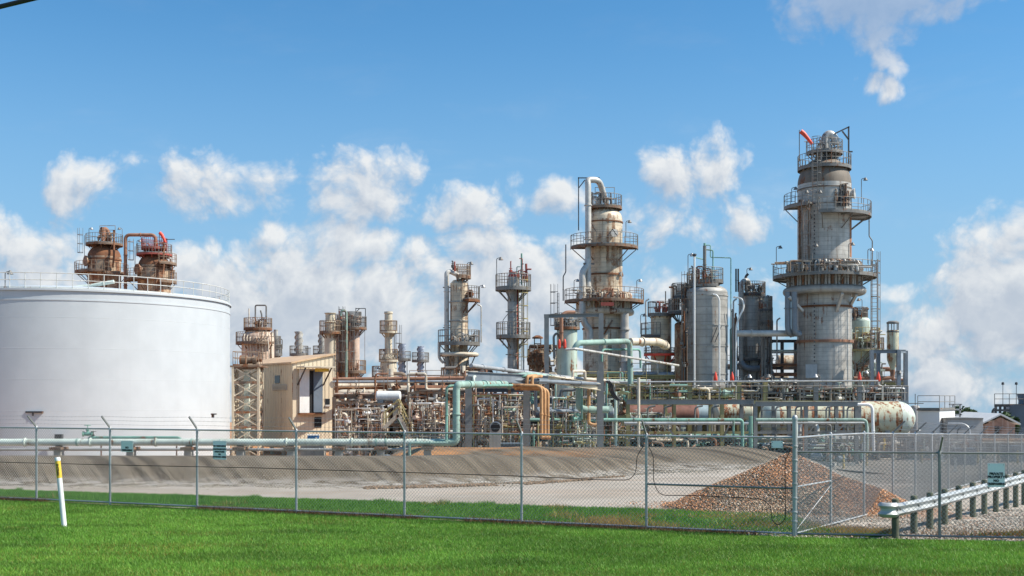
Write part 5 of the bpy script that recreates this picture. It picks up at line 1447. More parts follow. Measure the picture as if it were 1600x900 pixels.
for i, (x, y0, y1, lb) in enumerate(((1146, 470, 610, 'thin grey riser between the dark grey drum and the dark duct column'), (1009, 470, 600, 'thin grey riser between the centre tower and the short cream column'), (1018, 530, 600, 'short grey riser left of the short cream column'), (1214, 500, 560, 'thin grey riser left of the tallest tower'))):
    q = at(x, y1, 101 + i * .3); o = MB().pipe([q, at(x, y0, 101 + i * .3), at(x + 5, y0 - 3, 101 + i * .3)], .07, 8).build('riser_pipe', M['pipe_silver'], None, loc=tuple(q)); tag(o, lb, 'pipe')
# caged ladder tower right of it
T = thing('ladder_tower', 'tall slender caged ladder rising to the big tower\'s lowest ring platform', 'ladder', (XX(1366, 98), 98, ZZ(560, 98)))
ladder(T, (XX(1366, 98), 98), ZZ(560, 98), ZZ(409, 98), -90, True, 'rail_brown', .5)
m = MB()
for x in (1361, 1371): m.bar(at(x, 560, 98.6), at(x, 405, 98.6), .06)
for y in range(415, 560, 24): m.bar(at(1361, y, 98.6), at(1371, y, 98.6), .04)
m.build('support_frame', M['rail_brown'], T)

# ------------------------------------------------------------------ right cluster
t = Tower('process_vessel', 'pale green column wrapped in platforms and stairs right of the tallest tower', 'process column', 1344, 106, [(15, 502)], 'vessel_mint')
t.dome(15, 502, 494, 'vessel_mint', 2); t.plat(498, 6, 12, -180, 180, 'steel_dark', 'rail_grey'); t.plat(545, 15, 36, -150, 30, 'steel_olive', 'rail_grey'); t.plat(530, 15, 30, -120, 20, 'steel_olive', 'rail_yellow')
m = MB(); rail_path(m, [t.P(1378, 545, -24), t.P(1334, 590, -24)], 1.0, 1.2, .03)
m.bar(t.P(1378, 545, -24), t.P(1334, 590, -24), .12, .3); m.bar(t.P(1378, 545, -12), t.P(1334, 590, -12), .12, .3)
for k in range(14): m.box(t.P(1378 - 44 * k / 14, 545 + 45 * k / 14, -18), (.28, .66, .04))
m.build('stair', M['steel_brown'], t.T)
t.clutter(1328, 1352, 478, 500, -16, 6, 22, ['steel_dark', 'steel_brown', 'rail_grey'], 64); t.clutter(1330, 1375, 512, 545, -34, -18, 34, ['steel_brown', 'rail_grey', 'steel_olive', 'vessel_mint'], 65)
t.clutter(1330, 1380, 560, 600, -30, -10, 30, ['steel_brown', 'rail_grey', 'pipe_silver', 'vessel_mint'], 66); t.lamp(1347, 498, -4, 30, -1); t.lamp(1345, 545, -20, 22)
# vent drum on its frame
t = Tower('vent_drum', 'rust streaked vent drum with an open capped top on the far right steel frame', 'vent drum', 1395, 97, [(3, 578), (8.6, 563), (9, 560), (9, 516)], 'tank_rusted', 28, base=ZZ(590, 97))
m = MB()
for a in range(0, 360, 60): m.bar((t.cx + 8.6 * t.U * math.cos(R(a)), t.cy + 8.6 * t.U * math.sin(R(a)), ZZ(517, 97)), (t.cx + 8.6 * t.U * math.cos(R(a)), t.cy + 8.6 * t.U * math.sin(R(a)), ZZ(504, 97)), .06)
m.build('cap_leg', M['steel_grey'], t.T)
MB().lathe(t.cx, t.cy, [(9.6 * t.U, ZZ(505.5, 97)), (9.6 * t.U, ZZ(503.5, 97)), (6 * t.U, ZZ(501.5, 97)), (0, ZZ(501, 97))], 28).build('cap', M['steel_grey'], t.T)
t.ring(518, 9.4, .8, 'steel_dark')
t.pipe([(1395, 574, 0), (1396, 582, 0), (1394, 590, 0), (1380, 591, 0), (1334, 591, 0)], 3, 'rust_pipe', bend=.4)
T = thing('support_gantry', 'tall grey steel frame carrying the rust streaked vent drum', 'steel frame', (XX(1404, 96), 96, G))
m = MB()
for x, y, d in ((1404, 547, 95.5), (1415, 548, 97.5), (1362, 547, 95.5), (1372, 549, 97.5)): m.bar((XX(x, d), d, G), at(x, y, d), .3, .3)
m.build('column', M['pipe_blue'], T)
m = MB()
for y in (549, 612): m.ibeam(at(1362, y, 95.5), at(1404, y, 95.5), .22, .28); m.ibeam(at(1372, y, 97.5), at(1415, y, 97.5), .22, .28); m.ibeam(at(1404, y, 95.7), at(1415, y, 97.3), .2, .26)
m.build('beam', M['pipe_blue'], T)
lamp(T, XX(1399, 95.3), 95.3, ZZ(600, 95.3), 1.0, 1); lamp(T, XX(1360, 95.3), 95.3, ZZ(600, 95.3), 1.0, -1)
# ------------------------------------------------------------------ beige building beside the tank
C0 = Vector((XX(457, 85), 85, 0)); th = R(35)
u1 = Vector((math.cos(th), math.sin(th), 0)); n1 = Vector((math.sin(th), -math.cos(th), 0))
u2 = Vector((-math.sin(th), math.cos(th), 0)); n2 = Vector((-math.cos(th), -math.sin(th), 0))
zl, zh = 5.55, 6.20; w1, w2 = 3.25, 11.0
BB = thing('plant_building', 'beige metal-clad building with a tan sloping roof beside the storage tank', 'building', (C0.x, C0.y, G))
def V3(p, z): return Vector((p.x, p.y, z))
m = MB(); zb = G + .55
a, b_, c, e = C0, C0 + u1 * w1, C0 + u1 * w1 + u2 * w2, C0 + u2 * w2
m.add([V3(a, zb), V3(b_, zb), V3(c, zb), V3(e, zb), V3(a, zl), V3(b_, zh), V3(c, zh), V3(e, zl)], [(0, 1, 5, 4), (1, 2, 6, 5), (2, 3, 7, 6), (3, 0, 4, 7), (0, 3, 2, 1)])
m.build('wall', M['beige_wall'], BB, sharp=20)
m = MB()
for face, u, n, w in (('f', u1, n1, w1), ('l', u2, n2, w2)):      # standing ribs of the cladding
    k = int(w / .3)
    for i in range(k + 1):
        p = C0 + u * (w * i / k) + n * .012; z = zl + ((zh - zl) * i / k if face == 'f' else 0)
        m.bar(V3(p, zb), V3(p, z), .03, .03)
m.build('cladding_rib', M['beige_dark'], BB)
rs = (zh - zl) / w1; m = MB(); ov = .15
pa = C0 - u1 * ov - u2 * ov; pb = C0 + u1 * (w1 + ov) - u2 * ov; pc = C0 + u1 * (w1 + ov) + u2 * (w2 + ov); pe = C0 - u1 * ov + u2 * (w2 + ov)
za, zbb = zl - rs * ov + .02, zh + rs * ov + .02
m.add([V3(pa, za), V3(pb, zbb), V3(pc, zbb), V3(pe, za), V3(pa, za + .12), V3(pb, zbb + .12), V3(pc, zbb + .12), V3(pe, za + .12)], [(0, 3, 2, 1), (4, 5, 6, 7), (0, 1, 5, 4), (1, 2, 6, 5), (2, 3, 7, 6), (3, 0, 4, 7)])
m.build('roof', M['roof_tan'], BB, sharp=20)
def face_box(name, u, n, x0, x1, y0, y1, mt, out=.03, th_=.06, parent=None):
    def hit(x, y):
        k = (x - 800) / F   # ray X = k*Y meets C0 + u*t
        t = (k * C0.y - C0.x) / (u.x - k * u.y); p = C0 + u * t; return p, HC + (HOR - y) * p.y / F, t
    p0, z1, t0 = hit(x0, y0); p1, z1b, t1 = hit(x1, y0); _, z0, _ = hit(x0, y1)
    m = MB(); c = (p0 + p1) / 2 + n * out; m.bar(V3(c - u * abs(t1 - t0) / 2, (z0 + z1) / 2), V3(c + u * abs(t1 - t0) / 2, (z0 + z1) / 2), th_, z1 - z0)
    return m.build(name, M[mt], parent or BB)
d1 = face_box('sliding_door', u1, n1, 467, 482, 577, 645, 'white', .12, .08)
face_box('doorway', u1, n1, 482.5, 503.5, 579, 645, 'black', .03, .03); d2 = face_box('door', u1, n1, 489, 503, 580, 644, 'wall_bluegrey', .10, .06)
face_box('threshold', u1, n1, 465, 505, 645.5, 647.5, 'rust', .2, .35)
wd = face_box('window', u1, n1, 508, 515, 623, 632, 'glass_dark', .03, .03); face_box('sill', u1, n1, 507.5, 515.5, 632.5, 635, 'wall_grey', .06, .1, wd)
face_box('doorway', u1, n1, 491, 502, 652, 668, 'black', .03, .03)
wd = face_box('window', u2, n2, 430, 438, 587, 599, 'glass_dark', .035, .03)
lv = face_box('louvre', u2, n2, 426, 449, 601, 610, 'wall_grey', .03, .04)
for y in (602.2, 604.2, 606.2, 608.2): face_box('louvre_blade', u2, n2, 426.5, 448.5, y, y + .7, 'beige_dark', .08, .06, lv)
face_box('hoist_beam', u1, n1, 462, 510, 572.5, 574.5, 'beige_dark', .8, 1.4); face_box('hoist', u1, n1, 487, 504, 576, 581, 'yellow', .8, .5)
for x in (465, 505):
    k = (x - 800) / F; t = (k * C0.y - C0.x) / (u1.x - k * u1.y); p = C0 + u1 * t; m = MB(); m.bar(V3(p + n1 * 1.4, 5.25), V3(p + n1 * .02, 4.0), .08)
    m.build('brace', M['steel_dark'], BB)
for i in range(6):
    for u, w in ((u1, w1), (u2, w2)): p = C0 + u * (w * i / 5.0 * .96 + .1) + (u2 if u is u1 else u1) * .3; m = MB(); m.box((p.x, p.y, (G + zb) / 2), (.25, .25, zb - G)); m.build('pier', M['concrete'], BB)
# lattice stair tower at its left
T = thing('lattice_tower', 'cross-braced steel lattice tower between the storage tank and the beige building', 'steel frame', (XX(385, 84), 84, G))
A = Vector((XX(364, 83), 83, 0)); Bq = Vector((XX(404, 83.4), 83.4, 0)); dd = Vector((-.2, 2.2, 0)); zt = ZZ(573, 83)
cs = [A, Bq, Bq + dd, A + dd]
for p in cs: m = MB(); m.bar(V3(p, G), V3(p, zt), .16); m.build('column', M['beige_dark'], T)
m = MB(); lv_ = [G + .1] + [G + .1 + (zt - G - .1) * k / 6 for k in range(1, 7)]
for i in range(4):
    p, q = cs[i], cs[(i + 1) % 4]
    for k in range(6): m.bar(V3(p, lv_[k]), V3(q, lv_[k + 1]), .07); m.bar(V3(q, lv_[k]), V3(p, lv_[k + 1]), .07)
m.build('cross_brace', M['cream'], T)
m = MB()
for i in range(4):
    p, q = cs[i], cs[(i + 1) % 4]
    for k in range(1, 7): m.bar(V3(p, lv_[k] - .05), V3(q, lv_[k] - .05), .1, .16)
m.build('beam', M['steel_brown'], T)
m = MB(); c = (A + Bq + dd) / 2; m.box((c.x, c.y, zt + .04), (2.3, 2.8, .1)); m.build('deck', M['steel_brown'], T)
m = MB(); rail_path(m, [V3(p, zt + .09) for p in (A, Bq, Bq + dd, A + dd)], 1.0, 1.0, .025, True); m.build('railing', M['rail_brown'], T)
T = thing('drive_motor', 'rust brown winch gearbox on top of the lattice tower', 'machine', (c.x, c.y, zt + .09))
m = MB(); m.lathe_axis((c.x - .55, c.y, zt + .5), (1, 0, 0), [(0, 0), (.36, 0), (.36, .5), (.25, .55), (.25, .9), (.34, .92), (.34, 1.2), (0, 1.2)], 16); m.box((c.x, c.y, zt + .15), (1.3, .7, .12)); m.build('gearbox', M['steel_brown'], T)
m = MB(); m.tube((c.x + .65, c.y, zt + .5), (c.x + 1.0, c.y, zt + .5), .12, 10); m.build('motor', M['rust'], T)
o = MB(); p = Vector((XX(386, 84), 84, 0)); o.box((p.x, p.y, (G + zt - .3) / 2), (.36, .36, zt - .3 - G)); o.lathe(p.x, p.y, [(.28, G + 2), (.28, G + 2.1), (.1, G + 2.2)], 8)
tag(o.build('vertical_duct', M['pipe_mint'], None, loc=(p.x, p.y, G)), 'pale mint upright duct inside the lattice tower', 'duct')
# blue bin
p = at(489.5, 690, 80.5)
T = thing('blue_bin', 'bright blue bin with a white label below the building door', 'bin', (p.x, p.y, ZZ(691, 80.5)))
m = MB(); z0 = ZZ(691, 80.5); m.box((p.x, p.y, z0 + .24), (.72, .6, .48), 0); m.build('body', M['bin_blue'], T)
m = MB(); m.box((p.x, p.y, z0 + .51), (.78, .66, .06), 0, .9); m.build('lid', M['white'], T)
m = MB(); m.box((p.x + .24, p.y - .305, z0 + .26), (.14, .01, .2)); m.build('label_plate', M['white'], T)
m = MB(); m.box((p.x, p.y, (G + z0) / 2 - .002), (1.6, .9, z0 - G)); tag(m.build('concrete_plinth', M['concrete'], None, loc=(p.x, p.y, G)), 'low concrete plinth carrying the blue bin', 'plinth')
# ------------------------------------------------------------------ long mint pipe on its supports
T = thing('long_pipeline', 'long pale mint pipe running low behind the fence in front of the tank', 'pipeline', (XX(300, 50), 50, -.6))
zc = ZZ(691, 50); d = 50.
MB().pipe([(XX(-420, d), d, zc), (XX(703, d), d, zc)], .15, 20).build('pipe', M['pipe_mint'], T)
m = MB()
for x in (121, 300, 588, 603): m.tube((XX(x, d) - .04, d, zc), (XX(x, d) + .04, d, zc), .165, 20)
m.build('coupling', M['pipe_teal_pale'], T)
for x in (-120, -20, 92, 205, 295, 376, 455, 530, 595, 668):
    m = MB(); X = XX(x, d); zg = float(hgt(X, d)) - .1; m.box((X, d, (zg + zc - .34) / 2), (.30, .4, zc - .34 - zg)); m.build('support', M['concrete'], T)
    m = MB(); m.box((X, d, zc - .25), (.5, .9, .1)); m.box((X, d, zc - .18), (.2, .3, .06)); m.build('saddle', M['steel_brown'], T)
MB().pipe([(XX(-420, d), d + .5, zc - .33), (XX(640, d), d + .5, zc - .33)], .055, 10).build('pipe', M['galv'], T)
MB().pipe([(XX(-420, d), d + .75, zc - .36), (XX(610, d), d + .75, zc - .36), (XX(650, d), d + .75, zc - .15)], .04, 8).build('pipe', M['pipe_blue'], T)
d = 54.
o = MB().pipe([at(139, 692, d), at(139, 684, d), at(281, 684, d), at(285, 694, d)], .075, 12, .15).build('branch_pipe', M['pipe_teal'], None, loc=(XX(139, d), d, zc))
tag(o, 'short teal pipe with a handwheel valve above the long mint pipe', 'pipe'); valve(o, at(137, 678, d), 'pipe_teal', 1.0, 0); valve(o, at(146, 685, d), 'steel_dark', .8, 0)
for x in (158, 276): m = MB(); m.bar(at(x, 684, d + .01), (XX(x, d), d + .01, float(hgt(XX(x, d), d)) - .05), .05); m.build('pipe_prop', M['steel_brown'], o)
# ------------------------------------------------------------------ teal portal pipes
d = 50.
T = thing('teal_pipework', 'teal pipes rising from the long mint pipe and running across at head height', 'pipework', (XX(712, d), d, -.3))
MB().pipe([(XX(680, d), d, zc), (XX(713, d), d, zc), at(713, 607, d), at(716, 601, d + .0), at(790, 600, 58)], .155, 16, .2).build('pipe', M['pipe_teal_pale'], T)
MB().pipe([(XX(698, d), d - .2, zc + .1), at(698, 606, d), at(703, 603, d), at(800, 602, 57)], .06, 10).build('pipe', M['pipe_teal'], T)
MB().pipe([(XX(641, d), d - .3, -.3), (XX(641, d), d - .3, zc - .02), (XX(700, d), d - .3, zc - .02)], .06, 10).build('pipe', M['pipe_teal_pale'], T)
MB().pipe([at(740, 600, 56), at(740, 589, 56), at(744, 588, 57), at(800, 590, 60)], .07, 10).build('pipe', M['pipe_mint'], T)
MB().pipe([at(795, 606, 60), at(802, 590, 60.5), at(818, 585, 61), at(838, 586, 62), at(875, 592, 66)], .13, 14, .5).build('pipe', M['pipe_teal_pale'], T)
MB().pipe([at(796, 604, 59), at(796, 588, 59), at(802, 586, 59.5), at(830, 588, 60)], .09, 10).build('pipe', M['pipe_teal'], T)
MB().pipe([at(837, 603, 62), at(837, 641, 62), at(840, 642, 63), at(905, 642, 68)], .09, 10).build('pipe', M['pipe_blue'], T)
T = thing('orange_pipework', 'bundle of dull orange pipes bending down in front of the dark column', 'pipework', (XX(852, 58), 58, 0))
for i, (x, y, r) in enumerate(((846, 603, .085), (851, 605, .085), (856, 608, .085))):
    dd_ = 58 + i * .35; MB().pipe([at(800 + i * 2, y - 1, dd_), at(x, y, dd_), at(x, 684, dd_), at(x + 5, 684, dd_)], r, 12, .3).build('pipe', M['pipe_orange'], T)
for x, y0, y1 in ((824, 603, 588), (832, 604, 589), (799, 603, 588)):
    MB().pipe([at(x, y0, 59.5), at(x - 1, (y0 + y1) / 2, 59.5), at(x, y1, 59.5), at(x + 14, y1 - 1, 60.5)], .085, 10, .15).build('pipe', M['pipe_orange'], T)
MB().pipe([at(842, 588, 61), at(895, 592, 66), at(895, 580, 66), at(914, 580, 67), at(914, 592, 67), at(945, 594, 70)], .08, 10, .15).build('pipe', M['pipe_cream'], T)
MB().pipe([at(920, 606, 66), at(920, 661, 66), at(926, 664, 66), at(936, 664, 66)], .09, 10, .15).build('pipe', M['pipe_orange'], T)
# dark steel pipe bridge
T = thing('pipe_bridge', 'dark blue-grey steel pipe bridge on tall columns behind the teal pipes', 'pipe bridge', (XX(735, 56), 56, G))
for x, d in ((732, 56), (733, 61), (822, 60), (824, 65), (937, 64), (939, 69)):
    m = MB(); m.ibeam((XX(x, d), d, G), at(x, 588 if x < 900 else 580, d), .3, .3); m.build('column', M['galv_dark'], T)
m = MB(); m.ibeam(at(731, 588, 56), at(822, 592, 60), .2, .45); m.ibeam(at(733, 590, 61), at(824, 594, 65), .2, .4); m.ibeam(at(822, 592, 60), at(856, 594, 61.5), .2, .45); m.build('beam', M['pipe_blue'], T)
m = MB(); m.ibeam(at(855, 592, 61.5), at(938, 605, 64.0), .25, .36); m.build('beam', M['cream'], T)
for i, (y, r, c) in enumerate(((590, .1, 'pipe_blue'), (589, .07, 'steel_grey'), (590, .1, 'steel_grey'), (589, .09, 'rust_pipe'))):
    MB().pipe([at(731, y, 57 + i), at(938, y + 10, 64 + i)], r, 10).build('pipe', M[c], T)
MB().pipe([at(905, 606, 64.5), at(905, 636, 64.5), at(912, 640, 64.5), at(950, 640, 65)], .2, 14, .4).build('pipe', M['pipe_teal_pale'], T)
MB().pipe([at(909, 604, 64), at(909, 655, 64)], .06, 10).build('pipe', M['pipe_teal'], T)
# rounded hood
T = thing('hooded_enclosure', 'pale concrete booth with a rounded dark hood in front of the teal columns', 'booth', (XX(775, 60), 60, G))
m = MB(); z1 = ZZ(668, 60); m.box((XX(774, 60), 60.5, (G + z1) / 2), (.56, 1.0, z1 - G)); m.build('body', M['concrete'], T)
m = MB(); m.lathe_axis((XX(774, 60), 60.02, z1), (0, 1, 0), [(0, 0), (.30, 0), (.30, .95), (0, .95)], 24); m.build('hood', M['galv'], T)
m = MB(); m.lathe_axis((XX(774, 60), 59.99, z1 + .01), (0, 1, 0), [(0, 0), (.24, 0), (.24, .02), (0, .02)], 24); m.build('opening', M['black'], T)
m = MB(); m.box((XX(802, 60), 61, G + .9), (1.6, 1.2, 1.8)); m.box((XX(802, 60), 61, G + 1.83), (1.7, 1.3, .06)); tag(m.build('equipment_cabinet', M['wall_bluegrey'], None, loc=(XX(802, 60), 61, G)), 'blue-grey equipment cabinet right of the hooded booth', 'cabinet')
# ------------------------------------------------------------------ mint pipes in front of the centre tower
def lone(name, label, pts, r, mt, cat='pipe', bend=None, n=12):
    q = [at(*p) for p in pts]
    return tag(MB().pipe(q, r, n, bend).build(name, M[mt], None, loc=tuple(q[0])), label, cat)
lone('mint_pipe', 'fat pale teal pipe crossing before the centre tower and dropping at its right', [(897, 546, 80), (903, 536, 80), (984, 533, 84), (985, 600, 84)], .2, 'pipe_teal_pale', bend=.5)
lone('cream_pipe', 'fat cream pipe leading right from the teal pipe to the short cream column', [(985, 534, 90), (1030, 534, 92), (1041, 541, 94)], .3, 'pipe_cream', bend=.6)
lone('mint_pipe', 'thin pale pipe sloping down right in front of the centre tower base', [(884, 546, 76), (900, 545, 76), (1060, 571, 90)], .085, 'pipe_silver')
lone('mint_pipe', 'thin teal pipe arching between the mint vessel and the short cream column', [(940, 565, 82), (941, 546, 82), (1000, 546, 86), (1001, 575, 86)], .08, 'pipe_teal', bend=.3)
lone('handrail_pipe', 'long grey sloping pipe descending right from the tall piped column', [(736, 571, 66), (860, 587, 78), (1005, 602, 98)], .12, 'galv')
lone('red_pipe', 'long dull rust-red pipe over the top of the brown pipework', [(520, 593, 80), (740, 591, 80)], .14, 'rust_pipe')
lone('grey_pipe', 'long grey pipe just under the rust-red pipe', [(520, 597, 79.4), (736, 596, 79.4)], .10, 'galv')
lone('cream_duct', 'wide cream duct lying beside the beige building under the rust-red pipe', [(519, 601, 84), (585, 600, 88)], .26, 'pipe_cream')
# ------------------------------------------------------------------ drums
hvessel('white insulated drum lying high in the brown pipework', 587, 627, 619, 8, 74, 'white', name='horizontal_drum', cat='drum', hl=.35)
hvessel('small cream exchanger shell low in the brown pipework', 655, 690, 664, 3.2, 72, 'pipe_cream', name='heat_exchanger', cat='heat exchanger', hl=.2)
hvessel('dark teal-grey exchanger shell lying under the pipe bridge', 835, 960, 645, 9, 76, 'pipe_blue', name='heat_exchanger', cat='heat exchanger', hl=.3)
hvessel('long reddish brown horizontal drum behind the left steel frame', 962, 1092, 648, 15, 84, 'tank_brown', name='horizontal_tank', hl=.3)
hvessel('short pale blue horizontal drum end between the brown and cream drums', 1086, 1112, 648, 15, 84.2, 'drum_blue', name='horizontal_tank', hl=.2)
hvessel('rust stained cream horizontal drum in the middle of the steel frames', 1112, 1180, 645, 16.5, 84, 'tank_rusted', 'cream', name='horizontal_tank', hl=.5)
hvessel('huge rust streaked pale green horizontal tank at the foot of the tallest tower', 1186, 1429, 654, 27, 83.8, 'tank_rusted', 'tank_head', name='horizontal_tank', hl=1.0)
hvessel('small cream horizontal drum on the deck left of the tallest tower', 1212, 1249, 566, 11, 112, 'cladding_warm', name='horizontal_drum', cat='drum', saddles=False)
hvessel('second small cream drum behind the deck left of the tallest tower', 1196, 1232, 590, 8, 110, 'cladding_warm', name='horizontal_drum', cat='drum', saddles=False)
# ------------------------------------------------------------------ front steel frames with teal pipes
def frame(label, posts, xb0, xb1, y, d, mt, beam, ends=()):
    T = thing('support_gantry', label, 'steel frame', (XX(posts[0], d), d, G))
    for x in posts:
        m = MB(); m.ibeam((XX(x, d), d, G), at(x, y - 3 if x in ends else y, d), .24, .24); m.build('column', M[mt], T)
        m = MB(); m.ibeam((XX(x, d) + .1, d + 5, G), (XX(x, d) + .1, d + 5, ZZ(y, d)), .24, .24); m.build('column', M[mt], T)
        m = MB(); z = ZZ(y + 2, d); m.bar((XX(x, d), d + .12, z), (XX(x, d) + .1, d + 4.88, z), .16, .2); m.build('cross_beam', M[beam], T)
    m = MB(); m.ibeam(at(xb0, y, d - .16), at(xb1, y, d - .16), .1, .3); m.ibeam(at(xb0, y, d + 5), at(xb1, y, d + 5), .2, .3); m.build('beam', M[beam], T)
    return T
T1 = frame('olive and grey steel frame in front of the brown and cream drums', (981, 1053, 1128), 979, 1178, 628, 76, 'steel_olive', 'galv_dark')
T2 = frame('blue-grey steel frame in front of the rust streaked green tank', (1180, 1259, 1338), 1180, 1345, 631, 75, 'galv_dark', 'galv_dark')
for T, segs in ((T1, ((981, 690, 1000, 661), (1053, 680, 1036, 661), (1128, 690, 1140, 662))), (T2, ((1300, 682, 1322, 660), (1259, 682, 1275, 661), (1338, 680, 1322, 661)))):
    for x0, y0, x1, y1 in segs: m = MB(); m.bar(at(x0, y0, 75.4), at(x1, y1, 75.4), .09); m.build('brace', M['galv_dark'], T)
for T, xa, xb in ((T1, 981, 1176), (T2, 1181, 1340)):
    for y in (661, 676):
        m = MB(); m.bar(at(xa, y, 76.5), at(xb, y, 76.5), .12, .16); m.build('beam', M['steel_olive' if T is T1 else 'galv_dark'], T)
lone('teal_pipe', 'long teal pipe along the left steel frame', [(820, 656, 72), (1160, 656, 74.6), (1160, 700, 74.6)], .105, 'pipe_teal')
lone('teal_pipe', 'teal pipe along the right steel frame turning down at its right end', [(1181, 656, 74), (1354, 656, 74), (1354, 705, 74)], .105, 'pipe_teal_pale', bend=.3)
lone('white_pipe', 'white pipe bending down at the right end of the right steel frame', [(1340, 632, 73.4), (1363, 632, 73.4), (1365, 705, 73.4)], .1, 'white', bend=.4)
lone('grey_pipe', 'grey pipe under the teal pipe of the left steel frame', [(975, 661.5, 75), (1176, 661.5, 75)], .10, 'galv')
lone('grey_pipe', 'grey pipe under the teal pipe of the right steel frame', [(1184, 661, 74.6), (1352, 661, 74.6), (1356, 668, 74.6), (1356, 705, 74.6)], .08, 'galv', bend=.2)
for i, (x, y0, y1, r, mt, lb) in enumerate(((1173, 650, 705, .13, 'pipe_teal', 'stout teal standpipe at the gap between the two steel frames'), (1146, 657, 705, .07, 'pipe_teal', 'thin teal standpipe under the left frame near its right end'),
        (948, 598, 656, .07, 'pipe_teal', 'teal standpipe right of the pipe bridge'), (962, 612, 705, .10, 'vessel_mint', 'pale mint standpipe between pipe bridge and left steel frame'),
        (998, 590, 705, .09, 'pipe_cream', 'cream standpipe in front of the brown drum'), (937.5, 600, 705, .05, 'cream', 'thin cream standpipe on the pipe bridge end column'),
        (868, 600, 656, .06, 'pipe_teal_pale', 'thin pale standpipe right of the orange pipes'), (1245, 662, 682, .07, 'pipe_mint', 'white standpipe stub under the right steel frame'),
        (1255, 640, 705, .05, 'rust_pipe', 'thin rusty standpipe at the right frame middle column'))):
    d = 73.0 + .2 * i if x > 860 else 70
    tag(MB().pipe([at(x, y0, d), at(x, y1, d)], r, 10).build('standpipe', M[mt], None, loc=tuple(at(x, y1, d))), lb, 'pipe')
T = thing('hose_bundle', 'black hoses curving down right of the pipe bridge', 'hoses', at(952, 600, 72))
for k in range(3): MB().pipe([at(946 + k * 2.5, 595, 72), at(952 + k * 2.5, 600, 72), at(953 + k * 2.5, 612, 72), at(960 + k * 2.5, 622, 72), at(966 + k * 2, 626, 72)], .045, 8, .5).build('hose', M['black'], T)
# goose-neck vents in front of the drums
rd = random.Random(77)
vx = [(1012, 'galv'), (1038, 'galv'), (1086, 'cream'), (1112, 'galv_dark'), (1212, 'steel_dark'), (1243, 'galv_dark'), (1291, 'steel_dark'), (1324, 'steel_dark')]
T0 = thing('gooseneck_vent', 'dark gooseneck vent pipe hooking over in front of the horizontal drums', 'vent pipe', at(1012, 700, 77), 'gooseneck vents')
MB().pipe([at(1012, 700, 77), at(1012, 640, 77), at(1014, 636, 77), at(1024, 634, 77)], .06, 8, .25).build('pipe', M['galv_dark'], T0)
MB().tube(at(1012, 662, 77), at(1012, 660.5, 77), .11, 10).build('flange', M['steel_dark'], T0)
for x, _ in vx[1:]:
    c = copy_tree(T0); c.location = at(x, 700, 77)
# ------------------------------------------------------------------ the raised deck
T = thing('raised_deck', 'long olive steel deck with a handrail above the horizontal drums', 'platform', (XX(1180, 86), 86, G))
zd = ZZ(631, 86)
m = MB(); x0, x1 = XX(962, 86), XX(1420, 86); m.box(((x0 + x1) / 2, 90.7, zd - .04), (x1 - x0, 8.2, .06)); m.build('grating', M['steel_olive'], T)
m = MB(); xm = XX(1300, 86); m.bar((x0, 86.1, zd + .05), (xm, 86.1, zd + .05), .12, .38); m.build('edge_beam', M['steel_olive'], T)
m = MB(); m.bar((xm, 86.1, zd + .05), (x1, 86.1, zd + .05), .12, .38); m.build('edge_beam', M['pipe_blue'], T)
for x in range(968, 1421, 37):
    for y in (87.0, 90.5, 94.5):
        m = MB(); m.bar((XX(x, 86), y, G), (XX(x, 86), y, zd - .08), .22); m.build('column', M['steel_olive'], T)
m = MB(); rail_path(m, [(x0, 86.15, zd + .24), (x1, 86.15, zd + .24), (x1, 94.6, zd + .24)], 1.07, 1.5, .03, toe=False); m.build('railing', M['rail_grey'], T)
MB().pipe([at(968, 597, 86), at(1372, 595, 86)], .06, 8).build('pipe', M['galv'], T)
for x in (1002, 1078, 1155, 1196, 1275, 1343):
    m = MB(); m.bar((XX(x, 86), 86.3, G), at(x, 597, 86.3), .3 if x != 1275 else .34, .26); m.build('column', M['steel_olive' if x < 1250 else 'galv_dark'], T)
for x in (1164, 1184, 1207, 1227, 1248, 1281, 1194, 1213):
    p = at(x, 606, 86.5); lamp(T, p.x, p.y, p.z - .1, rd.uniform(.5, 1.1), rd.choice((-1, 1)), 'rail_grey')
T = thing('relief_valve', 'bright orange-red relief valve cone on the raised deck', 'valve', at(1118, 596, 88), 'orange-red relief valves on the deck')
p = at(1118, 596, 88); m = MB(); m.lathe(p.x, p.y, [(.10, p.z), (.15, p.z + .08), (.14, p.z + .3), (.10, p.z + .5), (.03, p.z + .72), (0, p.z + .74)], 12); m.build('bonnet', M['red_orange'], T)
m = MB(); m.pipe([(p.x, p.y, p.z), (p.x, p.y, p.z - .3), (p.x + .3, p.y, p.z - .35), (p.x + .3, p.y, p.z - 1.4)], .07, 8); m.build('body', M['pipe_silver'], T)
for x in (1144, 1343, 1372.5): c = copy_tree(T); c.location = at(x, 596, 88)
T = thing('deck_pump', 'fat rounded mint pump casing on the deck before the dark drum', 'machine', at(1129, 615, 88)); p = at(1129, 615, 88)
MB().lathe_axis(p, (1, -.2, 0), [(0, 0), (.28, .02), (.32, .2), (.2, .4), (.2, .7), (.3, .72), (.3, .8), (0, .8)], 16).build('casing', M['pipe_teal_pale'], T)
m = MB(); m.pipe([at(1124, 613, 87.6), at(1124, 596, 87.6), at(1130, 592, 87.6), at(1134, 600, 87.6)], .06, 8); m.build('pipe', M['pipe_silver'], T)
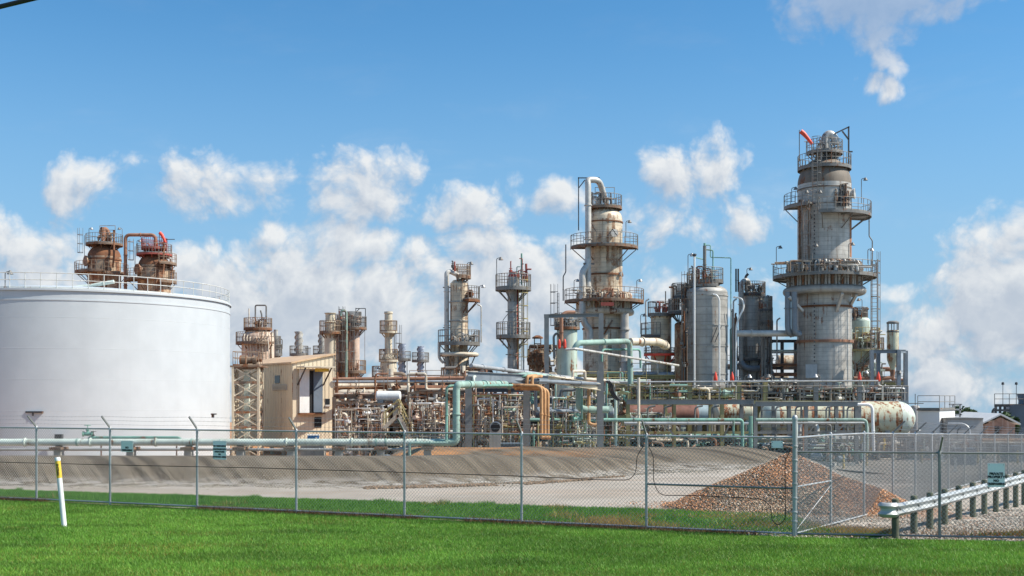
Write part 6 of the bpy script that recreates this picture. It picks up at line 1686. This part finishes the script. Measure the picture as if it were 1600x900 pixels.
# ------------------------------------------------------------------ pipe racks and tangled process piping
BR = ['rust_pipe', 'pipe_cream', 'pipe_cream', 'rust', 'rail_brown', 'pipe_silver', 'cream_pink', 'steel_brown', 'white', 'pipe_cream']
OL = ['pipe_silver', 'steel_olive', 'rail_grey', 'pipe_teal', 'pipe_cream', 'vessel_mint', 'rust_pipe', 'steel_grey', 'pipe_silver', 'galv']
GR_ = ['steel_grey', 'pipe_silver', 'steel_dark', 'rail_grey', 'pipe_blue', 'galv', 'rust_pipe', 'vessel_mint']
rack('rust brown pipe rack in front, directly right of the beige building', 522, 77, 600, 77, [1.5, 2.9, 4.3], 3.2, 2.2, 'steel_brown', 'steel_brown', BR, 101, 5, 'rail_brown', rr=(.05, .13), risers=14, valves=10)
rack('rust brown pipe rack left of the teal uprights', 606, 79, 735, 79, [1.6, 3.0, 4.6], 3.0, 2.4, 'steel_brown', 'steel_brown', BR, 102, 5, 'rail_brown', rr=(.05, .13), risers=16, valves=10)
rack('deep brown pipe rack behind the white drum', 520, 92, 700, 92, [2.2, 3.8, 5.0], 3.5, 3, 'steel_brown', 'rust', BR, 103, 6, None, rr=(.07, .16), risers=14)
rack('far brown pipe rack behind the tall piped column', 640, 106, 860, 104, [2.4, 4.2, 5.6], 4, 3, 'steel_brown', 'rust', BR, 104, 6, 'rail_brown', rr=(.07, .18), risers=14)
rack('cream and brown pipe rack behind the thin octagonal platform column', 742, 84, 850, 84, [1.6, 3.2, 4.8], 3, 2.4, 'steel_brown', 'steel_dark', BR, 105, 5, 'rail_grey', risers=14, valves=8)
rack('dark pipe rack behind the pipe bridge', 824, 80, 945, 80, [1.4, 2.6, 4.0], 2.8, 2.4, 'steel_grey', 'steel_dark', OL, 106, 5, None, risers=16, valves=12)
rack('olive pipe rack at the foot of the centre tower', 880, 94, 1010, 94, [2.2, 3.8, 5.2], 3, 2.5, 'steel_olive', 'steel_olive', OL, 107, 5, 'rail_yellow', risers=16, valves=8)
rack('olive pipe rack on the deck below the short cream column', 985, 98, 1100, 98, [3.0, 4.4, 6.0], 3, 2.5, 'steel_olive', 'steel_olive', OL, 108, 5, 'rail_yellow', risers=12, valves=8)
rack('grey pipe rack between the dark grey drum and the tallest tower', 1128, 112, 1260, 112, [3.5, 5.0, 7.2], 3.5, 3, 'steel_dark', 'steel_grey', GR_, 109, 5, 'rail_grey', risers=14, valves=8)
rack('grey pipe rack behind the right end of the raised deck', 1322, 110, 1412, 108, [2.4, 4.0, 5.6], 3, 2.5, 'steel_grey', 'steel_olive', GR_, 110, 4, 'rail_grey', risers=12, valves=8)
rack('low pipe rack running behind the right steel frame', 1185, 79.2, 1345, 79.2, [.5, 1.15], 3, 1.3, 'galv_dark', 'steel_olive', OL, 111, 4, None, risers=14, valves=10)
rack('low pipe rack running behind the left steel frame', 960, 79.2, 1175, 79.2, [.6, 1.3], 3, 1.6, 'steel_olive', 'steel_brown', OL, 112, 4, None, risers=18, valves=12)
SK = [('tangle of rust and cream pipes on a frame beside the beige building', 524, 572, 74, 3, 4.0, 90, BR, 201, 'steel_brown', (.03, .08)),
      ('tangle of cream and brown pipes beneath the white drum', 575, 640, 73.2, 3.2, 3.9, 110, BR, 202, 'steel_brown', (.03, .09)),
      ('tangle of pale and rusty pipes left of the teal uprights', 638, 698, 73.5, 3, 4.6, 110, BR, 203, 'steel_brown', (.03, .08)),
      ('tangle of brown and white pipes between teal uprights and hooded booth', 718, 772, 68, 3, 4.0, 90, BR, 204, 'steel_brown', (.03, .09)),
      ('rusty pipe tangle at the base of the thin octagonal platform column', 782, 822, 72, 3, 4.2, 70, BR, 205, 'steel_dark', (.03, .08)),
      ('dark tangle of pipes and valves behind the orange pipes', 862, 935, 72, 3, 3.3, 95, OL, 206, 'steel_dark', (.03, .08)),
      ('grey and olive pipe tangle right of the pipe bridge', 942, 982, 76, 3, 4.6, 80, OL, 207, 'steel_olive', (.03, .07)),
      ('olive pipe tangle on the deck in front of the short cream column', 985, 1078, 88.5, 3, 5.2, 110, OL, 208, 'steel_olive', (.03, .07)),
      ('rust and olive pipe tangle on the deck before the dark grey drum', 1080, 1160, 90.8, 2, 5.0, 80, OL, 209, 'steel_olive', (.03, .07)),
      ('grey pipe tangle on the deck under the dark slim column', 1150, 1246, 92, 3, 5.6, 110, GR_, 210, 'steel_grey', (.03, .08)),
      ('rusty pipe tangle on the deck at the foot of the tallest tower', 1250, 1330, 91, 2, 4.9, 80, OL + ['rust', 'rust_pipe'], 211, 'steel_grey', (.03, .07)),
      ('grey pipe tangle on the right end of the deck', 1330, 1415, 91, 3, 4.9, 95, GR_, 212, 'steel_grey', (.03, .07)),
      ('brown pipe tangle around the base of the tall piped column', 690, 760, 90, 3, 6.6, 90, BR, 213, 'steel_brown', (.04, .09)),
      ('grey and brown pipe tangle left of the pale mint vessel', 828, 872, 96, 3, 8.6, 110, BR + GR_, 214, 'steel_brown', (.04, .09)),
      ('cream pipe tangle below the ring pipe of the centre tower', 905, 990, 97, 2.5, 6.2, 90, BR, 215, 'steel_olive', (.04, .09)),
      ('low tangle of pumps and valves under the left steel frame', 985, 1172, 77, 2, 1.5, 110, OL, 216, 'steel_dark', (.03, .07)),
      ('low tangle of pumps and valves under the right steel frame', 1186, 1345, 76.6, 2, 1.2, 90, OL, 217, 'steel_dark', (.03, .07))]
for lb, x0, x1, d, dd_, zt, n, pm, sd_, fr, rr_ in SK:
    zlo = 3.8 if 'deck' in lb else 0.0
    skid(lb, x0, x1, d, dd_, zt if zlo == 0 else max(zt, 5.0), n, pm, sd_, frame=fr, rr=rr_, zlo=zlo, grid=(max(2, int((x1 - x0) / 22)), 2 if zlo else 3), vv=16)
T = thing('support_gantry', 'row of slim grey uprights with thin rails close before the rust streaked green tank', 'steel frame', (XX(1186, 82), 82, G))
for x in (1190, 1208, 1231, 1252, 1275, 1296, 1318, 1343): m = MB(); m.ibeam((XX(x, 82), 82, G), at(x, 632, 82), .2 if x in (1208, 1275, 1343) else .1, .16); m.build('column', M['galv_dark'], T)
for y in (641, 667, 673): m = MB(); m.bar(at(1188, y, 81.9), at(1346, y, 81.9), .06, .07); m.build('beam', M['galv_dark'], T)
for lb, x0, x1, d_, zt_, pm_, sd_, fr_ in (('fine web of beige and white pipes at the front left of the brown pipework', 524, 600, 71.5, 3.6, BR, 231, 'cream'), ('fine web of beige pipes under the stair and white drum', 640, 700, 71, 3.9, BR, 232, 'cream'),
        ('fine web of rust and grey-green pipes below the pipe bridge', 740, 820, 66, 4.4, OL + BR, 233, 'steel_olive'), ('fine web of grey-green pipes between orange pipes and bridge end column', 865, 935, 68, 4.2, OL, 234, 'steel_olive'),
        ('fine web of olive pipes before the brown drum', 985, 1050, 78.6, 3.2, OL, 235, 'steel_olive')):
    skid(lb, x0, x1, d_, 1.6, zt_, 95, pm_, sd_, frame=fr_, rr=(.018, .05), grid=(3, 2), vv=20, fw=.05)
# stair in the brown pipework
T = thing('steel_stair', 'yellow-brown steel stair with handrails in the brown pipework below the white drum', 'stair', (XX(610, 71), 71, G))
m = MB(); a, b_ = at(600, 669, 71), at(622, 648, 71)
for s in (0, .9):
    o_ = Vector((0, s, 0)); m.bar(a + o_, b_ + o_, .06, .22); m.bar(at(622, 648, 71) + o_, at(648, 700, 71) + o_, .06, .22)
for k in range(9): m.box(a.lerp(b_, k / 8) + Vector((0, .45, 0)), (.24, .86, .04))
for k in range(14): m.box(b_.lerp(at(648, 700, 71), k / 13) + Vector((0, .45, 0)), (.24, .86, .04))
m.build('flight', M['cream'], T); m = MB()
for s in (0, .9): o_ = Vector((0, s, 0)); rail_path(m, [a + o_, b_ + o_], .95, .8, .025, toe=False); rail_path(m, [b_ + o_, at(648, 700, 71) + o_], .95, .8, .025, toe=False)
m.build('railing', M['rail_yellow'], T)
# pumps and motors on the yard floor
def pump(p, mats, rz, sc):
    T = thing('pump', '', 'pump', p, None)
    m = MB(); x, y, z = p; m.box((x, y, z + .12), (1.3, .5, .24)); m.build('base', M['concrete'], T)
    m = MB(); m.lathe_axis((x - .55, y, z + .48), (1, 0, 0), [(0, 0), (.2, 0), (.22, .05), (.22, .5), (.12, .52), (.06, .54), (.06, .7), (0, .7)], 14); m.build('motor', M[mats[0]], T)
    m = MB(); m.lathe_axis((x + .2, y, z + .48), (1, 0, 0), [(0, 0), (.12, 0), (.24, .05), (.24, .2), (.1, .25), (.1, .38), (0, .38)], 14); m.pipe([(x + .32, y, z + .6), (x + .32, y, z + 1.3), (x + .32, y + .6, z + 1.4)], .07, 8); m.build('casing', M[mats[1]], T)
    T.rotation_euler = (0, 0, rz); T.scale = (sc,) * 3; return T
tmpl = pump((XX(1000, 72), 72, G), ('pipe_blue', 'steel_brown'), 0, 1)
tmpl['label'] = 'pump set with blue-grey motor on the yard floor behind the fence'; tmpl['group'] = 'pump sets on the yard floor'
rd = random.Random(5)
for x, d in ((560, 70), (598, 69.5), (660, 70), (742, 66), (880, 69), (905, 70), (966, 71), (1035, 72), (1075, 73), (1110, 72), (1150, 73), (1205, 72), (1240, 73), (1285, 72), (1320, 73)):
    c = copy_tree(tmpl); c.location = (XX(x, d), d, G); c.rotation_euler = (0, 0, rd.uniform(-.5, 3)); s = rd.uniform(.8, 1.3); c.scale = (s, s, s)
# low sheds and exchanger houses closing the view between the columns
def shed(label, x0, x1, d, dep, h, mt, roofm='steel_grey'):
    X0, X1 = XX(x0, d), XX(x1, d); T = thing('equipment_shed', label, 'shed', ((X0 + X1) / 2, d, G))
    m = MB(); m.box(((X0 + X1) / 2, d + dep / 2, G + h / 2), (X1 - X0, dep, h)); m.build('wall', M[mt], T)
    m = MB(); m.box(((X0 + X1) / 2, d + dep / 2, G + h + .09), (X1 - X0 + .6, dep + .6, .18)); m.build('roof', M[roofm], T)
    m = MB(); k = int((X1 - X0) / 3)
    for i in range(k): m.box((X0 + (i + .5) * (X1 - X0) / k, d - .02, G + h * .45), (1.4, .08, h * .5))
    m.build('opening', M['black'], T); return T
shed('long brown shed behind the brown pipework', 516, 735, 116, 6, 4.4, 'beige_dark')
shed('olive shed behind the thin octagonal platform column', 740, 880, 118, 6, 4.0, 'steel_olive')
shed('olive shed behind the centre tower base', 884, 1060, 120, 6, 5.0, 'steel_olive')
shed('grey shed behind the dark grey drum', 1064, 1250, 122, 6, 4.4, 'wall_grey')
shed('dark shed behind the right steel frame', 1254, 1408, 122, 6, 3.8, 'steel_grey')

# ------------------------------------------------------------------ far right
def rbox(name, T, x0, x1, d0, d1, y0, y1, dep, mt):
    """wall block whose front face runs from photo x0 at depth d0 to x1 at depth d1, rows y0 (top) to y1 at x0"""
    a = Vector((XX(x0, d0), d0, 0)); b_ = Vector((XX(x1, d1), d1, 0)); u = (b_ - a).normalized(); n = Vector((-u.y, u.x, 0)); z1 = ZZ(y0, d0); z0 = ZZ(y1, d0)
    m = MB(); pts = [a, b_, b_ + n * dep, a + n * dep]
    m.add([V3(p, z0) for p in pts] + [V3(p, z1) for p in pts], [(0, 3, 2, 1), (4, 5, 6, 7), (0, 1, 5, 4), (1, 2, 6, 5), (2, 3, 7, 6), (3, 0, 4, 7)])
    return m.build(name, M[mt], T, sharp=20)
T = thing('white_building', 'plain flat-roofed building with grey shaded wall and white sunlit side right of the green tank', 'building', (XX(1450, 90), 90, G))
a = Vector((XX(1434, 87.4), 87.4, 0)); c = Vector((XX(1468, 86.5), 86.5, 0)); u = (c - a).normalized(); e = Vector((XX(1492, 90), 90, 0)); n = (e - c).normalized(); f_ = a + (e - c); z1 = ZZ(642, 87)
m = MB(); m.add([V3(p, G - .3) for p in (a, c, e, f_)] + [V3(p, z1) for p in (a, c, e, f_)], [(0, 3, 2, 1), (4, 5, 6, 7), (0, 1, 5, 4), (1, 2, 6, 5), (2, 3, 7, 6), (3, 0, 4, 7)]); m.build('wall', M['white_hot'], T, sharp=20)
m = MB(); pp = [p + (p - (a + e) / 2).normalized() * .15 for p in (a, c, e, f_)]; m.add([V3(p, z1 + .01) for p in pp] + [V3(p, z1 + .13) for p in pp], [(0, 3, 2, 1), (4, 5, 6, 7), (0, 1, 5, 4), (1, 2, 6, 5), (2, 3, 7, 6), (3, 0, 4, 7)]); m.build('roof_edge', M['steel_grey'], T, sharp=20)
m = MB(); rail_path(m, [V3(a, z1 + .13), V3(c, z1 + .13), V3(e, z1 + .13)], 1.0, 1.5, .025); m.build('railing', M['rail_grey'], T)
T = thing('pipe_gantry', 'small grey pipe frame standing behind the white building', 'steel frame', (XX(1493, 98), 98, G)); m = MB()
for x in (1489, 1500):
    for d in (97, 99): m.bar((XX(x, d), d, G), at(x, 632, d), .12)
for y in (632, 640, 648): m.bar(at(1483, y, 97), at(1503, y, 97), .12); m.bar(at(1489, y, 99), at(1503, y, 99), .1)
m.build('frame', M['wall_grey'], T)
T = thing('grey_wall', 'grey equipment house with an arched pipe on its front', 'building', (XX(1505, 86), 86, G))
rbox('wall', T, 1480, 1536, 86, 86, 654, 715, 4, 'wall_grey'); rbox('roof_edge', T, 1479.5, 1536.5, 85.9, 85.9, 653, 655, 4.2, 'steel_grey')
MB().pipe([at(1481, 662, 84.6), at(1505, 662, 84.4), at(1514, 668, 84.2), at(1516, 690, 84.2)], .08, 10, .6).build('pipe', M['galv'], T)
MB().pipe([at(1496, 700, 84.4), at(1496, 672, 84.4), at(1501, 668, 84.4)], .05, 8, .2).build('pipe', M['steel_grey'], T)
# gabled shed
T = thing('gabled_shed', 'old brick gabled shed with two dark windows and a white roof', 'shed', (XX(1565, 90), 90, G))
gl, gr, gpk = Vector((XX(1540, 90), 90, 0)), Vector((XX(1586, 88.5), 88.5, 0)), None
u = (gr - gl).normalized(); n = Vector((-u.y, u.x, 0)); n = (n + Vector((-.55, 0, 0))).normalized(); W_ = (gr - gl).length; ze = ZZ(663, 89); zp = ZZ(650.5, 89); D_ = 13
mid = (gl + gr) / 2
P_ = [V3(gl, G - .2), V3(gr, G - .2), V3(gr, ze), V3(mid, zp - .08), V3(gl, ze)]; Q_ = [p + n * D_ for p in P_]
m = MB(); m.add(P_ + Q_, [(0, 1, 2, 3, 4), (9, 8, 7, 6, 5), (0, 5, 6, 1), (1, 6, 7, 2), (0, 4, 9, 5)]); m.build('wall', M['brick_old'], T, sharp=20)
m = MB()
for s, p0 in ((-1, gl), (1, gr)):
    e0 = V3(p0 + u * (s * .35), ze - .02) - n * .3; e1 = e0 + n * (D_ + .6); r0 = V3(mid, zp + .1) - n * .3; r1 = r0 + n * (D_ + .6); tv = Vector((0, 0, .12))
    m.add([e0, e1, r1, r0, e0 + tv, e1 + tv, r1 + tv, r0 + tv], [(0, 1, 2, 3), (7, 6, 5, 4), (0, 4, 5, 1), (1, 5, 6, 2), (3, 2, 6, 7), (0, 3, 7, 4)])
m.build('roof', M['white_hot'], T, sharp=20)
for x0, x1 in ((1554, 1560), (1571, 1577)):
    wd = rbox('window', T, x0, x1, 89.3, 89.1, 666, 678, .1, 'glass_dark'); rbox('sill', wd, x0 - .5, x1 + .5, 89.2, 89, 678.2, 679.5, .15, 'wall_grey')
T = thing('low_roof', 'long low white roofed annex left of the brick gable', 'building', (XX(1515, 100), 100, G))
rbox('wall', T, 1493, 1545, 99, 98, 656.5, 715, 6, 'wall_grey')
m = MB(); a, b_ = at(1491, 656, 98.6), at(1552, 656, 97.4); c, e = at(1491, 650, 108), at(1556, 650, 108); m.add([a, b_, e, c] + [p - Vector((0, 0, .12)) for p in (a, b_, e, c)], [(0, 1, 2, 3), (7, 6, 5, 4), (0, 4, 5, 1), (1, 5, 6, 2), (2, 6, 7, 3), (3, 7, 4, 0)]); m.build('roof', M['white_hot'], T, sharp=20)
m = MB(); m.box(at(1526, 648, 107), (1.6, 1.2, .35)); m.build('roof_vent', M['white'], T)
T = thing('cooling_tower', 'blue-grey cooling tower block with a fan stack at the right edge', 'cooling tower', (XX(1600, 112), 112, G))
rbox('wall', T, 1577, 1680, 112, 110, 633, 720, 10, 'wall_bluegrey')
m = MB(); q = at(1611, 630, 116); m.lathe(q.x, q.y, [(1.2, q.z - .3), (1.15, q.z + .2), (1.3, q.z + .9), (1.25, q.z + .9), (1.0, q.z)], 32); m.build('fan_stack', M['wall_bluegrey'], T)
m = MB(); rail_path(m, [at(1554, 633, 111), at(1600, 633, 111), at(1650, 633, 111)], 1.07, 1.4, .03); m.build('railing', M['steel_dark'], T)
m = MB()
for x in (1556, 1563, 1570): m.bar((XX(x, 111), 111.3, G), at(x, 633, 111.3), .18)
for y in (634, 641, 648): m.bar(at(1554, y, 111.2), at(1577, y, 111.2), .18, .2)
m.build('side_frame', M['steel_dark'], T)
MB().pipe([at(1551, 700, 110), at(1551, 641, 110), at(1557, 637, 110)], .12, 10, .4).build('pipe', M['steel_dark'], T)
for x in (1567, 1588): m = MB(); p = at(x, 633, 111); m.tube(p, p + Vector((0, 0, 2.0)), .03, 6); m.lathe(p.x, p.y, [(0, p.z + 1.9), (.15, p.z + 1.95), (.12, p.z + 2.15), (0, p.z + 2.2)], 8); m.build('lamp_post', M['steel_dark'], T)
# thin tall white vessel right behind the big green tank, and clutter at its end
T = thing('grey_tank', 'small upright grey tank just behind the right end of the green horizontal tank', 'tank', (XX(1430, 99), 99, G)); m = MB()
m.lathe(XX(1430, 99), 99, [(.42, G), (.42, ZZ(638, 99)), (.3, ZZ(634, 99)), (0, ZZ(633, 99))], 20); m.build('shell', M['wall_grey'], T)
m = MB(); p = at(1430, 634, 99); m.tube(p, p + Vector((0, 0, 1.0)), .03, 6); m.tube(p + Vector((-.6, 0, .2)), p + Vector((.7, 0, .2)), .04, 6); m.build('fitting', M['steel_dark'], T)
# bollards, posts and low kit on the yard by the receding fence
d = 70
T0 = thing('yellow_bollard', 'dull yellow steel bollard on the yard beyond the receding fence', 'bollard', (XX(1318, d), d, float(hgt(XX(1318, d), d))), 'yellow bollards on the yard')
zg = T0.location.z; MB().lathe(XX(1318, d), d, [(.07, zg), (.06, zg + .8), (.04, zg + .85), (0, zg + .86)], 12).build('post', M['yellow_dull'], T0)
for x, d in ((1327, 74), (1354, 73), (1440, 77), (1515, 74), (1528, 76), (1560, 75), (1590, 76)):
    c = copy_tree(T0); X = XX(x, d); c.location = (X, d, float(hgt(X, d)))
def postt(label, x, d, h, w, mt, name='marker_post', cat='post'):
    X = XX(x, d); zg = float(hgt(X, d)); m = MB(); m.box((X, d, zg + h / 2), (w, w, h), 0, .9); m.box((X, d, zg + .04), (w * 2, w * 2, .08)); return tag(m.build(name, M[mt], None, loc=(X, d, zg)), label, cat)
postt('short white post on the yard in front of the grey equipment house', 1493, 66, .75, .12, 'white')
postt('tall white post at the corner of the white building', 1471, 78, 1.9, .2, 'white')
m = MB(); d = 74; X = XX(1505, d); zg = float(hgt(X, d)); m.box((X, d, zg + .5), (1.3, .9, 1.0)); m.box((X, d, zg + 1.03), (1.4, 1.0, .06)); tag(m.build('control_cabinet', M['wall_bluegrey'], None, loc=(X, d, zg)), 'blue-grey cabinet on the yard before the grey equipment house', 'cabinet')
m = MB(); d = 78; X = XX(1583, d); zg = float(hgt(X, d)); m.box((X, d, zg + .5), (1.2, .9, 1.0)); m.box((X, d, zg + 1.03), (1.3, 1.0, .06)); tag(m.build('control_cabinet', M['pipe_blue'], None, loc=(X, d, zg)), 'blue-grey cabinet in front of the cooling tower', 'cabinet')
T = thing('pipe_rack', 'low orange-rust pipe rack in front of the brick gabled shed', 'pipe rack', (XX(1536, 82), 82, G))
for x in (1538, 1562, 1586, 1610): m = MB(); m.bar((XX(x, 82), 82, G), at(x, 690, 82), .2); m.build('column', M['wall_grey'], T)
for y, dd_, r, mt in ((688, 82, .12, 'pipe_orange'), (687, 82.4, .1, 'rust_pipe'), (691.5, 81.8, .07, 'pipe_cream')): MB().pipe([at(1534, y, dd_), at(1640, y, dd_)], r, 10).build('pipe', M[mt], T)
m = MB(); m.box((XX(1585, 83), 83.2, ZZ(698, 83)), (XX(1640, 83) - XX(1535, 83), .2, .75)); m.build('back_panel', M['steel_grey'], T)
skid('low tangle of pale pipes and valves in front of the white building', 1372, 1475, 80, 2.5, 1.5, 70, GR_ + ['yellow', 'pipe_cream'], 302, frame='steel_grey', grid=(5, 2), vv=20)
skid('low tangle of pipes before the grey equipment house', 1478, 1535, 82, 2, 1.2, 40, ['white', 'pipe_cream', 'rust_pipe', 'galv'], 303, frame='wall_grey', grid=(3, 1), vv=14)
# ------------------------------------------------------------------ trees beyond the yard
def tree(label, x, d, yt, rx, seed, name='distant_tree'):
    rd = random.Random(seed); X = XX(x, d); G = -1.2 - .0186 * max(0, d - 130); h = ZZ(yt, d) - G; T = thing(name, label, 'tree', (X, d, G), 'trees beyond the yard')
    m = MB(); m.tube((X, d, G), (X, d, G + h * .55), .22, 8, .12)
    for k in range(6):
        a = rd.uniform(0, 6.28); m.tube((X, d, G + h * rd.uniform(.3, .5)), (X + math.cos(a) * rx * .6, d + math.sin(a) * rx * .6, G + h * rd.uniform(.6, .85)), .09, 6, .03)
    m.build('trunk', M['stake_wood'], T)
    rg = np.random.default_rng(seed); V = []; n = 0
    cl = []
    for k in range(26):
        a = rd.uniform(0, 6.28); el_ = rd.uniform(-.3, 1.3); r = rd.uniform(.45, 1)
        cl.append((X + math.cos(a) * math.cos(el_) * rx * r, d + math.sin(a) * math.cos(el_) * rx * r, G + h * .6 + math.sin(el_) * h * .36 * r, rd.uniform(.3, .55) * rx * .6))
    for (cx, cy, cz, cr) in cl:
        q = rg.normal(size=(130, 3)); q /= np.linalg.norm(q, axis=1)[:, None]; q = q * cr * rg.uniform(.6, 1.1, (130, 1)) + np.array([cx, cy, cz])
        d1 = rg.normal(size=(130, 3)) * .16; d2 = rg.normal(size=(130, 3)) * .16
        V.append(np.stack([q - d1, q + d1, q + d2], 1))
    V = np.concatenate(V).reshape(-1, 3) - np.array([X, d, G]); n = len(V) // 3
    o = raw_mesh('crown', V, np.arange(3 * n).reshape(n, 3), M['leaf']); o.parent = T
    return T
mk('leaf', (.055, .10, .03), .6, 0, .45, bump=0)
tree('rounded green tree behind the white building', 1500, 190, 636, 2.3, 1); tree('small green tree behind the low white roof annex', 1513, 195, 641, 2.0, 2)
tree('dark green tree between the gabled shed and the cooling tower', 1574, 108, 648, 1.0, 3); tree('low green tree at the left foot of the cooling tower', 1563, 150, 646, 1.5, 4)
